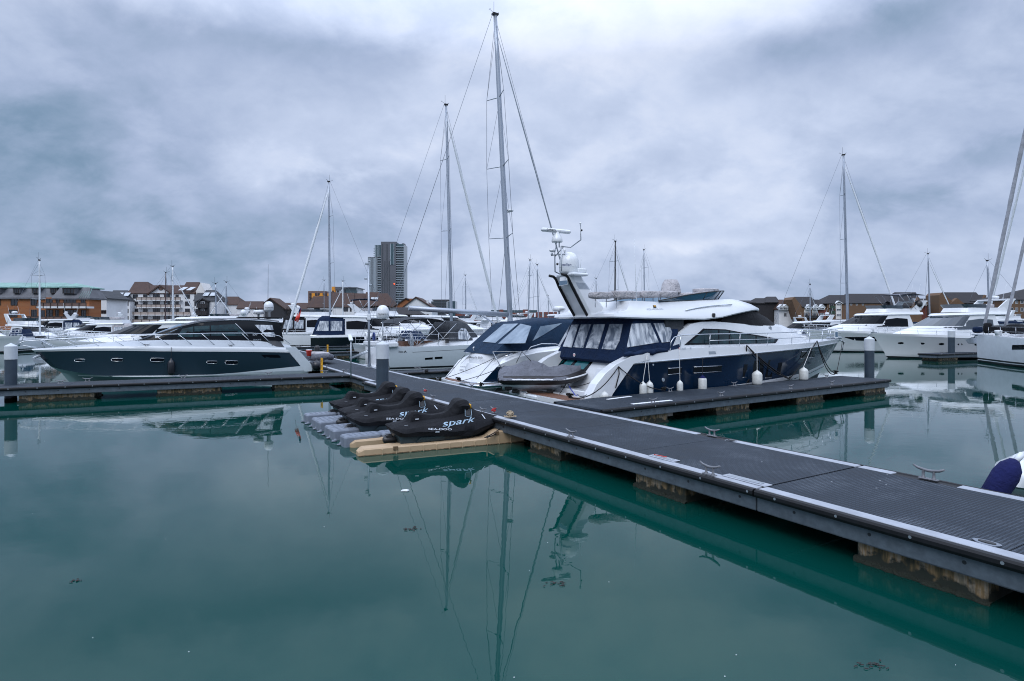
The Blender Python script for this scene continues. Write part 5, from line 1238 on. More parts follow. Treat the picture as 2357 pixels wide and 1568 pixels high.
def grey_yacht():
    p = WALK.world(-25.5, 4.7, 0); fr = Frame((p.x, p.y), WANG); root = empty('sailing_yacht', (p.x, p.y, 0), WANG, 'large silver grey sailing yacht with bare boom and charcoal sprayhood, tallest mast in the photo', 'sailing yacht')
    L, B = 17.2, 5.0; H, bd = sail_hull(root, L, B, 1.62, 2.0, 'silver_hull')
    for a in ([(1683, 680), (1787, 672), (1787, 700), (1683, 707)], [(1815, 668), (1918, 662), (1918, 690), (1815, 697)]): patch('hull_window', [trace(fr, a, H.y, zB)], H.y, 'dark_glass', root)
    patch('pinstripe', [trace(fr, [(1515, 602), (2350, 556), (2350, 560), (1515, 606)], H.y, zB)], H.y, 'ink_black', root, eps=.006)
    a, b = trace(fr, [(1325, 612), (1388, 610)], H.y, zB); hull_text('Hanse', a, b, .22, fr, H.y, 'ink_black', root, shear=.4)
    patch('gull_mark', [trace(fr, q, H.y, zB) for q in ([(1395, 608), (1418, 582), (1428, 588), (1412, 608)], [(1420, 590), (1445, 608), (1432, 606)])], H.y, 'ink_black', root)
    # stern: open transom with seats, fold-down platform, name
    mb = MB(); mb.box((.05, 0, .95), (.10, 4.1, 1.2), bev=.03); mb.build('transom', 'gelcoat', root)
    mb = MB(); mb.box((-.5, 0, .35), (1.1, 3.0, .12), bev=.03); mb.build('bathing_platform', 'gelcoat', root)
    for y in (1.75, -1.75): mb = MB(); mb.box((.35, y, 1.78), (.8, 1.2, .3), bev=.05); mb.build('stern_seat', 'gelcoat', root)
    lettering('JHB', (-.02, -1.35, .85), (0, -1, 0), (0, 0, 1), .42, 'ink_grey', root, width=.7)
    # coachroof, deck line
    CRf = Loft([dict(x=(2.2, 13.5), z=lambda x, t: 1.6+.2*t, b=T([(2.2, 1.7), (8, 1.6), (12, .9), (13.5, 0)])), dict(x=(5.0, 13.0), z=lambda x, t: 2.12+.05*t, b=T([(5, 1.5), (8, 1.4), (11.5, .7), (13, 0)])), dict(x=(5.2, 12.6), z=lambda x, t: 2.24, b=T([(5, 1.3), (8, 1.2), (11, .6), (12.6, 0)]))])
    mb = MB(); CRf.mesh(mb); mb.build('coachroof', 'gelcoat', root, sharp=40)
    mb = MB(); mb.box((3.4, 0, 1.75), (3.4, 1.2, .35), bev=.05); mb.build('cockpit_table', 'teak', root)
    # winches and wheels
    for x, y in ((2.6, -1.7), (4.3, -1.8), (2.6, 1.7)): mb = MB(); mb.lathe([(.10, 0), (.14, .05), (.10, .12), (.09, .22), (.13, .27), (.05, .30)], (x, y, 1.82), n=12); mb.build('winch', 'black_plastic', root)
    for y in (-1.1, 1.1):
        mb = MB(); mb.tube([(2.0, y+.42*math.cos(a*.2618), 2.15+.42*math.sin(a*.2618)) for a in range(25)], .02, n=5); mb.box((2.1, y, 1.95), (.25, .2, .6), bev=.04); mb.build('wheel', 'dull_steel', root)
    # sprayhood (charcoal) with windows, bimini
    SHd = Loft([dict(x=(4.3, 7.0), z=lambda x, t: 1.95, b=lambda x, t: 1.75-.3*t), dict(x=(4.6, 6.5), z=lambda x, t: 2.7-.15*t, b=lambda x, t: 1.65-.35*t), dict(x=(4.75, 6.0), z=lambda x, t: 3.18-.08*t, b=lambda x, t: 1.35-.2*t), dict(x=(4.85, 5.8), z=lambda x, t: 3.3-.06*t, b=lambda x, t: .8)], ts=[0, .3, .6, 1])
    mb = MB(); SHd.mesh(mb); sh = mb.build('sprayhood', 'charcoal_canvas', root)
    mb = MB(); q = fr
    P = [(6.22, -.9, 2.3), (6.85, -1.15, 2.02), (6.85, 1.15, 2.02), (6.22, .9, 2.85)]
    panel('hood_window', [[(6.98, -1.2, 2.02), (6.98, 1.2, 2.02), (6.1, 1.0, 3.0), (6.1, -1.0, 3.0)]], (1, 0, .9), 'clear_vinyl', sh, off=.12)
    for a in ([(5.2, 2.05), (6.0, 2.0), (6.2, 2.2), (5.9, 2.75), (5.5, 2.8), (5.2, 2.5)],): patch('hood_window', [a], SHd.y, 'clear_vinyl', sh, eps=.02, both=False)
    rows = []
    for i in range(9):
        x = .9+i*.43; z = 3.35+.18*math.sin(i/8*math.pi)-(.22 if i == 0 else 0)-(.0 if i < 8 else .1)
        rows.append([(x, y, z-.10*abs(y/1.75)**3) for y in (-1.75, -1.2, -.6, 0, .6, 1.2, 1.75)])
    mb = MB(); mb.grid(rows, 0, True); mb.grid([[(x, y, z-.05) for x, y, z in r] for r in rows], 0, True); mb.build('bimini', 'charcoal_canvas', root)
    mb = MB()
    for y in (-1.75, 1.75):
        for (x0, x1, z1_) in ((2.2, 1.0, 3.2), (2.2, 2.4, 3.35), (2.3, 4.2, 3.3), (4.4, 2.9, 3.35), (.6, 2.0, 3.35), (3.6, 5.0, 3.1)): mb.tube([(x0, y*1.02, 1.75), (x1, y, z1_)], .018, n=5)
    mb.build('bimini_frame', 'steel', root)
    # pushpit, life buoys, rails
    mb = MB()
    for y in (-2.0, 2.0):
        mb.tube([(.1, y*.6, 2.5), (.1, y, 2.5), (1.6, y*1.13, 2.45), (3.4, y*1.2, 2.4)], .018, n=5); mb.tube([(.1, y*.6, 2.15), (.1, y, 2.15), (1.6, y*1.13, 2.12)], .014, n=5)
        for x, yy in ((.1, y*.6), (.1, y), (1.6, y*1.13), (3.4, y*1.2)): mb.tube([(x, yy, 1.65), (x, yy, 2.48)], .016, n=5)
        for x in (5.5, 7.6, 9.7, 11.8, 13.7, 15.4):
            b = sinterp(bd, x)-.1; s = 1 if y > 0 else -1; mb.tube([(x, s*b, 1.75), (x, s*b, 2.5)], .014, n=5)
        st = [(3.4, 2.4), (5.5, sinterp(bd, 5.5)-.1), (7.6, sinterp(bd, 7.6)-.1), (9.7, sinterp(bd, 9.7)-.1), (11.8, sinterp(bd, 11.8)-.1), (13.7, sinterp(bd, 13.7)-.1), (15.4, sinterp(bd, 15.4)-.1), (17.1, .1)]
        s = 1 if y > 0 else -1
        for h in (2.5, 2.15): mb.tube([(x, s*b, h) for x, b in st], .007, n=4)
    mb.build('guard_rail', 'steel', root)
    for (x, y, m) in ((.05, -1.3, 'sign_white'), (.05, -1.0, 'sign_white'), (.05, .2, 'ink_navy'), (.05, 1.9, 'sign_white')):
        mb = MB(); mb.tube([(x-.05, y+.17*math.cos(a*.5236), 2.25+.24*math.sin(a*.5236)) for a in range(13)], .06, n=6); mb.build('life_buoy', m, root)
    # radome on a stern pole
    x, z = fr.uv(*zB((1115, 60)), -1.5)
    mb = MB(); mb.tube([(x, -1.5, 1.6), (x, -1.5, z-.4)], .035, n=8); mb.build('dome_pole', 'dull_steel', root)
    mb = MB(); r = .40; mb.lathe([(r*.8, z-.42), (r*.97, z-.34), (r, z-.1), (r*.95, z+.1), (r*.78, z+.27), (r*.5, z+.38), (.01, z+.43)], (x, -1.5, 0), n=22); d = mb.build('satellite_dome', 'gelcoat', root)
    dv = (fr.loc((0, 0, CZ))-Vector((x, -1.5, CZ))).normalized(); tv = Vector((-dv.y, dv.x, 0))
    lettering('Raymarine', Vector((x, -1.5, z-.18))+dv*(r+.03)-tv*.30, tv, (0, 0, 1), .14, 'ink_black', d, bold=.02, width=.60)
    # folded passerelle
    mb = MB(); a, b = at(*zB((700, 690)), .75), at(*zB((935, 590)), 1.3); a, b = fr.loc(a), fr.loc(b); mb.tube([a, b], .06, n=6); mb.tube([a+Vector((0, .4, 0)), b+Vector((0, .4, 0))], .06, n=6); n = 8
    for i in range(n): c = a.lerp(b, (i+.5)/n); mb.tube([c, c+Vector((0, .4, 0))], .03, n=5)
    mb.build('passerelle', 'dull_steel', root)
    xm = 10.3
    mast, mx = rig(root, xm, 2.1, 25.55, 1.35, .20, [(9.4, 1.75), (14.6, 1.6), (19.6, 1.25)], fore=16.9, furl=.055, back=.3, boom=None, w=2.3, wr=.014, jib_m='dull_steel')
    # long bare boom over the cockpit
    mb = MB(); a = Vector((xm-.15, 0, 3.75)); e = fr.uv(*zB((1465, 10)), .0); b = Vector((e[0], 0, e[1])); mb.tube([a, b], .125, n=8, flat=1.35); mb.build('boom', 'alu_mast', root)
    mb = MB(); q = fr.uv(*zB((2210, 240)), 0); mb.tube([(xm-.3, 0, 2.4), a.lerp(b, .33)], .07, n=8); mb.build('kicker', 'alu_mast', root)
    x = mx(11.3); mb = MB(); mb.lathe([(.05, -.1), (.22, -.06), (.25, .05), (.05, .12)], (x+.4, -.1, 11.4), n=10); mb.tube([(x, 0, 11.2), (x+.4, -.1, 11.3)], .03, n=5); mb.build('mast_radar', 'gelcoat', mast)
    for z in (9.5, 14.7, 19.7): 
        pass
    return root, fr
GY, GF = grey_yacht()
# slim pole with aerials on the walkway edge
def dock_pole():
    p = at(850, 846, DZ); root = empty('dock_pole', (p.x, p.y, DZ), 0, 'slim grey pole with aerials and a camera on the edge of the walkway', 'pole')
    zt = CZ+(H0-603)*p.y/F-DZ; mb = MB(); mb.tube([(0, 0, 0), (-.02, 0, 2.4), (-.05, 0, zt)], [.075, .065, .045], n=10); mb.build('shaft', 'alu_mast', root)
    mb = MB(); mb.box((0, 0, .02), (.36, .3, .03)); 
    for s in (-1, 1): mb.prism([(s*.15, 0), (s*.07, 0), (s*.07, .28)], -.01, .01, axis='Y')
    mb.build('foot', 'dull_steel', root)
    mb = MB(); mb.box((0, -.06, 2.85), (.2, .14, .36), bev=.03); mb.build('junction_box', 'gelcoat_soft', root)
    for (dx, z, w) in ((-.12, zt-.1, .14), (-.2, zt-.95, .1), (.08, zt-1.3, .1), (0, zt+.05, .08)):
        mb = MB(); mb.box((dx, 0, z), (w*1.6, w, w), bev=.02); mb.tube([(dx, 0, z), (0, 0, z-.05)], .015, n=5); mb.build('aerial', 'dull_steel', root)
dock_pole()
# yellow safety ladders and the slim service post on the walkway edge
def ladder(u, v0, v1, label, z0=-.2):
    d = at(u, v1, .0).y if v1 > 860 else None; p = at(*WALK.px(wx(u, v1-18)[0], -.02, DZ), DZ) if False else None
    q = walk_pt(wx(u, v1-14, .35)[0], -.10)
    root = empty('safety_ladder', (q.x, q.y, 0), WALK.rz, label, 'ladder', 'yellow ladders'); zt = CZ+(H0-v0)*q.y/F
    mb = MB()
    for s in (-.13, .13): mb.box((s, 0, (zt-.1)/2), (.05, .05, zt+.1))
    k = .15
    while k < zt: mb.box((0, 0, k), (.26, .04, .04)); k += .26
    mb.build('frame', 'yellow_paint', root)
ladder(744, 824, 880, 'tall yellow safety ladder on the walkway edge by the ball fender')
p = at(*zB((372, 625)), DZ); root = empty('safety_ladder', tuple(p), WALK.rz, 'small yellow ladder farther back beside a slanted steel post', 'ladder', 'yellow ladders')
mb = MB(); 
for s in (-.14, .14): mb.box((s, 0, .35), (.06, .05, .8))
for k in range(3): mb.box((0, 0, .15+k*.25), (.28, .04, .05))
mb.build('frame', 'yellow_paint', root)
p = walk_pt(*[wx(751, 872)[0], .12]); root = empty('service_post', (p.x, p.y, DZ), WALK.rz, 'slim dark service post with a slanted head behind the tall yellow ladder', 'post')
mb = MB(); mb.tube([(0, 0, 0), (0, 0, 1.75)], .03, n=6); mb.build('shaft', 'dull_steel', root); mb = MB(); mb.box((-.1, 0, 1.82), (.40, .18, .09), ry=.7, bev=.02); mb.build('lamp_head', 'gelcoat_soft', root)

def far_sailboat(u, d, rz, L, ztop, label, hull='gelcoat', rake=.5, furl=.08, mast_m='alu_mast', boom=True, cover='navy_canvas', m_frac=.6, wr=.012, r=.10, spr=2, fore=True, group=None, fb=1.3, wl_only=False, B=None):
    """a berthed sailing yacht whose mast stands at column u, d metres out"""
    X = (u-CX)*d/F; c, s = math.cos(rz), math.sin(rz); xm = L*m_frac; org = (X-xm*c, d-xm*s)
    root = empty('sailing_yacht', (*org, 0), rz, label, 'sailing yacht', group); B = B or L*.29
    H, bd = sail_hull(root, L, B, fb, fb*1.25, hull)
    CRf = Loft([dict(x=(L*.12, L*.8), z=lambda x, t: fb+.02, b=T([(L*.12, B*.3), (L*.5, B*.3), (L*.8, 0)])), dict(x=(L*.32, L*.76), z=lambda x, t: fb+.5-.15*t, b=T([(L*.3, B*.27), (L*.5, B*.25), (L*.76, 0)]))])
    mb = MB(); CRf.mesh(mb); mb.build('coachroof', 'gelcoat', root, sharp=40)
    patch('cabin_window', [[(L*.40, fb+.15), (L*.62, fb+.18), (L*.60, fb+.34), (L*.40, fb+.38)]], CRf.y, 'dark_glass', root, both=True)
    SHd = Loft([dict(x=(L*.27, L*.40), z=lambda x, t: fb+.3, b=lambda x, t: B*.3), dict(x=(L*.29, L*.36), z=lambda x, t: fb+1.15, b=lambda x, t: B*.22)], ts=[0, .5, 1]); mb = MB(); SHd.mesh(mb); mb.build('sprayhood', cover, root)
    zz = [fb+.5+(ztop-fb)*q for q in ((.45, .75) if spr == 2 else ((.5,) if spr == 1 else (.28, .52, .76)))]
    mast, mx = rig(root, xm, fb+.5, ztop, rake, r, [(z, B*.26*(1-.12*i)) for i, z in enumerate(zz)], fore=(L*.97 if fore else None), furl=furl, back=L*.02, boom=None, w=B*.42, mast_m=mast_m, wr=wr)
    if boom:
        mb = MB(); mb.tube([(xm-.1, 0, fb+1.7), (xm-L*.36, 0, fb+1.8)], [.13, .10], n=8, flat=1.5); mb.build('boom', 'alu_mast', root)
        mb = MB(); mb.tube([(xm-.15-i*L*.042, 0, fb+1.9+.02*math.sin(i*2)) for i in range(9)], [.1, .17, .18, .16, .17, .15, .15, .13, .08], n=8); mb.build('sail_cover', cover, root)
    mb = MB()
    for sd in (1, -1):
        st = [L*q for q in (.02, .15, .3, .45, .6, .75, .9, .99)]
        for x in st: b = max(.05, sinterp(bd, x)-.08); z = fb+(fb*.25)*(x/L)**1.5; mb.tube([(x, sd*b, z), (x, sd*b, z+.62)], .014, n=4)
        for h in (.62, .33): mb.tube([(x, sd*max(.05, sinterp(bd, x)-.08), fb+(fb*.25)*(x/L)**1.5+h) for x in st], .010, n=4)
    mb.build('guard_rail', 'steel', root)
    return root
A31 = WANG; B211 = WANG+math.pi
SB = [
 dict(u=1040, d=57, rz=A31, L=15, ztop=23.8, label='white sailing yacht behind the grey one, second tallest mast with a thick furled sail', rake=.6, furl=.13, r=.15, spr=2, hull='gelcoat', boom=False),
 dict(u=760, d=79, rz=B211, L=15, ztop=21.8, label='white sailing yacht with tall mast and furled sail slanting down to the left', rake=-.2, furl=.16, r=.15, spr=2, boom=False),
 dict(u=92, d=70, rz=R(95), L=11, ztop=10.5, label='slim white mast in front of the brick building on the left', rake=.1, furl=0, r=.10, spr=2, mast_m='white_mast', fore=False, boom=False),
 dict(u=380, d=95, rz=B211, L=11, ztop=11.2, label='sailing yacht with dark brown mast before the white apartments', rake=.1, furl=0, r=.09, spr=2, mast_m='dark_mast', cover='charcoal_canvas'),
 dict(u=399, d=90, rz=A31, L=12, ztop=11.7, label='sailing yacht with white mast before the white apartments', rake=.1, furl=.07, r=.13, spr=2, mast_m='white_mast'),
 dict(u=498, d=84, rz=A31, L=10, ztop=8.7, label='sailing yacht with blue sail cover, leftmost of a close pair of masts', rake=.1, furl=.09, r=.10, spr=1, cover='blue_cover'),
 dict(u=519, d=88, rz=B211, L=10, ztop=9.2, label='sailing yacht with grey sail cover, rightmost of a close pair of masts', rake=.1, furl=.06, r=.09, spr=1, cover='grey_canvas'),
 dict(u=1072, d=120, rz=A31, L=12, ztop=12.8, label='far sailing yacht whose mast stands just right of the second tallest mast', rake=.1, furl=.05, r=.10, spr=2),
 dict(u=1215, d=95, rz=B211, L=13, ztop=13.2, label='sailing yacht with a slim mast leaning just right of the tallest mast', rake=.4, furl=.07, r=.12, spr=2),
 dict(u=1240, d=105, rz=A31, L=13, ztop=13.4, label='sailing yacht whose mast is the right one of two left of the satellite dome', rake=.3, furl=.06, r=.12, spr=1),
 dict(u=1415, d=80, rz=A31, L=13, ztop=14.1, label='sailing yacht with a black carbon mast rising above the flybridge covers', rake=-.1, furl=.06, r=.11, spr=2, mast_m='carbon'),
 dict(u=1484, d=100, rz=B211, L=12, ztop=15.4, label='sailing yacht with a pale mast right of the black one', rake=-.2, furl=.07, r=.11, spr=2),
 dict(u=1372, d=130, rz=A31, L=12, ztop=12.9, label='far sailing yacht with the short mast above the seat covers', rake=.0, furl=.0, r=.10, spr=1),
 dict(u=1865, d=95, rz=A31, L=11, ztop=9.3, label='sailing yacht with dark stays in front of the brown gabled houses', rake=.05, furl=.05, r=.09, spr=1),
 dict(u=1952, d=72, rz=R(-12), L=16, ztop=23.4, label='sailing yacht with tall mast and dark furled sail, behind the right hand flybridge yachts', rake=.5, furl=.11, r=.16, spr=3, m_frac=.58, boom=False),
 dict(u=2141, d=100, rz=R(-20), L=12, ztop=14.8, label='sailing yacht whose mast rises behind the white flybridge yacht with portholes', rake=.3, furl=.08, r=.12, spr=1),
 dict(u=2279, d=75, rz=R(160), L=11, ztop=11.0, label='sailing yacht with short mast left of the thick furled sails', rake=-.3, furl=.0, r=.12, spr=1),
 dict(u=2372, d=62, rz=R(100), L=14, ztop=25, label='sailing yacht at the right edge behind the plumb bowed one, pale furled sail', rake=.6, furl=.11, r=.15, spr=3, boom=False),
 dict(u=746, d=140, rz=A31, L=10, ztop=13.2, label='far sailing yacht with its masthead in front of the orange building', rake=0, furl=0, r=.09, spr=1),
 dict(u=789, d=110, rz=B211, L=11, ztop=10.9, label='sailing yacht with a white mast in front of the long brown roof', rake=0, furl=.07, r=.12, spr=1, mast_m='white_mast'),
 dict(u=1262, d=170, rz=A31, L=12, ztop=11.0, label='farthest sailing yacht, short mast left of the radar arch', rake=0, furl=0, r=.12, spr=1),
]
mat('dark_mast', (.06, .035, .035), .4); fabric('blue_cover', (.02, .07, .22), .8, .5, 3)
for q in SB: far_sailboat(group='sailing yachts in the far berths', **q)
# white sloop at the right edge: plumb bow, black stripe, thick furled sails
def right_sloop():
    bow = atd(2247, 770, 48.6); rz = R(90); L = 18.0; c, s = math.cos(rz), math.sin(rz); org = (bow.x-L*c, bow.y-L*s)
    fr = Frame(org, rz); root = empty('sailing_yacht', (*org, 0), rz, 'white plumb bowed sailing yacht cut off by the right edge, furled sails leaning right', 'sailing yacht')
    H, bd = sail_hull(root, L, 5.0, 1.9, 2.25, 'gelcoat_soft')
    patch('hull_window', [trace(fr, [(2220, 1125), (2345, 1122), (2345, 1172), (2215, 1174)], H.y, z5, 1)], H.y, 'dark_glass', root, side=1)
    CRf = Loft([dict(x=(3, 15), z=lambda x, t: 2.0, b=T([(3, 1.6), (9, 1.4), (15, 0)])), dict(x=(6, 14), z=lambda x, t: 2.5-.15*t, b=T([(6, 1.4), (9, 1.2), (14, 0)]))]); mb = MB(); CRf.mesh(mb); mb.build('coachroof', 'gelcoat', root)
    mb = MB(); mb.box((17.9, 0, 2.2), (.9, .3, .12), bev=.04); mb.prism([(18.2, 2.0), (18.9, 1.75), (18.6, 1.45), (18.1, 1.5)], -.2, .2, axis='Y'); mb.tube([(18.0, 0, 2.2), (18.55, 0, 1.6)], .05, n=6); mb.build('anchor', 'dull_steel', root)
    mast, mx = rig(root, 11.0, 2.6, 30, .8, .20, [(9.5, 1.9), (15.5, 1.7), (21, 1.4)], fore=17.3, furl=.13, back=.3, w=2.3, wr=.016, jib_m='furled_white', mast_m='white_mast')
    a, b = Vector((mx(20), 0, 20)), Vector((15.2, 0, 2.6)); mb = MB(); k = 20; mb.tube([a.lerp(b, i/k) for i in range(k+1)], [.10*(.5+.5*min(1, 4*i/k))*(1+.1*math.sin(i*2)) for i in range(k+1)], n=8); mb.build('furled_staysail', 'furled_white', root)
    for i, (x, w, h) in enumerate(((17.2, .5, .5), (15.2, 1.0, .6), (13.6, 1.4, .7), (16.2, .3, .8))): blob('deck_bag', (x, .5, 2.35+h/2), (w, .6, h), ['navy_canvas', 'black_canvas', 'black_canvas', 'black_canvas'][i], root, i, .1, .5)
    mb = MB(); mb.lathe([(.2, 0), (.24, .3), (.24, .4), (.01, .42)], (14.3, 1.2, 2.2), n=12); mb.build('life_raft', 'gelcoat', root)
    mb = MB()
    for sd in (1, -1):
        st = [2, 4.5, 7, 9.5, 12, 14, 16, 17.8]
        for x in st: b = max(.08, sinterp(bd, x)-.1); mb.tube([(x, sd*b, 2.1), (x, sd*b, 2.85)], .016, n=4)
        for h in (2.5, 2.85): mb.tube([(x, sd*max(.08, sinterp(bd, x)-.1), h) for x in st], .012, n=4)
    mb.build('guard_rail', 'steel', root)
mat('furled_white', (.42, .43, .48), .7, var=.3, vs=3)
right_sloop()
# ================================================================ covered jet skis and their floating docks
mat('ski_hull', (.018, .036, .045), .45, var=.3, vs=8, bump=.1, bs=60)
mat('cube_grey', (.17, .20, .25), .6, var=.18, vs=5, bump=.5, bs=120)
mat('beige_plastic', (.43, .31, .19), .6, var=.10, vs=2.5, bump=.15, bs=90)
mat('beige_dirty', (.16, .10, .05), .8, var=.5, vs=20)
def ski_cover_loft():
    ts = [i/44 for i in range(45)]
    # cloth gathers: small waves along the hem and the shoulders
    wv = lambda x, a, f, p: a*math.sin(f*x+p)
    rows = [
        dict(x=(.06, 3.00), z=T([(0, .44), (.25, .34), (.8, .34), (1.5, .27), (2.0, .25), (2.5, .36), (3.0, .50)]), b=T([(0, .38), (.15, .46), (.6, .53), (1.6, .56), (2.4, .40), (2.8, .20), (3.0, .05)])),
        dict(x=(.0, 3.10), z=lambda x, t: sinterp([(0, .52), (.25, .44), (.8, .45), (1.5, .41), (2.0, .38), (2.5, .46), (3.1, .56)], x)+wv(x, .010, 11, 1), b=lambda x, t: sinterp([(0, .42), (.15, .50), (.6, .57), (1.6, .60), (2.4, .44), (2.8, .24), (3.1, .04)], x)+wv(x, .012, 9, 0)),
        dict(x=(.03, 3.06), z=T([(0, .56), (.25, .53), (.8, .56), (1.5, .56), (2.0, .55), (2.5, .56), (3.1, .58)]), b=lambda x, t: sinterp([(0, .38), (.15, .45), (.6, .50), (1.6, .52), (2.4, .38), (2.8, .18), (3.1, .03)], x)+wv(x, .008, 13, 2)),
        dict(x=(.08, 3.04), z=T([(0, .58), (.35, .63), (.8, .67), (1.4, .70), (2.0, .80), (2.4, .72), (3.0, .60)]), b=lambda x, t: sinterp([(0, .26), (.42, .25), (.55, .20), (.8, .17), (1.4, .17), (1.75, .27), (2.05, .27), (2.4, .20), (2.8, .09), (3.05, .02)], x)+wv(x, .008, 8, 1)),
        dict(x=(.12, 3.02), z=T([(0, .59), (.42, .66), (.52, .78), (.62, .83), (.9, .78), (1.2, .75), (1.5, .80), (1.65, .92), (1.85, 1.0), (2.05, .96), (2.2, .84), (2.6, .70), (3.0, .60)]),
             b=T([(0, .18), (.42, .15), (.55, .18), (.9, .14), (1.4, .13), (1.64, .22), (1.82, .36), (1.98, .34), (2.12, .16), (2.6, .08), (3.02, .01)])),
        dict(x=(.16, 3.00), z=T([(0, .60), (.42, .68), (.50, .84), (.58, .89), (.68, .88), (.85, .82), (1.1, .78), (1.38, .80), (1.52, .88), (1.64, 1.02), (1.76, 1.12), (1.90, 1.14), (2.03, 1.08), (2.12, .96), (2.25, .84), (2.6, .72), (3.0, .605)]),
             b=T([(0, .10), (.42, .10), (.55, .13), (.9, .10), (1.4, .09), (1.66, .16), (1.80, .24), (1.95, .22), (2.2, .08), (2.6, .04), (3.02, .004)])),
    ]
    return Loft(rows, ts)
def make_ski(loc, rz, label):
    root = empty('jet_ski', (*loc, 0), rz, label, 'jet ski', 'jet skis under black covers')
    CV = ski_cover_loft(); mb = MB(); CV.mesh(mb); cov = mb.build('cover', 'black_canvas', root, sharp=38)
    HL = Loft([dict(x=(.30, 2.55), z=lambda x, t: .10+.10*max(0, t-.6), b=T([(.3, .22), (1.5, .24), (2.2, .14), (2.55, 0)])),
               dict(x=(.20, 2.82), z=T([(.2, .16), (2, .18), (2.82, .36)]), b=T([(.2, .42), (1.5, .45), (2.2, .30), (2.6, .12), (2.82, 0)])),
               dict(x=(.12, 2.95), z=T([(.1, .36), (2, .32), (2.95, .50)]), b=T([(.1, .44), (1.5, .50), (2.2, .38), (2.7, .16), (2.95, 0)])),
               dict(x=(.12, 3.0), z=T([(.1, .50), (2, .42), (3.0, .54)]), b=T([(.1, .42), (1.5, .52), (2.2, .38), (2.7, .16), (3.0, 0)]))])
    mb = MB(); HL.mesh(mb); hull = mb.build('hull', 'ski_hull', root, sharp=35)
    patch('sponson', [[(.55, .18), (1.25, .20), (1.32, .30), (.66, .30)]], HL.y, 'ski_hull', hull, eps=.05)
    mb = MB(); mb.lathe([(.05, -.20), (.08, -.17), (.085, -.05), (.09, 0), (.09, .25)], (.05, 0, .22), n=14, axis='X'); mb.box((.0, .0, .30), (.16, .14, .10), bev=.02); mb.build('jet_nozzle', 'black_plastic', root)
    # lettering on the cover
    def lt(txt, a, b, h, m, **k): return hull_text(txt, a, b, h, None, CV.y, m, cov, eps=.014, **k)
    lt('spark', (1.22, .535), (2.16, .595), .165, 'letter_blue', shear=.5, bold=.04, sp=1.03)
    lt('SEA-DOO', (.84, .49), (1.44, .44), .060, 'letter_white', shear=.1, bold=.05)
    for (s, z, w, h, m) in ((.62, .70, .09, .02, 'letter_white'), (1.02, .41, .10, .03, 'letter_white')):
        patch('label', [[(s, z), (s+w, z), (s+w, z+h), (s, z+h)]], CV.y, m, cov, eps=.016, cut=.05)
    mb = MB()
    for i in range(8):
        a0, a1 = i*.785, (i+1)*.785; mb.quad((.35+.05*math.cos(a0), -.33+.018*math.sin(a0), .60), (.35+.05*math.cos(a1), -.33+.018*math.sin(a1), .60), (.35+.034*math.cos(a1), -.33+.010*math.sin(a1), .602), (.35+.034*math.cos(a0), -.33+.010*math.sin(a0), .602))
    mb.build('emblem', 'letter_white', cov)
    # strap buckle at the side of the handlebar hood, red throttle lever just showing, yellow mirror edge
    mb = MB(); y = -(CV.y(1.98, .80)+.02); mb.box((1.98, y-.01, .80), (.15, .05, .17), bev=.03, rx=-.45); mb.build('side_pocket', 'black_plastic', cov)
    mb = MB(); mb.tube([(1.90, y-.03, .89), (1.89, y-.055, .74), (1.93, y-.065, .715), (2.04, y-.065, .715), (2.07, y-.055, .75), (2.06, y-.03, .89)], .009, n=5); mb.build('strap_loop', 'letter_blue', cov)
    y = -(CV.y(1.95, 1.0)); mb = MB(); mb.tube([(2.01, y+.02, 1.03), (2.03, y-.025, 1.01), (2.04, y-.02, .94), (2.03, y+.02, .91)], [.012, .022, .022, .012], n=6); mb.build('grip_end', 'yellow_paint', root)
    patch('bow_strip', [[(2.44, .62), (2.47, .62), (2.42, .72), (2.39, .72)]], CV.y, 'letter_white', cov, eps=.016, cut=.1)
    return root
def ski_from_corner(px, rz, label, lx=.15, ly=-.50, z=.42):
    p = at(*z6(px), z); c, s = math.cos(rz), math.sin(rz)
    return make_ski((p.x-(lx*c-ly*s), p.y-(lx*s+ly*c)), rz, label)
SKI = [ski_from_corner((1035, 778), R(25), 'black covered jet ski on the beige drive on float, nearest the camera'),
       ski_from_corner((672, 680), R(30.5), 'covered jet ski on the grey cube dock beside the beige float'),
       ski_from_corner((590, 618), R(31), 'covered jet ski in the middle of the three on the grey cube dock'),
       ski_from_corner((495, 540), R(31), 'covered jet ski farthest from the camera, beside the blue grey pile')]
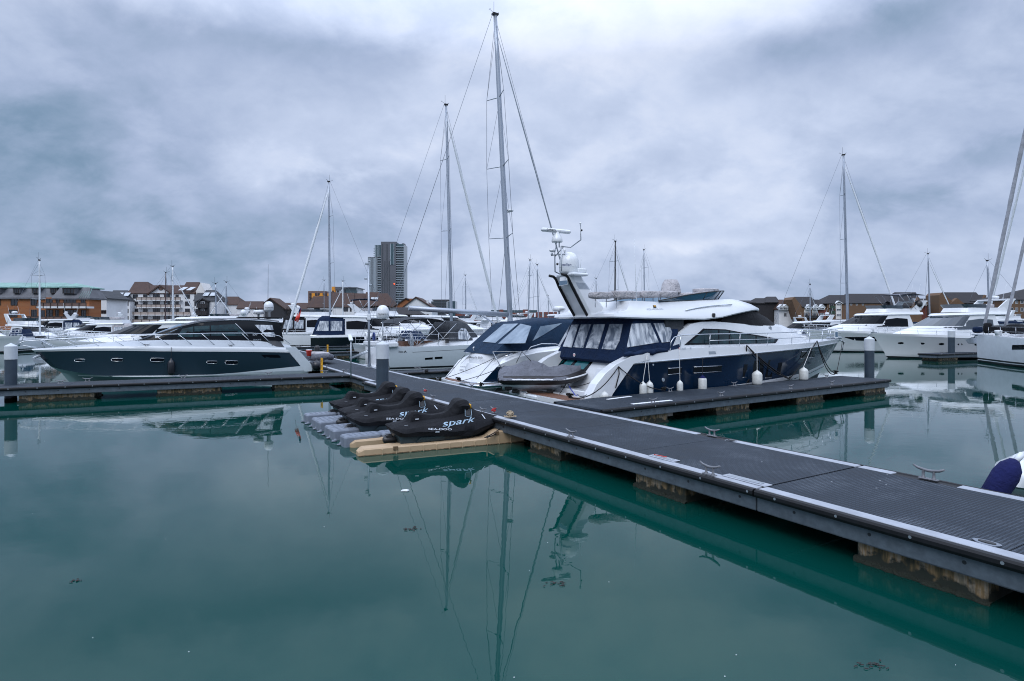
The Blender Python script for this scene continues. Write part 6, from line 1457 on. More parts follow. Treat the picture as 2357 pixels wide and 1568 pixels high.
# ---- beige drive-on float
def beige_dock():
    o = at(825.4, 1051.8, 0); e = at(1206.6, 1016.8, 0); rz = math.atan2(e.y-o.y, e.x-o.x); L = (e-o).length
    root = empty('drive_on_float', (o.x, o.y, 0), rz, 'beige moulded drive on float carrying the nearest jet ski', 'jet ski float')
    def lobe(y0, y1, x0, side):
        mb = MB(); ts = [x0, x0+.05, x0+.13, 1, 2, 3.15, 3.28, 3.42, 3.55, L-.03, L]
        rows = []
        for i, x in enumerate(ts):
            h = .17 if x < 3.2 else (.20 if x < 3.3 else (.28 if x < 3.45 else .33)); k = min(1, (x-x0)/.13+.25); hh = h*(.55+.45*min(1, (x-x0)/.13)); b = .02
            ya, yb = (y0+(.10 if i == 0 else (.03 if i == 1 else 0)), y1-(.10 if i == 0 else (.03 if i == 1 else 0)))
            rows.append([(x, ya+.02, -.25), (x, ya, -.1), (x, ya, hh-.03), (x, ya+.03, hh), (x, yb-.03, hh), (x, yb, hh-.03), (x, yb, -.1), (x, yb-.02, -.25)])
        mb.grid(rows, 0, False, closed=True); mb.face(range(8)); mb.face(range(len(mb.v)-8, len(mb.v)))
        # moulded ribs and recesses on the outer face
        x = x0+.55; yo = y0 if side < 0 else y1
        while x < L-.1:
            h = .15 if x < 3.2 else .31
            mb.box((x, yo+(-.004 if side < 0 else .004), h/2-.02), (.035, .02, h), 0, bev=.006); x += .335
        o_ = mb.build('pontoon_lobe', 'beige_plastic', root, sharp=30)
        for x in (.87, 3.50, 4.06):
            mb = MB(); h = .17 if x < 3.2 else .33; mb.box((x, yo-(.0 if side < 0 else 0), h-.045), (.11, .05, .085)); mb.build('notch', 'beige_dirty', o_)
        mb = MB(); rnd = random.Random(3); x = x0
        while x < L: mb.box((x+.04, yo+(-.006 if side < 0 else .006), .006), (.09, .015, rnd.uniform(.015, .04))); x += .08
        mb.build('waterline_stain', 'beige_dirty', o_)
        return o_
    lobe(0, .42, 0, -1); lobe(1.08, 1.55, .0, 1)
    mb = MB(); rows = []
    for x, z in ((.75, -.12), (.9, .02), (1.2, .05), (2.0, .06), (3.2, .10), (3.5, .22), (3.65, .33), (L-.02, .33)):
        rows.append([(x, .40, max(z, .0)+.04), (x, .55, z), (x, .74, z-.04), (x, .95, z), (x, 1.10, max(z, 0)+.04)])
    mb.grid(rows, 0, True); mb.quad((L-.02, .4, .37), (L-.02, 1.1, .37), (L-.02, 1.1, -.2), (L-.02, .4, -.2)); mb.quad((.75, .4, -.08), (.75, 1.1, -.08), (.75, 1.1, -.3), (.75, .4, -.3)); mb.build('cradle', 'beige_plastic', root, sharp=40)
    mb = MB()
    for k in range(4): mb.box((3.75+.0, .75, .34), (.02, .02, .02))
    mb = MB(); pts = [(.70, .46), (.78, .50), (1.0, .52), (1.15, .47), (1.35, .50), (1.5, .46), (1.7, .46)]
    for k in (.95, 1.35):
        mb.lathe([(.085, -.03), (.09, -.01), (.09, .01), (.085, .03)], (k, .50, .08), n=14, axis='Y')
    mb.build('roller', 'black_rubber', root)
    mb = MB(); mb.box((3.9, .75, .35), (.55, .5, .05), bev=.02); mb.box((3.68, .75, .40), (.10, .22, .22), bev=.04); mb.build('bow_stop', 'beige_plastic', root)
    return root
BD = beige_dock()
# ---- grey cube dock
def cube_dock():
    p0 = WALK.world(-7.16, -3.62, 0); root = empty('cube_dock', tuple(p0), WALK.rz, 'grey dock of ribbed plastic cubes carrying three covered jet skis', 'cube dock')
    def cube_mb(w, d, h=.27):
        mb = MB(); c = .05; rows = []
        for z, q in ((-.17, .02), (-.14, 0), (h-.045, 0), (h-.012, .022), (h, .038)):
            x, y = w/2-.012-q, d/2-.012-q; c2 = c
            rows.append([(-x+c2, -y, z), (x-c2, -y, z), (x, -y+c2, z), (x, y-c2, z), (x-c2, y, z), (-x+c2, y, z), (-x, y-c2, z), (-x, -y+c2, z)])
        mb.grid(rows, 0, False, closed=True); mb.face(range(len(mb.v)-8, len(mb.v)))
        for i in range(5):
            for j in range(5): mb.box((-w*.3+i*w*.15, -d*.3+j*d*.15, h+.003), (w*.10, d*.05, .006), rz=.5 if (i+j) % 2 else -.5)
        return mb
    proto = {}
    for kind, (w, d) in dict(wide=(.50, .98), half=(.50, .48)).items():
        o = cube_mb(w, d).build('float_cube', 'cube_grey', root); proto[kind] = o.data; bpy.data.objects.remove(o)
    n = 0
    for r in range(9):
        # channels under the skis sit lower; raised double rows between them
        chan = r in (1, 4, 7) 
        x = .25+r*.53; y = 0.0 if r % 3 != 1 else .22
        z = -.09 if r % 3 == 1 else 0
        for c in range(4):
            o = bpy.data.objects.new('float_cube', proto['wide']); COL.objects.link(o); o.parent = root; o.location = (x-.12, y+.49+c*.98, z); n += 1
            if y+.49+(c+1)*.98 > 3.6: break
    for r in range(9):
        for k in (0,):
            mb = MB(); mb.lathe([(.04, -.04), (.05, 0), (.04, .035), (.02, .045)], (.0+r*.53, .02, .03), n=8, axis='Z'); mb.box((r*.53, -.03, .02), (.10, .09, .04), bev=.015); mb.build('joint_lug', 'cube_grey', root)
    return root
cube_dock()
# line and cleats on the walkway edge beside the skis
def cleat_rope(u, v, material, label, n=5, r=.014, size=.09, seed=1):
    p = at(u, v, DZ+.04); rnd = random.Random(seed); mb = MB(); pts = []
    for i in range(n*9):
        a = i*.72; pts.append(p+Vector((math.cos(a)*size*rnd.uniform(.6, 1.2), math.sin(a)*size*.7*rnd.uniform(.6, 1.2), .03+.06*math.sin(a*.37+seed)*.6+rnd.uniform(0, .05))))
    mb.tube(pts, r, n=5); o = mb.build('coiled_line', material); return tag(o, label, 'rope', 'lines coiled on cleats')
def loose_cleat(u, v, label):
    p = at(u, v, DZ); r = empty('dock_cleat', tuple(p), WALK.rz, label, 'cleat', 'cleats at the jet skis'); add_cleat(r, 0, 0, 0); return r
loose_cleat(*z6((1900, 580)), 'steel cleat with red cord beside the bow of the nearest jet ski')
loose_cleat(*z6((1268, 400)), 'small steel cleat with red cord behind the handlebar hoods')
cleat_rope(*z6((1900, 572)), 'rope_red', 'red cord wound round a cleat by the nearest jet ski', 3, .010, .06, 3)
cleat_rope(*z6((1270, 392)), 'rope_red', 'red cord wound round the farther cleat behind the jet skis', 2, .010, .05, 5)
pk = at(*z6((2050, 622)), DZ+.02)
mb = MB(); rnd = random.Random(8); pts = []
for i in range(120):
    a = i*.55; rr = .105*math.sqrt(max(.1, 1-((i % 40)/40-.5)**2*3)); pts.append(pk+Vector((math.cos(a)*rr*math.cos(i*.21), math.sin(a)*rr, .09+math.cos(a)*rr*math.sin(i*.21)*.9)))
for i in range(30): a = i*.5; pts.append(pk+Vector((math.cos(a)*.16, math.sin(a)*.10, .02+rnd.uniform(0, .02))))
mb.tube(pts, .011, n=5); tag(mb.build('rope_ball', 'rope_beige'), 'beige and black rope knotted in a ball on the edge of the walkway', 'rope')
a_ = at(*z6((2040, 650)), .50); b_ = at(*z6((1815, 808)), .26)
rope(sag(a_, b_, .05), .014, 'rope_black', 'black line from the knotted rope ball down to the beige float', group='mooring lines at the jet skis')
rope(sag(a_+Vector((.04, .03, 0)), b_+Vector((.05, .03, 0)), .08), .014, 'rope_black', 'second black line beside it down to the beige float', group='mooring lines at the jet skis')
# ================================================================ other motor yachts
def motor_yacht(org, rz, L, label, hull='gelcoat', fly=True, canopy=None, screen='dark_glass', beam=None, fb=1.5, top=None, domes=0, arch=True, ports=0, band=None, bimini=None, group=None, rails=True, name='motor_yacht', cat='motor yacht', k=1.0, seed=0, boot='boot_black', hull_window=False):
    B = beam or L*.27; root = empty(name, (*org, 0), rz, label, cat, group); top = top or fb+2.0*k
    bd = [(0, B*.46), (L*.25, B*.5), (L*.5, B*.49), (L*.72, B*.36), (L*.88, B*.17), (L, 0)]
    sh = lambda x: fb+.35*k*(x/L)**1.5
    xb = L*.9
    H = Loft([dict(x=(.4, xb-.5), z=lambda x, t: -.3, b=lambda x, t: sinterp(bd, x*L/(xb-.5))*.7),
              dict(x=(.3, xb), z=lambda x, t: .10+.3*max(0, t-.7), b=lambda x, t: sinterp(bd, x*L/xb)*.86),
              dict(x=(.3, xb+.1), z=lambda x, t: .28+.45*max(0, t-.6), b=lambda x, t: sinterp(bd, x*L/(xb+.1))*.9),
              dict(x=(.3, L-.25), z=lambda x, t: sh(x)-.30*k, b=lambda x, t: sinterp(bd, x*L/(L-.25))*.99),
              dict(x=(.3, L-.18), z=lambda x, t: sh(x)-.24*k, b=lambda x, t: sinterp(bd, x*L/(L-.18))*1.01),
              dict(x=(.9, L), z=lambda x, t: sh(x), b=lambda x, t: sinterp(bd, x)*.99)])
    mb = MB(); H.mesh(mb, mf=lambda i, q: (1, 0, 2, 0, 0)[i]); mb.build('hull', ['gelcoat', boot, hull], root, sharp=35)
    if hull_window: patch('hull_window', [[(L*.30, fb*.52), (L*.68, fb*.60), (L*.76, fb*.78), (L*.34, fb*.80)]], H.y, 'dark_glass', root, both=True)
    for i in range(ports):
        x = L*(.42+.42*i/max(1, ports-1)); z = sh(x)*.62
        patch('porthole', [[(x+.22*math.cos(a*.7854), z+.10*math.sin(a*.7854)) for a in range(8)]], H.y, 'dark_glass', root, both=True, cut=.5)
    mb = MB(); mb.box((-.25, 0, .36), (1.3, B*.86, .14), bev=.04); mb.build('swim_platform', 'gelcoat', root)
    # deckhouse
    h1 = top-fb
    D = Loft([dict(x=(L*.22, L*.86), z=lambda x, t: sh(x)-.02, b=lambda x, t: sinterp([(L*.2, B*.42), (L*.55, B*.40), (L*.75, B*.22), (L*.86, 0)], x)),
              dict(x=(L*.24, L*.72), z=lambda x, t: fb+h1*.40, b=lambda x, t: sinterp([(L*.2, B*.40), (L*.5, B*.38), (L*.66, B*.24), (L*.72, 0)], x)),
              dict(x=(L*.26, L*.585), z=lambda x, t: fb+h1*.86-.1*t, b=lambda x, t: sinterp([(L*.2, B*.37), (L*.45, B*.34), (L*.54, B*.2), (L*.585, 0)], x)),
              dict(x=(L*.16, L*.60), z=lambda x, t: fb+h1*.90-.12*t**2, b=lambda x, t: sinterp([(L*.1, B*.40), (L*.45, B*.37), (L*.55, B*.22), (L*.60, 0)], x)),
              dict(x=(L*.16, L*.58), z=lambda x, t: fb+h1*1.0-.16*t**2, b=lambda x, t: sinterp([(L*.1, B*.38), (L*.45, B*.34), (L*.54, B*.18), (L*.58, 0)], x))], ts=[i/16 for i in range(17)])
    mb = MB(); D.mesh(mb); dk = mb.build('deckhouse', 'gelcoat', root, sharp=35)
    # wrap-round screen between the two middle rows, and side glass
    def glass(x0, x1, q0, q1, nm):
        rows = []
        for q in (q0, q1):
            r = []
            for sd in ((1,) if x1 < L*.5 else (1, -1)):
                seg = [(a[0]+(b[0]-a[0])*q, a[1]+(b[1]-a[1])*q+.02, a[2]+(b[2]-a[2])*q) for a, b, t in zip(D.R[1], D.R[2], D.ts) if t > .49]
                seg = [(x+.02, sd*y, z) for x, y, z in seg]
                r += seg if sd == 1 else seg[::-1]
            rows.append(r)
        mb = MB(); mb.grid(rows, 0, False); return mb.build(nm, screen, dk)
    glass(L*.40, L, .08, .96, 'windscreen')
    patch('side_window', [[(L*.28, fb+h1*.30), (L*.52, fb+h1*.26), (L*.60, fb+h1*.36), (L*.50, fb+h1*.60), (L*.36, fb+h1*.72), (L*.28, fb+h1*.68)]], D.y, screen, dk, both=True)
    if canopy:
        CP = Loft([dict(x=(L*.03, L*.27), z=lambda x, t: fb+.05, b=lambda x, t: B*.44), dict(x=(L*.07, L*.27), z=lambda x, t: fb+h1*.80, b=lambda x, t: B*.37), dict(x=(L*.10, L*.27), z=lambda x, t: fb+h1*.95, b=lambda x, t: B*.30)], ts=[0, .33, .66, 1])
        mb = MB(); CP.mesh(mb); cn = mb.build('canopy', canopy, root)
        patch('clear_panel', [[(L*.06, fb+h1*.22), (L*.15, fb+h1*.22), (L*.15, fb+h1*.7), (L*.085, fb+h1*.7)], [(L*.165, fb+h1*.22), (L*.25, fb+h1*.22), (L*.25, fb+h1*.7), (L*.165, fb+h1*.7)]], CP.y, 'clear_vinyl', cn, both=True, eps=.02)
    if fly:
        FS = Loft([dict(x=(L*.17, L*.52), z=lambda x, t: fb+h1*.98, b=lambda x, t: sinterp([(L*.1, B*.36), (L*.42, B*.30), (L*.52, 0)], x)), dict(x=(L*.18, L*.50), z=lambda x, t: fb+h1*.98+.45*k, b=lambda x, t: sinterp([(L*.1, B*.35), (L*.40, B*.29), (L*.50, 0)], x))])
        mb = MB(); FS.mesh(mb); fo = mb.build('flybridge', 'gelcoat', root, sharp=35)
        FW = Loft([dict(x=(L*.30, L*.50), z=lambda x, t: fb+h1*.98+.45*k, b=lambda x, t: sinterp([(L*.3, B*.33), (L*.42, B*.27), (L*.50, 0)], x)), dict(x=(L*.31, L*.515), z=lambda x, t: fb+h1*.98+.80*k, b=lambda x, t: sinterp([(L*.3, B*.33), (L*.44, B*.27), (L*.515, 0)], x))])
        mb = MB(); FW.mesh(mb, top=False, ends=(False, False)); mb.build('wind_deflector', 'smoked', fo)
        blob('seat', (L*.27, 0, fb+h1*.98+.62*k), (L*.12, B*.5, .4), 'pale_cover' if seed % 2 else 'charcoal_canvas', fo, seed, .06, .4)
    zt = fb+h1*.98+(.45*k if fly else 0)
    if arch:
        mb = MB()
        for sd in (1, -1): mb.prism([(L*.16, zt-.2), (L*.24, zt-.2), (L*.16, zt+.85*k), (L*.11, zt+.85*k)], sd*B*.32-.06, sd*B*.32+.06, axis='Y')
        mb.box((L*.135, 0, zt+.82*k), (L*.06, B*.66, .12), bev=.03); ar = mb.build('arch', 'gelcoat', root)
        mb = MB(); mb.lathe([(.25, .0), (.3, .05), (.3, .2), (.2, .27), (.01, .28)], (L*.14, 0, zt+.95*k), n=14); mb.tube([(L*.14, 0, zt+.8*k), (L*.14, 0, zt+.97*k)], .06, n=6); mb.build('radar', 'gelcoat', ar)
        for y in (-.5, .6): mb = MB(); mb.tube([(L*.13, y, zt+.85*k), (L*.10, y, zt+(1.9+.5*(seed % 3))*k)], [.02, .008], n=4); mb.build('whip_aerial', 'white_mast', ar)
    for i in range(domes):
        x, y = L*(.17+.10*i), (-.25 if i % 2 else .3)*B; mb = MB(); mb.lathe([(.16, 0), (.2, .1), (.36, .2), (.38, .45), (.3, .68), (.12, .8), (.01, .82)], (x, y, zt+.1), n=16); mb.build('satellite_dome', 'black_plastic' if domes > 1 else 'gelcoat', root)
    if bimini:
        mb = MB(); rows = [[(L*.13+L*.22*i/6, y, zt+1.55*k+.16*math.sin(i/6*math.pi)-.08*abs(y/(B*.36))**3) for y in (-B*.36, -B*.18, 0, B*.18, B*.36)] for i in range(7)]; mb.grid(rows, 0, True); mb.grid([[(x, y, z-.05) for x, y, z in r] for r in rows], 0, True); bi = mb.build('bimini', bimini, root)
        mb = MB()
        for sd in (1, -1):
            for a, b in ((.16, .14), (.24, .20), (.24, .34), (.20, .28)): mb.tube([(L*a, sd*B*.34, zt-.1), (L*b, sd*B*.36, zt+1.5*k)], .02, n=4)
        mb.build('bimini_frame', 'steel', bi)
    if rails:
        mb = MB(); st = [L*q for q in (.36, .46, .56, .66, .76, .85, .93, .985)]
        for sd in (1, -1):
            for x in st: b = max(.06, sinterp(bd, x)-.1); mb.tube([(x, sd*b, sh(x)), (x+.08, sd*b, sh(x)+.6*k)], .018, n=4)
            for h in ((.6, .32) if L > 11 else (.6,)): mb.tube([(x+.08, sd*max(.06, sinterp(bd, x)-.1), sh(x)+h*k) for x in st]+[(L+.05, 0, sh(L)+h*k)], .018 if h > .5 else .012, n=4)
        mb.build('guard_rail', 'steel', root)
    mb = MB(); mb.box((L*.98, 0, sh(L)+.05), (.5, .2, .1), bev=.03); mb.tube([(L, 0, sh(L)), (L+.25, 0, sh(L)-.2), (L+.05, 0, sh(L)-.55)], .04, n=6); mb.build('anchor', 'dull_steel', root)
    return root
mat('grey_screen', (.12, .15, .19), .15, spec=.7, coat=.5)
mat('smoked', (.03, .045, .06), .06, spec=.8, coat=.5)
def by_bow(u, v, z, d, rz, L):
    """origin (stern centre) of a boat whose bow tip shows at u, d metres out"""
    X = (u-CX)*d/F; return (X-L*math.cos(rz), d-L*math.sin(rz))
def by_stern(u, d): return ((u-CX)*d/F, d)
# right-hand pair
motor_yacht(by_bow(2005, 768, 2.2, 54, R(184), 13.8), R(184), 13.8, 'white flybridge motor yacht with five oval portholes, bow pointing left', fly=True, screen='smoked', fb=1.95, top=4.15, ports=5, arch=True, beam=4.9, k=.9, seed=1)
motor_yacht(by_bow(1848, 768, 2.1, 66, R(188), 15.5), R(188), 15.5, 'white flybridge motor yacht with two black domes and a grey bimini, behind the porthole yacht', fly=True, fb=2.1, top=4.35, domes=2, bimini='grey_canvas', arch=True, beam=5, k=1.0, seed=2, hull_window=True)
motor_yacht(by_bow(1752, 0, 0, 84, R(190), 12), R(190), 12, 'small white cruiser with blue canopy between the navy bow and the brown houses', fly=False, canopy='navy_canvas', fb=1.5, seed=3)
motor_yacht(by_bow(1800, 0, 0, 74, R(195), 11), R(195), 11, 'white open cruiser with a dark sunroof behind the navy yacht bow rail', fly=False, fb=1.6, screen='dark_glass', seed=4, arch=False)
# beside and behind the walkway
motor_yacht(by_stern(712, 70), R(14), 15, 'black hulled cruiser with navy canopy and long swept side windows', hull='black_hull', fly=False, canopy='navy_canvas', fb=1.75, top=4.1, arch=False, beam=4.3, seed=5, boot='boot_black')
motor_yacht(by_stern(640, 82), R(12), 14, 'white cruiser with black framed canopy just right of the slate yacht stern', fly=True, canopy='black_canvas', fb=1.9, top=4.3, arch=True, seed=6, domes=1)
motor_yacht(by_stern(770, 84), R(14), 17, 'white flybridge yacht behind the navy canopied cruiser', fly=True, fb=2.1, top=4.5, arch=True, bimini='navy_canvas', seed=7)
motor_yacht(by_stern(905, 92), R(14), 17, 'white sports yacht with long curved roof behind the charcoal bimini', fly=False, fb=2.0, top=4.4, arch=False, seed=8)
motor_yacht(by_bow(250, 0, 0, 46, R(205), 15), R(205), 15, 'white yacht behind the slate yacht, only its screen and bow rails showing', fly=False, fb=1.75, top=4.0, arch=False, seed=9) if False else None
motor_yacht((atd(560, 0, 52)[0], 52), R(203), 14, 'white sports yacht directly behind the slate yacht, swept dark windscreen', fly=False, fb=1.45, top=3.35, arch=False, seed=9, screen='dark_glass')
motor_yacht((atd(600, 0, 66)[0], 66), R(203), 14, 'larger white flybridge yacht second behind the slate yacht', fly=False, fb=1.6, top=3.9, arch=False, seed=10, bimini=None)
# left edge
motor_yacht((atd(-170, 0, 66)[0], 66), R(-12), 13, 'white flybridge cruiser with steel frames, cut by the left edge', fly=True, fb=1.5, top=3.3, arch=True, seed=11, bimini='pale_cover', hull_window=True, beam=4.4)
motor_yacht((atd(15, 0, 75)[0], 75), R(-20), 11, 'small white cruiser below the slim white mast on the left', fly=True, fb=1.4, top=3.0, arch=True, seed=12)
motor_yacht((atd(330, 0, 80)[0], 80), R(188), 12, 'white cruiser with clear canopy below the brick building balconies', fly=True, fb=1.4, top=3.2, arch=False, seed=13, canopy='pale_cover')
motor_yacht((atd(430, 0, 66)[0], 66), R(200), 11, 'white open cruiser with small portholes seen through the long bow rails', fly=False, fb=1.4, top=2.7, arch=False, seed=14, ports=3)
motor_yacht((atd(600, 0, 80)[0], 80), R(200), 12, 'white cruiser with a radar arch and dome behind the slate roof', fly=True, fb=1.6, top=3.6, arch=True, seed=15, domes=1)
# far centre, seen between the grey yacht and the canopied cruiser, and beyond
RN = random.Random(11)
far = [(1075, 110, 15, 1), (1150, 120, 14, 0), (1105, 100, 12, 1), (1175, 135, 16, 1), (1230, 115, 15, 1), (1275, 140, 17, 0), (1010, 130, 14, 1), (1300, 100, 13, 1), (1120, 150, 13, 0), (935, 115, 14, 1), (575, 120, 12, 1), (470, 110, 12, 0), (300, 110, 12, 1), (200, 115, 13, 0), (130, 120, 11, 1), (2290, 100, 14, 1), (2230, 120, 13, 0), (2330, 90, 12, 1), (1830, 120, 13, 0), (1700, 130, 14, 1)]
words = ['near the silver mast foot', 'with its bow to the left', 'low and close to the pontoon', 'with a tall arch', 'left of the radar arch', 'beyond the navy canopy', 'behind the second mast', 'half hidden by the canopied cruiser', 'farthest out in the centre', 'behind the charcoal bimini', 'right of the grey tower of roofs', 'before the white apartments', 'before the brick balconies', 'under the balcony slab', 'left of the slim white mast', 'between the thick furled sails', 'behind the porthole yacht', 'nearest the right edge', 'behind the blue canopied cruiser', 'hidden behind the navy yacht bow']
for i, (u, d, L, fl) in enumerate(far):
    rz = (A31 if RN.random() < .5 else B211)+R(RN.uniform(-14, 14))
    motor_yacht(((u-CX)*d/F, d), rz, L, 'distant white motor boat '+words[i], fly=bool(fl), fb=1.6, top=3.5+RN.uniform(0, .5), arch=RN.random() < .7, seed=i, canopy=('navy_canvas' if i % 4 == 1 else ('charcoal_canvas' if i % 4 == 3 else None)), group='distant white motor boats', rails=d < 125)
# low far pontoons with white piles
for i, (u0, u1, d) in enumerate(((1040, 1290, 92), (1760, 1900, 96), (280, 640, 98), (-60, 120, 86), (2180, 2400, 84))):
    a, b = ((u0-CX)*d/F, d), ((u1-CX)*d/F, d+3)
    pontoon(a, b, 1.8, ['far pontoon across the centre gap', 'far pontoon below the brown gabled houses', 'far pontoon behind the slate yacht', 'far pontoon at the left edge', 'far pontoon at the right edge'][i], strips=False, floats=[(1, 4)], name='finger_pontoon', group='finger pontoons', bolts=50)
    for k in range(2):
        X = a[0]+(b[0]-a[0])*(.3+.45*k); pile((X, d-.3), 2.4, .2, ['white capped pile on the %s, %s one' % (q, 'left' if k == 0 else 'right') for q in ('far centre pontoon', 'pontoon below the gabled houses', 'pontoon behind the slate yacht', 'pontoon at the left edge', 'pontoon at the right edge')][i])
# white bow with navy fender at the right edge, beyond the walkway
def moored_bow():
    p = at(2345, 1150, .0); root = empty('white_boat', (p.x+.9, p.y+.35, 0), R(188), 'rounded white boat bow poking in at the right edge by the walkway', 'boat'); root.scale = (1, 1, .62)
    H = Loft([dict(x=(-4, .7), z=lambda x, t: -.2, b=T([(-4, .9), (-.5, .7), (.3, .4), (.7, 0)])), dict(x=(-4, 1.05), z=lambda x, t: .30, b=T([(-4, 1.1), (-.5, .95), (.5, .6), (.9, .3), (1.05, 0)])), dict(x=(-4, 1.1), z=lambda x, t: .36, b=T([(-4, 1.15), (-.5, 1.0), (.5, .64), (.95, .3), (1.1, 0)])), dict(x=(-4, 1.05), z=lambda x, t: .8, b=T([(-4, 1.1), (-.5, .95), (.45, .58), (.88, .28), (1.05, 0)])), dict(x=(-4, .8), z=lambda x, t: 1.05, b=T([(-4, .9), (-.5, .7), (.4, .35), (.8, 0)]))])
    mb = MB(); H.mesh(mb, mf=lambda i, k: 1 if i == 1 else 0); o = mb.build('hull', ['gelcoat', 'dull_steel'], root, sharp=40)
    q = at(2303, 1098, .72); root2 = empty('boat_fender', (q.x, q.y, .62), R(0), 'long navy covered fender hanging by the white bow at the right edge', 'fender')
    mb = MB(); mb.lathe([(.02, -.42), (.12, -.38), (.17, -.25), (.18, .15), (.15, .30), (.07, .42), (.02, .44)], n=16); b = mb.build('body', 'fender_navy', root2); b.rotation_euler = (0, R(32), 0)
    mb = MB(); mb.tube([(.22, 0, .33), (.34, 0, .46)], .045, n=8); mb.build('eye', 'gelcoat_soft', root2)
moored_bow()
# ================================================================ the shore and its buildings
def brick_mat(name, c1, c2, mortar, sx=.9, row=.28):
    m = bpy.data.materials.new(name); m.use_nodes = True; nt = m.node_tree; p = nt.nodes['Principled BSDF']; MATS[name] = m
    tc = N(nt, 'ShaderNodeTexCoord').outputs['Object']; mp = N(nt, 'ShaderNodeMapping'); nt.links.new(tc, mp.inputs[0]); mp.inputs['Rotation'].default_value = (R(90), 0, 0)
    b = N(nt, 'ShaderNodeTexBrick', Color1=(*c1, 1), Color2=(*c2, 1), Mortar=(*mortar, 1), Scale=1.0); nt.links.new(mp.outputs[0], b.inputs['Vector'])
    b.inputs['Brick Width'].default_value = sx; b.inputs['Row Height'].default_value = row; b.inputs['Mortar Size'].default_value = .03
    n = N(nt, 'ShaderNodeTexNoise', i0=tc, Scale=.6, Detail=5.0).outputs[0]
    nt.links.new(mix(nt, M2(nt, 'MULTIPLY', n, .5), b.outputs[0], tuple(c*.6 for c in c1)), p.inputs['Base Color']); p.inputs['Roughness'].default_value = .85
def roof_mat(name, c1, c2, sc=2.2):
    m = bpy.data.materials.new(name); m.use_nodes = True; nt = m.node_tree; p = nt.nodes['Principled BSDF']; MATS[name] = m
    tc = N(nt, 'ShaderNodeTexCoord').outputs['Object']; sep = N(nt, 'ShaderNodeSeparateXYZ', i0=tc)
    n = N(nt, 'ShaderNodeTexNoise', i0=tc, Scale=.8, Detail=6.0, Roughness=.7).outputs[0]
    s = M2(nt, 'FRACT', M2(nt, 'MULTIPLY', sep.outputs[2], sc)); k = M2(nt, 'LESS_THAN', s, .22)
    c = mix(nt, ramp(nt, n, [(.35, 0), (.65, 1)]), c1, c2); nt.links.new(mix(nt, M2(nt, 'MULTIPLY', k, .45), c, tuple(q*.3 for q in c1)), p.inputs['Base Color']); p.inputs['Roughness'].default_value = .8
brick_mat('orange_brick', (.33, .115, .035), (.27, .09, .03), (.25, .15, .09))
brick_mat('buff_brick', (.15, .085, .045), (.13, .07, .04), (.13, .09, .06))
brick_mat('red_brick', (.20, .055, .04), (.16, .045, .035), (.14, .09, .08))
roof_mat('brown_roof', (.040, .020, .016), (.060, .030, .020)); roof_mat('slate_tiles', (.030, .035, .042), (.048, .052, .060)); roof_mat('dark_roof', (.012, .012, .015), (.020, .018, .021))
mat('lead_mansard', (.105, .11, .125), .6, var=.3, vs=.8); mat('copper_green', (.19, .34, .31), .6, var=.25, vs=.5)
mat('render_white', (.68, .70, .72), .8, var=.12, vs=.4); mat('render_cream', (.66, .65, .63), .8, var=.12, vs=.4)
mat('screen_light', (.36, .31, .28), .6); mat('black_timber', (.018, .020, .026), .7, var=.3, vs=2); mat('window_dark', (.010, .014, .020), .08, spec=.8); mat('window_frame_brown', (.035, .025, .022), .6); mat('window_frame_white', (.62, .65, .68), .5)
mat('balcony_white', (.62, .64, .66), .6); mat('balcony_screen', (.16, .10, .085), .6, var=.3, vs=2); mat('quay_concrete', (.14, .14, .13), .8, var=.4, vs=.5); mat('moss_green', (.03, .08, .05), .6)
mat('tower_grey', (.09, .10, .12), .5, var=.15, vs=.05); mat('tower_pale', (.30, .36, .40), .3); mat('tower_glass', (.03, .07, .085), .12, spec=.8); mat('amber_panel', (.60, .25, .02), .6); mat('pale_block', (.42, .46, .50), .7)
zF = PM(0, 1100, .21213); zG = PM(420, 1100, .21213); zH = PM(1220, 1100, .24608); zI = PM(2980, 1130, .30547); zJ = PM(3500, 1130, .25286); zK = PM(1780, 1180, .20365)
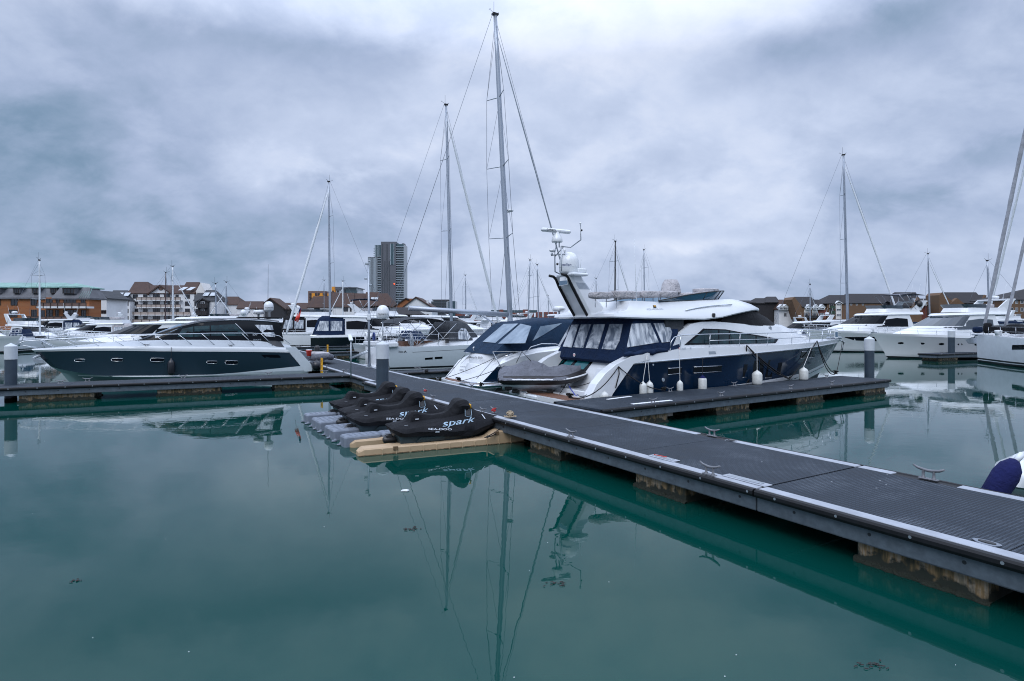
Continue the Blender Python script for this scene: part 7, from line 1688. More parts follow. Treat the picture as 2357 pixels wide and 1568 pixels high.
class Bld:
    def __init__(s, zf, d, x0, label, cat='building', name='building', group=None):
        s.zf, s.d = zf, d; s.o = Vector((s.W(x0, 0)[0], d, 0)); s.root = empty(name, tuple(s.o), 0, label, cat, group); s.t = s.root
    def W(s, x, y, dd=0):
        u, v = s.zf((x, y)); k = (s.d+dd)/F if False else s.d/F; return ((u-CX)*k, CZ-(v-H0)*k)
    def p(s, x, y, dd=0.0):     # crop position on the facade plane moved dd metres back
        X, Z = s.W(x, y); return Vector((X-s.o.x, dd, Z))
    def wall(s, x0, y0, x1, y1, m, depth=10, dd=0.0, name='wall', base=None):
        a, b = s.p(x0, y1), s.p(x1, y0); z0 = base if base is not None else a.z
        mb = MB(); mb.box(((a.x+b.x)/2, dd+depth/2, (z0+b.z)/2), (b.x-a.x, depth, b.z-z0)); return mb.build(name, m, s.root)
    def gable(s, pts, m, depth=10, dd=0.0, name='wall'):
        P = [s.p(x, y) for x, y in pts]; mb = MB(); mb.prism([(q.x, q.z) for q in P], dd, dd+depth, axis='Y'); return mb.build(name, m, s.root)
    def roof(s, x0, x1, ye, rx0, rx1, yr, m, run=5.0, over=.4, name='roof', dd=0.0, th=.25):
        """ridge roof seen from its long side; ridge run metres behind the eave, same outline behind"""
        a, b, c, d = s.p(x0, ye), s.p(x1, ye), s.p(rx1, yr), s.p(rx0, yr)
        k = (s.d+dd+run)/s.d     # the ridge stands run metres farther out: keep its bearing and elevation there
        c, d = [Vector(((q.x+s.o.x)*k-s.o.x, 0, (q.z-CZ)*k+CZ)) for q in (c, d)]
        A = [Vector((a.x, dd-over, a.z)), Vector((b.x, dd-over, b.z)), Vector((c.x, dd+run, c.z)), Vector((d.x, dd+run, d.z))]
        Bk = [Vector((a.x, dd+2*run+over, a.z)), Vector((b.x, dd+2*run+over, b.z))]
        mb = MB(); k = mb.add(A+Bk+[q-Vector((0, 0, th)) for q in (A[0], A[1], Bk[1], Bk[0])])
        mb.face((k, k+1, k+2, k+3)); mb.face((k+3, k+2, k+5, k+4)); mb.face((k, k+3, k+4)); mb.face((k+1, k+5, k+2))
        mb.face((k, k+6, k+7, k+1)); mb.face((k+1, k+7, k+8, k+5)); mb.face((k+5, k+8, k+9, k+4)); mb.face((k+4, k+9, k+6, k)); mb.face((k+6, k+9, k+8, k+7))
        return mb.build(name, m, s.root)
    def gable_roof(s, xl, yl, xp, yp, xr, yr, m, depth=10, dd=0.0, over=.5, th=.35, name='roof'):
        """two slopes meeting over a gable that faces the camera"""
        l, p, r = s.p(xl, yl), s.p(xp, yp), s.p(xr, yr); mb = MB()
        mb.prism([(l.x, l.z), (p.x, p.z), (r.x, r.z), (r.x, r.z-th), (p.x, p.z-th*1.3), (l.x, l.z-th)], dd-over, dd+depth, axis='Y'); return mb.build(name, m, s.root)
    def win(s, x0, y0, x1, y1, dd=0.0, frame='window_frame_brown', n=2, t=.09, rows=1, pane='window_dark'):
        a, b = s.p(x0, y1), s.p(x1, y0); w, h = b.x-a.x, b.z-a.z; cx, cz = (a.x+b.x)/2, (a.z+b.z)/2
        mb = MB()
        for q in (a.z+t/2, b.z-t/2): mb.box((cx, dd-.05, q), (w, .10, t))
        for q in (a.x+t/2, b.x-t/2): mb.box((q, dd-.05, cz), (t, .096, h-2*t))
        for i in range(1, n): mb.box((a.x+w*i/n, dd-.045, cz), (t*.7, .09, h-2*t))
        for i in range(1, rows): mb.box((cx, dd-.04, a.z+h*i/rows), (w-2*t, .08, t*.7))
        f = mb.build('window', frame, s.root); mb = MB(); mb.box((cx, dd-.015, cz), (w-t*1.2, .03, h-t*1.2)); mb.build('pane', pane, f); return f
    def balcony(s, x0, x1, yt, yf, yb, out=1.5, dd=0.0, m='balcony_white', screen='balcony_screen', posts=6):
        a, b = s.p(x0, yb), s.p(x1, yf); top = s.p(x0, yt).z; cx = (a.x+b.x)/2
        mb = MB(); mb.box((cx, dd-out/2, (a.z+b.z)/2), (b.x-a.x, out, b.z-a.z)); o = mb.build('balcony', m, s.root)
        mb = MB(); mb.box((cx, dd-out+.03, (b.z+top)/2), (b.x-a.x-.04, .04, (top-b.z)-.01)); mb.build('screen', screen, o)
        mb = MB(); mb.box((cx, dd-out-.02, top+.03), (b.x-a.x, .10, .09))
        for i in range(posts+1): mb.box((a.x+(b.x-a.x)*i/posts, dd-out-.04, (a.z+top)/2), (.14, .12, top-a.z))
        mb.build('railing', 'window_frame_brown', o); return o
# ---- land
mb = MB(); P = [(-700, 134), (-84, 134), (-82, 215), (-25, 222), (-20, 395), (110, 400), (95, 262), (700, 262), (700, 3900), (-700, 3900)]
mb.prism(P, -2, 1.6); tag(mb.build('ground', 'quay_concrete'), kind='structure')
# ---- brick building with lead mansard and green copper roof
b = Bld(zF, 140, 0, 'orange brick waterside building with grey mansard, green copper roof and white balconies')
b.wall(-700, 430, 960, 1010, 'orange_brick', 5, base=1.2); b.wall(950, 430, 1770, 1010, 'orange_brick', 4, dd=-1.5, base=1.2, name='bay_wall')
def mansard(b, x0, x1, xt0, xt1, y0, y1, dd0, back, m, nm):
    a, c, d, e = b.p(x0, y1), b.p(x1, y1), b.p(xt1, y0), b.p(xt0, y0); mb = MB()
    lo = [Vector((a.x, dd0-.5, a.z)), Vector((c.x, dd0-.5, c.z)), Vector((c.x, back, c.z)), Vector((a.x, back, a.z))]; hi = [Vector((e.x, dd0+1.6, e.z)), Vector((d.x, dd0+1.6, d.z)), Vector((d.x, back-1, d.z)), Vector((e.x, back-1, e.z))]
    mb.grid([[q-Vector((0, 0, .35)) for q in lo], lo, hi], 0, False, closed=True); mb.face(range(4)); k = len(mb.v)-4; mb.face((k, k+1, k+2, k+3)); return mb.build(nm, m, b.root)
mansard(b, -700, 1180, -700, 1150, 218, 428, 0, 6, 'lead_mansard', 'mansard'); mansard(b, 1095, 1805, 1130, 1690, 235, 440, -1.5, 4, 'lead_mansard', 'mansard')
b.roof(-700, 1280, 222, -700, 1240, 146, 'copper_green', 4.0, over=-1.2); b.roof(1100, 1720, 238, 1420, 1450, 158, 'copper_green', 3.4, over=-1.2, dd=-1.0)
mb = MB(); 
for k in range(5): q = b.p(1590+k*36, 240); r_ = b.p(1610+k*44, 438); mb.tube([(q.x, .15, q.z), (r_.x, -2.05, r_.z)], .05, n=4)
mb.build('roof_seams', 'copper_green', b.root)
for x0, x1 in ((-80, 20), (255, 385), (610, 730), (950, 1080)):
    a, c = b.p(x0, 350), b.p(x1, 245); mb = MB(); mb.box(((a.x+c.x)/2, .9, (a.z+c.z)/2), (c.x-a.x, 2.2, c.z-a.z)); o = mb.build('dormer', 'lead_mansard', b.root)
    mb = MB(); mb.box(((a.x+c.x)/2, .8, c.z+.12), (c.x-a.x+.8, 2.8, .3)); mb.build('dormer_roof', 'copper_green', o); b.win(x0+22, 262, x1-18, 345, dd=-.22, n=2)
a, c = b.p(1280, 360), b.p(1520, 250); mb = MB(); mb.box(((a.x+c.x)/2, -.7, (a.z+c.z)/2), (c.x-a.x, 2.2, c.z-a.z)); o = mb.build('dormer', 'lead_mansard', b.root); mb = MB(); mb.box(((a.x+c.x)/2, -.8, c.z+.12), (c.x-a.x+.7, 2.8, .3)); mb.build('dormer_roof', 'copper_green', o)
b.win(1305, 262, 1505, 355, dd=-1.82, n=3)
for x0, x1 in ((-60, 15), (205, 332), (585, 705)): b.win(x0, 435, x1, 575, n=2)
for x0, x1 in ((170, 330), (590, 700)): b.win(x0, 655, x1, 800, n=3)
b.win(740, 665, 850, 850, n=2)
for x0, x1, y0, y1 in ((962, 1088, 455, 540), (1150, 1215, 455, 600), (1290, 1525, 455, 560), (1612, 1700, 465, 560), (965, 1092, 660, 800), (1140, 1205, 660, 850), (1290, 1535, 660, 800), (1620, 1712, 665, 800)): b.win(x0, y0, x1, y1, dd=-1.5, n=2 if x1-x0 < 150 else 4, rows=2 if y1-y0 > 120 else 1)
b.balcony(945, 1860, 538, 602, 636, 2.6, dd=-1.5, posts=7); b.balcony(740, 2010, 792, 862, 895, 3.2, dd=-1.5, posts=9)
a, c = b.p(880, 940), b.p(2040, 900); mb = MB(); mb.box(((a.x+c.x)/2, -3.2, (a.z+c.z)/2), (c.x-a.x, 5, c.z-a.z)); mb.build('deck_beam', 'quay_concrete', b.root)
a, c = b.p(1000, 1030), b.p(1910, 1000); mb = MB(); mb.box(((a.x+c.x)/2, -3.6, (a.z+c.z)/2), (c.x-a.x, 5, c.z-a.z)); mb.build('lower_deck', 'balcony_white', b.root)
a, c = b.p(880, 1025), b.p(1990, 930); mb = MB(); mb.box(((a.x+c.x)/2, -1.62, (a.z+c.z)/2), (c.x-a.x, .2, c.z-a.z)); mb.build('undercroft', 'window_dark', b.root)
for x in (1180, 1585, 1745, 2060): a = b.p(x, 1035); mb = MB(); mb.box((a.x, -2.6, a.z/2+1.6), (.9, .8, a.z+1.4)); mb.build('column', 'orange_brick' if x > 2000 else 'black_timber', b.root)
# ---- white building between: angled wing behind the brick one
w = Bld(zF, 165, 1750, 'white rendered wing with a brown gable behind the brick building')
w.wall(1760, 440, 2010, 1010, 'render_white', 9, base=1.2); w.gable_roof(1700, 400, 1840, 290, 2060, 440, 'slate_tiles', 9)
for y in (665, 790): w.win(1910, y, 2005, y+65)
# ---- white apartments
def apartments():
    b = Bld(zG, 235, 460, 'white rendered apartment block with brown roofs, central gable and rows of balconies')
    b.wall(470, 340, 1680, 1040, 'render_white', 12, base=1.2)
    b.gable([(850, 345), (1060, 195), (1270, 345)], 'render_white', 9, dd=-.4, name='gable_wall')
    b.gable_roof(820, 362, 1060, 186, 1300, 362, 'brown_roof', 8, dd=-.4, over=.8, th=.5)
    b.roof(430, 1290, 342, 545, 1290, 195, 'brown_roof', 5.5); b.roof(430, 850, 345, 560, 810, 130, 'brown_roof', 6.5, dd=.2, name='roof'); b.roof(1290, 1690, 345, 1290, 1530, 195, 'brown_roof', 5.5, dd=.1)
    b.roof(1400, 1700, 345, 1535, 1780, 135, 'brown_roof', 6.5, dd=.3); b.gable([(1670, 345), (1780, 145), (1850, 290), (1850, 1000), (1670, 1000)], 'render_cream', 7, dd=.9, name='side_wall')
    q = b.p(1065, 248); mb = MB(); mb.lathe([(.75, -.10), (.95, -.14), (.95, -.02)], (q.x, -.45, q.z), n=20, axis='Y'); mb.lathe([(.5, -.16), (.5, -.02)], (q.x, -.45, q.z), n=20, axis='Y'); mb.build('round_window', 'balcony_screen', b.root)
    for x in (1400, 1545):
        a, c = b.p(x, 300), b.p(x+110, 232); mb = MB(); mb.quad((a.x, .35, a.z), (c.x-.3, .35, a.z), (c.x+.3, 3.2, c.z), (a.x+.6, 3.2, c.z)); mb.v = [(x_, y_-1.3, z_+.2) for x_, y_, z_ in mb.v]; mb.build('skylight', 'pale_block', b.root)
    for ri, (y0, y1) in enumerate(((368, 445), (500, 582), (635, 715), (772, 850))):
        for x0, x1 in ((525, 620), (722, 802)) if ri == 0 else ((548, 628), (722, 802)): b.win(x0, y0, x1, y1, n=3)
        b.win(905, y0-8, 1035, y1+25, n=3, dd=0); b.win(1115, y0-8, 1232, y1+25, n=3); b.win(1330, y0+5, 1390, y1, n=2)
        b.win(1510, y0, 1602, y1+2, n=3)
    for x0, x1, yt, yf, yb in ((640, 1465, 425, 475, 490), (640, 1465, 562, 612, 627), (460, 1650, 700, 752, 768), (275, 1650, 842, 897, 912)): b.balcony(x0, x1, yt, yf, yb, 1.6, posts=9, screen='screen_light')
    for x in (275, 458): a = b.p(x, 920); mb = MB(); mb.box((a.x, -.7, (a.z+1.2)/2), (1.2, 1, a.z-1.2)); mb.build('column', 'orange_brick', b.root)
    b.wall(280, 915, 1660, 1040, 'black_timber', .4, dd=-.45, base=1.2, name='undercroft')
apartments()
def dark_house(x0, x1, y0, yr, rx0, rx1, label, wx, dark, seed, ye=485):
    b = Bld(zG, 232, x0, label); b.wall(x0, ye, x1, 1040, 'render_white', 10, base=1.2); b.roof(x0-20, x1+10, ye, rx0, rx1, yr, 'slate_tiles', 5.5)
    dx0, dx1 = dark; b.wall(dx0, ye-2, dx1, 1040, 'black_timber', 3, dd=-1.2, base=1.2, name='bay'); b.gable_roof(dx0-15, ye+10, (dx0+dx1)/2, ye-45, dx1+15, ye+10, 'dark_roof', 5, dd=-1.2)
    for y in (505, 640, 775):
        b.win(wx[0], y, wx[1], y+78, n=3); b.win((dx0+dx1)/2-35, y, (dx0+dx1)/2+35, y+85, dd=-1.2, n=2, frame='window_frame_white')
        b.balcony(dx0+5, dx1-5, y+50, y+110, y+118, 1.2, dd=-1.2, m='black_timber', screen='black_timber', posts=4)
    for (sx, sy) in (((rx0+rx1)/2-70, (ye+yr)/2-20), ((rx0+rx1)/2+60, (ye+yr)/2-20)):
        a = b.p(sx, sy); mb = MB(); mb.box((a.x, 1.9, a.z+.1), (2.0, 2.2, .14), rx=R(38)); mb.build('skylight', 'pale_block', b.root)
dark_house(60, 470, 0, 290, 155, 430, 'house with slate roof and black timber bay, left of the white apartments', (365, 445), (60, 300), 1)
dark_house(1690, 2080, 0, 285, 1775, 2090, 'house with slate roof and black timber bay, right of the white apartments', (1690, 1768), (1780, 1970), 2)
b = Bld(zF, 250, 1900, 'low slate roofed house in the gap beside the brick building'); b.wall(1900, 560, 2120, 1000, 'black_timber', 9, base=1.2); b.roof(1880, 2130, 570, 1950, 2100, 405, 'slate_tiles', 5)
# ---- brown roofed terraces towards the centre (crop z2)
def row_house(zf, d, x0, x1, ye, yb, rx0, rx1, yr, label, roof='brown_roof', wall='render_white', wins=(), run=5, frame='window_frame_brown', group=None, n=2):
    b = Bld(zf, d, x0, label, group=group); b.wall(x0, ye, x1, yb, wall, 2*run-.5, base=1.2); b.roof(x0-6, x1+6, ye+2, rx0, rx1, yr, roof, run)
    for (a, y0, c, y1) in wins: b.win(a, y0, c, y1, frame=frame, n=n)
    return b
row_house(z2, 240, -30, 130, 712, 830, 10, 118, 642, 'tall brown roofed house right of the black timber bay', wins=[(-10, 755, 25, 790)])
row_house(z2, 236, 110, 345, 745, 830, 135, 345, 684, 'brown roofed terrace with one dark window left of the dark gable', wins=[(178, 752, 220, 787), (270, 752, 300, 787)])
b = Bld(z2, 230, 350, 'black timber gabled house with brown roof behind the white satellite dome'); b.gable([(360, 830), (360, 690), (408, 655), (530, 745), (530, 830)], 'black_timber', 9); b.gable_roof(345, 700, 408, 652, 545, 752, 'brown_roof', 9)
row_house(z2, 240, 520, 745, 755, 840, 500, 745, 698, 'low brown roofed houses behind the radar of the black canopied cruiser', wins=[(560, 770, 600, 800), (620, 770, 660, 800)])
row_house(z2, 235, 740, 962, 735, 840, 790, 945, 640, 'brown roofed house with two pairs of roof windows below the orange building', wins=[(800, 745, 850, 790)])
b = row_house(zH, 230, 440, 800, 515, 660, 450, 800, 290, 'brown roofed white house left half of the long terrace', wins=[(620, 530, 700, 595), (730, 530, 758, 595)], run=6.5)
row_house(zH, 230.4, 806, 1440, 515, 660, 800, 1345, 300, 'brown roofed white house right half of the long terrace', wins=[(790, 530, 868, 595), (925, 530, 985, 595), (1065, 530, 1145, 595), (1400, 535, 1430, 595)], run=6.5)
b = Bld(zH, 229, 1000, 'raised brown roof with two white framed roof windows on the terrace', name='roof_dormer'); b.roof(985, 1360, 500, 990, 1200, 280, 'brown_roof', 6, over=.6, name='roof')
for x in (1060, 1105):
    a = b.p(x+20, 420); mb = MB(); mb.box((a.x, 2.2, a.z), (1.6, .3, 3.4), rx=-.6); mb.build('roof_window', 'pale_block', b.root)
# orange and yellow blocks, the tower, dark blocks
b = Bld(zH, 420, 50, 'brick and amber panelled apartment block behind the brown roofs'); b.wall(50, 262, 330, 600, 'balcony_screen', 18); b.wall(330, 266, 400, 600, 'balcony_screen', 18, dd=2, name='side_wall')
for x0, y0, x1, y1 in ((112, 298, 165, 345), (112, 345, 230, 370), (232, 298, 300, 345), (352, 300, 382, 340)): b.wall(x0, y0, x1, y1, 'amber_panel', .5, dd=-.4 if x0 < 340 else 1.6, name='panel')
for y in (298, 350, 392):
    for x in (75, 165, 215, 290): b.win(x, y, x+28, y+32, dd=-.45, t=.2)
b = Bld(zH, 440, 440, 'yellow fronted block with a glazed roof storey beside the brick and amber one'); b.wall(440, 192, 500, 600, 'amber_panel', 20, dd=-1); b.wall(500, 196, 620, 600, 'pale_block', 20, name='wall'); b.wall(500, 196, 600, 240, 'tower_grey', 2, dd=-1.4, name='roof_storey'); b.wall(640, 205, 820, 600, 'tower_glass', 20, dd=3, name='wall'); b.wall(630, 198, 836, 210, 'tower_grey', 24, dd=1, name='roof'); b.wall(660, 186, 705, 198, 'tower_grey', 5, dd=6, name='plant_room'); b.wall(818, 250, 865, 600, 'pale_block', 12, dd=4, name='wall')
for y in (255, 305): b.win(450, y, 475, y+30, dd=-1.05, t=.2); b.win(520, y, 550, y+30, dd=-.05, t=.2)
def tower():
    b = Bld(z2, 680, 1400, 'tall grey and glass residential tower with stacked balconies on its right', 'tower')
    b.wall(1282, 288, 1372, 800, 'tower_grey', 22, dd=-1, name='low_wing'); b.wall(1342, 180, 1402, 800, 'tower_glass', 22, dd=0, name='middle_wing'); b.wall(1402, 160, 1536, 800, 'tower_grey', 26, dd=-2.5, name='shaft'); b.wall(1536, 172, 1602, 800, 'tower_glass', 24, dd=-.5, name='balcony_wing')
    b.wall(1488, 172, 1518, 358, 'tower_glass', .8, dd=-3.0, name='glass_strip'); b.wall(1484, 170, 1490, 360, 'tower_pale', .9, dd=-3.2, name='trim'); b.wall(1516, 170, 1521, 360, 'tower_pale', .9, dd=-3.2, name='trim')
    b.wall(1400, 152, 1536, 162, 'tower_grey', 24, dd=-1.5, name='parapet'); b.wall(1582, 163, 1602, 174, 'tower_grey', 10, dd=2, name='parapet')
    for y in range(196, 720, 21):
        b.wall(1537, y, 1606, y+5, 'tower_pale', 2.4, dd=-3.0, name='balcony')
        if y > 270: b.wall(1372, y, 1402, y+5, 'tower_pale', 2.2, dd=-2.6, name='balcony')
    for i, x in enumerate(range(1284, 1372, 11)): b.wall(x, 292+(i % 3)*3, x+6, 700, 'tower_pale', .5, dd=-1.5, name='fin')
    for i, x in enumerate((1346, 1362, 1378)): b.wall(x, 184, x+5, 286, 'tower_pale', .6, dd=-.6, name='fin')
    for i, x in enumerate((1412, 1432, 1452, 1472)): b.wall(x, 175+(i % 2)*150, x+7, 700, 'dark_panel', .5, dd=-2.9, name='window_strip')
    for y in range(210, 290, 21): b.wall(1328, y, 1344, y+5, 'tower_pale', 3, dd=1, name='balcony')
    q = b.p(1522, 530); mb = MB(); mb.lathe([(.01, -.9), (.9, 0), (.01, .9)], (q.x, -3.4, q.z), n=8); mb.build('warning_light', 'red_lamp', b.root)
mat('dark_panel', (.05, .06, .07), .3); mat('red_lamp', (.8, .1, .03), .4, emit=(1, .1, .02, 2.0)); tower()
b = Bld(zH, 215, 1440, 'white gabled boathouse with brown roof and moss on its ridge'); b.gable([(1590, 700), (1590, 525), (1800, 362), (2065, 520), (2065, 700)], 'render_white', 16); b.gable_roof(1560, 540, 1803, 352, 2085, 530, 'brown_roof', 17, th=.4)
b.win(1975, 640, 2010, 700); mb = MB(); q = b.p(1960, 440); mb.box((q.x, 5, q.z), (.7, .7, 1.8)); mb.build('chimney', 'render_white', b.root)
b = Bld(zH, 228, 1450, 'orange brick gable half hidden behind the white boathouse'); b.gable([(1455, 640), (1455, 510), (1635, 385), (1750, 385), (1640, 640)], 'orange_brick', 10); b.gable_roof(1440, 515, 1640, 372, 1700, 400, 'dark_roof', 10)
b = Bld(zH, 195, 1440, 'low slate roofed shed in front of the white boathouse'); b.wall(1445, 640, 1880, 720, 'black_timber', 8, base=1.2); b.roof(1430, 1900, 640, 1430, 1760, 528, 'dark_roof', 4.5)
b = Bld(zH, 480, 2050, 'dark glass apartment block behind the boom of the grey yacht'); b.wall(2052, 430, 2300, 800, 'tower_glass', 20); b.wall(2065, 400, 2340, 415, 'tower_grey', 22, dd=-1, name='roof'); b.wall(2085, 415, 2310, 432, 'window_dark', 16, dd=1, name='roof_storey')
for y in range(445, 700, 28): b.wall(2052, y, 2300, y+6, 'tower_grey', 1.5, dd=-1.5, name='balcony')
b = Bld(zK, 560, 900, 'long red brick block with a dark glazed top storey in the far centre'); b.wall(240, 352, 1750, 640, 'red_brick', 25); b.wall(900, 298, 1815, 345, 'tower_glass', 20, dd=2, name='top_storey'); b.wall(1530, 288, 1640, 640, 'red_brick', 8, dd=-3, name='stair_tower'); b.wall(1070, 288, 1145, 350, 'red_brick', 8, dd=-2, name='stair_tower')
for i in range(22): b.win(270+i*66, 380, 270+i*66+34, 425, t=.3, frame='tower_grey')
for i in range(22): b.win(270+i*66, 450, 270+i*66+34, 495, t=.3, frame='tower_grey')
b = Bld(zK, 540, 1750, 'lower red brick block to the right with one pale panel'); b.wall(1800, 336, 2200, 640, 'red_brick', 22); b.wall(1905, 336, 1945, 440, 'pale_block', .6, dd=-.5, name='panel')
for i in range(8): b.win(1820+i*48, 370, 1820+i*48+24, 410, t=.3, frame='tower_grey')
b = Bld(zK, 520, 0, 'dark brick block low behind the grey yacht cockpit'); b.wall(-30, 120, 200, 640, 'tower_glass', 20); b.wall(150, 360, 320, 640, 'red_brick', 20, dd=1, name='wall')
# ---- right-hand shore: brown and dark roofed houses (crop zI, zJ)
b = Bld(zI, 280, 0, 'dark roofed terrace end far left of the right hand shore'); b.wall(-60, 262, 450, 470, 'dark_roof', 10, base=1.2); b.roof(100, 285, 270, 135, 285, 206, 'dark_roof', 5, dd=-.2); b.roof(255, 450, 260, 285, 405, 186, 'dark_roof', 5.5, dd=-.6); b.roof(-80, 140, 262, -80, 110, 236, 'dark_roof', 5)
def dormers(b, xs, dd=-1.2, wy=(320, 360), gy=292, hw=32, m='window_frame_white'):
    for x in xs:
        b.gable([(x-hw, wy[1]), (x-hw, wy[0]), (x, gy), (x+hw, wy[0]), (x+hw, wy[1])], 'render_white', 2.2, dd=dd, name='dormer'); b.gable_roof(x-hw-6, wy[0]+4, x, gy-6, x+hw+6, wy[0]+4, m, 2.4, dd=dd, over=.2, th=.22, name='dormer_roof'); b.win(x-hw+7, wy[0]+6, x+hw-7, wy[1], dd=dd, frame=m, n=3, t=.12)
b = Bld(zI, 275, 445, 'white fronted terrace with small gabled dormers left of the buff gable'); b.wall(445, 345, 700, 480, 'render_white', 10, base=1.2); b.roof(430, 705, 350, 445, 620, 225, 'brown_dark_roof' if False else 'brown_roof', 5.5); dormers(b, (465, 518, 638)); b.win(505, 400, 545, 450, frame='window_frame_white', n=3); b.win(605, 400, 670, 450, frame='window_frame_white', n=4)
b = Bld(zI, 268, 620, 'buff brick house with a tall gable wall and three white dormers'); b.gable([(615, 225), (645, 190), (750, 315), (750, 480), (700, 480)], 'buff_brick', 9, dd=0); b.wall(750, 315, 1060, 480, 'buff_brick', 9, base=1.2); b.roof(742, 1030, 318, 645, 860, 188, 'dark_roof', 5.5); b.roof(880, 1060, 318, 860, 960, 225, 'dark_roof', 5, dd=.3); dormers(b, (818, 915, 992), wy=(325, 356), gy=294, hw=36)
for x in (800, 905): b.wall(x-28, 358, x+42, 395, 'render_cream', .3, dd=-.25, name='panel'); b.win(x-25, 402, x+30, 465, frame='window_frame_white', n=3)
b.wall(960, 358, 1060, 470, 'red_brick', .3, dd=-.2, name='panel'); b.win(975, 402, 1025, 425, frame='window_frame_white', dd=-.25)
b.balcony(770, 970, 435, 462, 468, 1.2, m='black_timber', screen='black_timber', posts=6)
b = Bld(zI, 272, 1075, 'long dark roofed apartment building with buff brick and green balconies'); b.wall(1075, 270, 1960, 480, 'buff_brick', 12, base=1.2); b.roof(1030, 1320, 275, 1100, 1320, 165, 'dark_roof', 6.5); b.roof(1320, 1960, 270, 1320, 1900, 148, 'dark_roof', 6.8, dd=.1); b.wall(1185, 268, 1258, 480, 'render_cream', .4, dd=-.35, name='panel')
b.gable_roof(1170, 275, 1222, 240, 1275, 275, 'window_frame_white', 2, dd=-.5, over=.2, th=.25)
for y in (274, 345, 415): b.win(1195, y, 1250, y+24, dd=-.4, frame='window_frame_white', n=3)
for y in (305, 375): b.balcony(1100, 1160, y, y+38, y+44, 1.2, m='black_timber', screen='moss_green', posts=3); b.win(1105, y-28, 1158, y+30, frame='window_frame_white', n=2)
for x in (1375, 1450, 1530): b.win(x, 272, x+26, 300, frame='window_frame_white')
b = Bld(zJ, 270, 300, 'dark hipped roof house with a slanting brick end, behind the grey bimini'); b.wall(300, 380, 740, 520, 'buff_brick', 10, base=1.2); b.roof(200, 760, 370, 310, 645, 156, 'dark_roof', 6); 
b.gable([(560, 400), (650, 235), (680, 250), (600, 400)], 'buff_brick', 1, dd=-1.2, name='end_wall')
b = Bld(zJ, 276, 700, 'low dark roofed houses between the two mast feet'); b.wall(680, 345, 1060, 520, 'brick_dark' if False else 'red_brick', 9, base=1.2); b.roof(640, 900, 350, 690, 850, 255, 'dark_roof', 5); b.roof(880, 1180, 355, 900, 1050, 202, 'dark_roof', 5.5, dd=-.3); dormers(b, (755, 1065), wy=(345, 372), gy=318, hw=34)
b = Bld(zJ, 268, 1020, 'large dark roofed house with buff gable parapets behind the radar'); b.gable([(1020, 200), (1060, 160), (1230, 300), (1170, 340), (1170, 500), (1020, 500)], 'buff_brick', 9); b.wall(1170, 320, 1780, 520, 'buff_brick', 10, base=1.2); b.roof(1200, 1740, 325, 1062, 1600, 156, 'dark_roof', 6); b.roof(1600, 1800, 330, 1600, 1740, 195, 'dark_roof', 5, dd=.3); b.gable([(1165, 345), (1280, 250), (1400, 345)], 'buff_brick', 2, dd=-.8, name='gable_wall'); b.gable([(1660, 320), (1715, 200), (1740, 210), (1700, 320)], 'buff_brick', 1, dd=-1, name='parapet')
b = Bld(zJ, 272, 1740, 'dark sloping roofed house left of the buff corner block'); b.wall(1790, 430, 2120, 560, 'red_brick', 9, base=1.2); b.roof(1740, 1960, 440, 1780, 1940, 270, 'dark_roof', 5); b.roof(1900, 2130, 330, 1940, 2110, 292, 'dark_roof', 5, dd=1); b.gable([(1845, 440), (1920, 275), (1940, 285), (1880, 440)], 'render_cream', 1, dd=-1, name='parapet')
b = Bld(zJ, 240, 2005, 'buff brick corner block with square white windows, cut by the right edge'); b.wall(2010, 268, 3000, 620, 'buff_brick', 14, base=1.2); b.roof(1990, 3050, 272, 2350, 2700, 108, 'dark_roof', 8)
for y in (275, 400):
    for x in (2140, 2215, 2300, 2400, 2500): b.win(x, y, x+44, y+62, frame='window_frame_white', n=2)
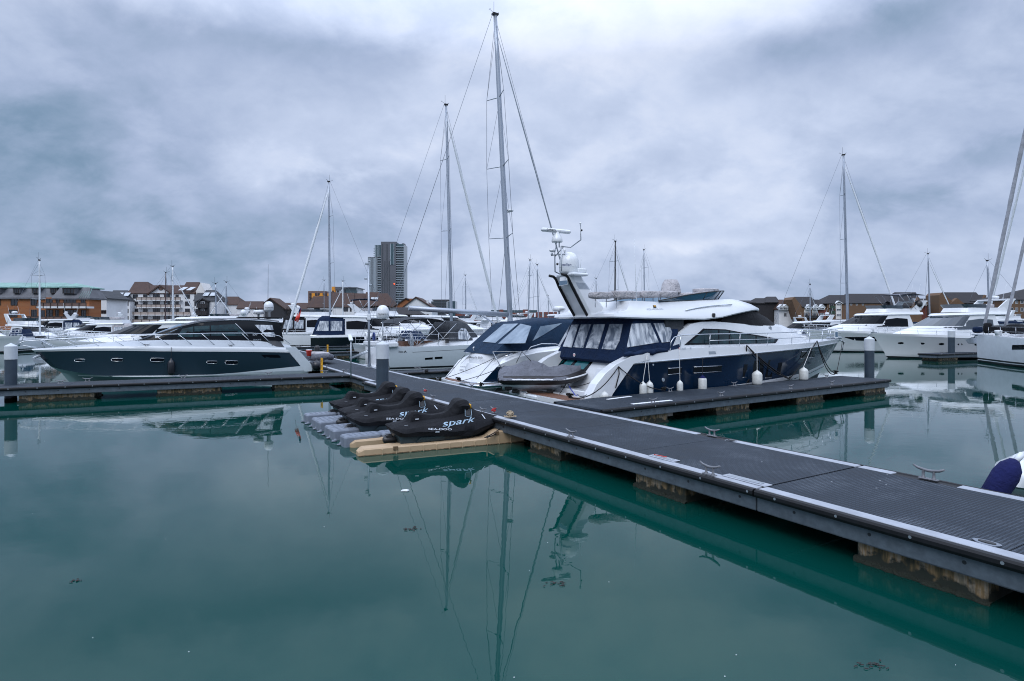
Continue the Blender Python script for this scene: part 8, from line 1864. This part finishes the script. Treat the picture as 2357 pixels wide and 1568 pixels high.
# flagpoles and bare winter trees on the shore
mat('trunk_bark', (.035, .03, .028), .9)
def bare_tree(x, d, h, label, seed):
    rnd = random.Random(seed); X = (x-CX)*d/F; root = empty('tree', (X, d, 1.5), 0, label, 'tree', 'bare trees on the shore'); mb = MB(); tips = []
    mb.tube([(0, 0, 0), (.1, 0, h*.25), (0, .1, h*.45)], [.28, .2, .14], n=7); mb.build('trunk', 'trunk_bark', root); mb = MB()
    def br(p, v, L, r, k):
        q = p+v*L; mb.tube([p, (p+q)/2+Vector((rnd.uniform(-.1, .1), rnd.uniform(-.1, .1), 0))*L, q], [r, r*.8, r*.6], n=4)
        if k == 0: return
        for _ in range(3 if k > 1 else 4): w = (v+Vector((rnd.uniform(-.8, .8), rnd.uniform(-.8, .8), rnd.uniform(-.2, .5)))).normalized(); br(q, w, L*rnd.uniform(.6, .8), r*.6, k-1)
    for _ in range(5): br(Vector((0, 0, h*rnd.uniform(.3, .45))), Vector((rnd.uniform(-.7, .7), rnd.uniform(-.7, .7), 1)).normalized(), h*.22, .09, 3)
    mb.build('crown', 'trunk_bark', root)
bare_tree(655, 200, 8, 'bare tree behind the white satellite dome of the slate yacht', 1); bare_tree(2205, 235, 9, 'bare tree left of the buff corner block', 2); bare_tree(1668, 235, 8, 'bare tree hidden behind the navy yacht windscreen', 3)
# ================================================================ floating scraps
mat('seaweed_red', (.035, .022, .022), .8)
for u, v, s, lb in ((1283, 1343, .22, 'reddish seaweed clump floating below the reflected radar arch'), (945, 1218, .25, 'thin seaweed strands floating left of the reflected masts'), (2005, 1532, .22, 'dark seaweed clump floating at the bottom right'), (172, 1337, .14, 'small weed scrap floating at the lower left')):
    p = at(u, v, .004); root = empty('seaweed', tuple(p), 0, lb, 'seaweed', 'floating seaweed'); rnd = random.Random(u); mb = MB()
    q = Vector((0, 0, .004)); 
    for k in range(16):
        a = rnd.uniform(0, 6.28); p0 = Vector((rnd.gauss(0, s*.26), rnd.gauss(0, s*.15), .004)); mb.tube([p0, p0+Vector((math.cos(a)*s*.10, math.sin(a)*s*.07, .003)), p0+Vector((math.cos(a+.6)*s*.18, math.sin(a+.6)*s*.1, 0))], .004, n=4)
    mb.build('strands', 'seaweed_red', root)
p = at(932, 1130, .006); root = empty('floating_scrap', tuple(p), 0, 'small white scrap floating below the beige float', 'litter'); mb = MB(); mb.prism([(-.07, -.03), (.05, -.04), (.08, .01), (.02, .05), (-.05, .03)], 0, .015); mb.build('scrap', 'sign_white', root)
rnd = random.Random(2); mb = MB()
for i in range(14):
    u, v = rnd.uniform(20, 2300), rnd.uniform(1000, 1560)**1.0; p = at(u, v, .003)
    if WALK.loc(p).y > -.3: continue
    r = rnd.uniform(.003, .006); mb.prism([(p.x+r*math.cos(a*1.57), p.y+r*math.sin(a*1.57)) for a in range(4)], .001, .006)
tag(mb.build('surface_specks', 'sign_white'), 'tiny pale specks scattered over the dark water', 'specks', kind='stuff')
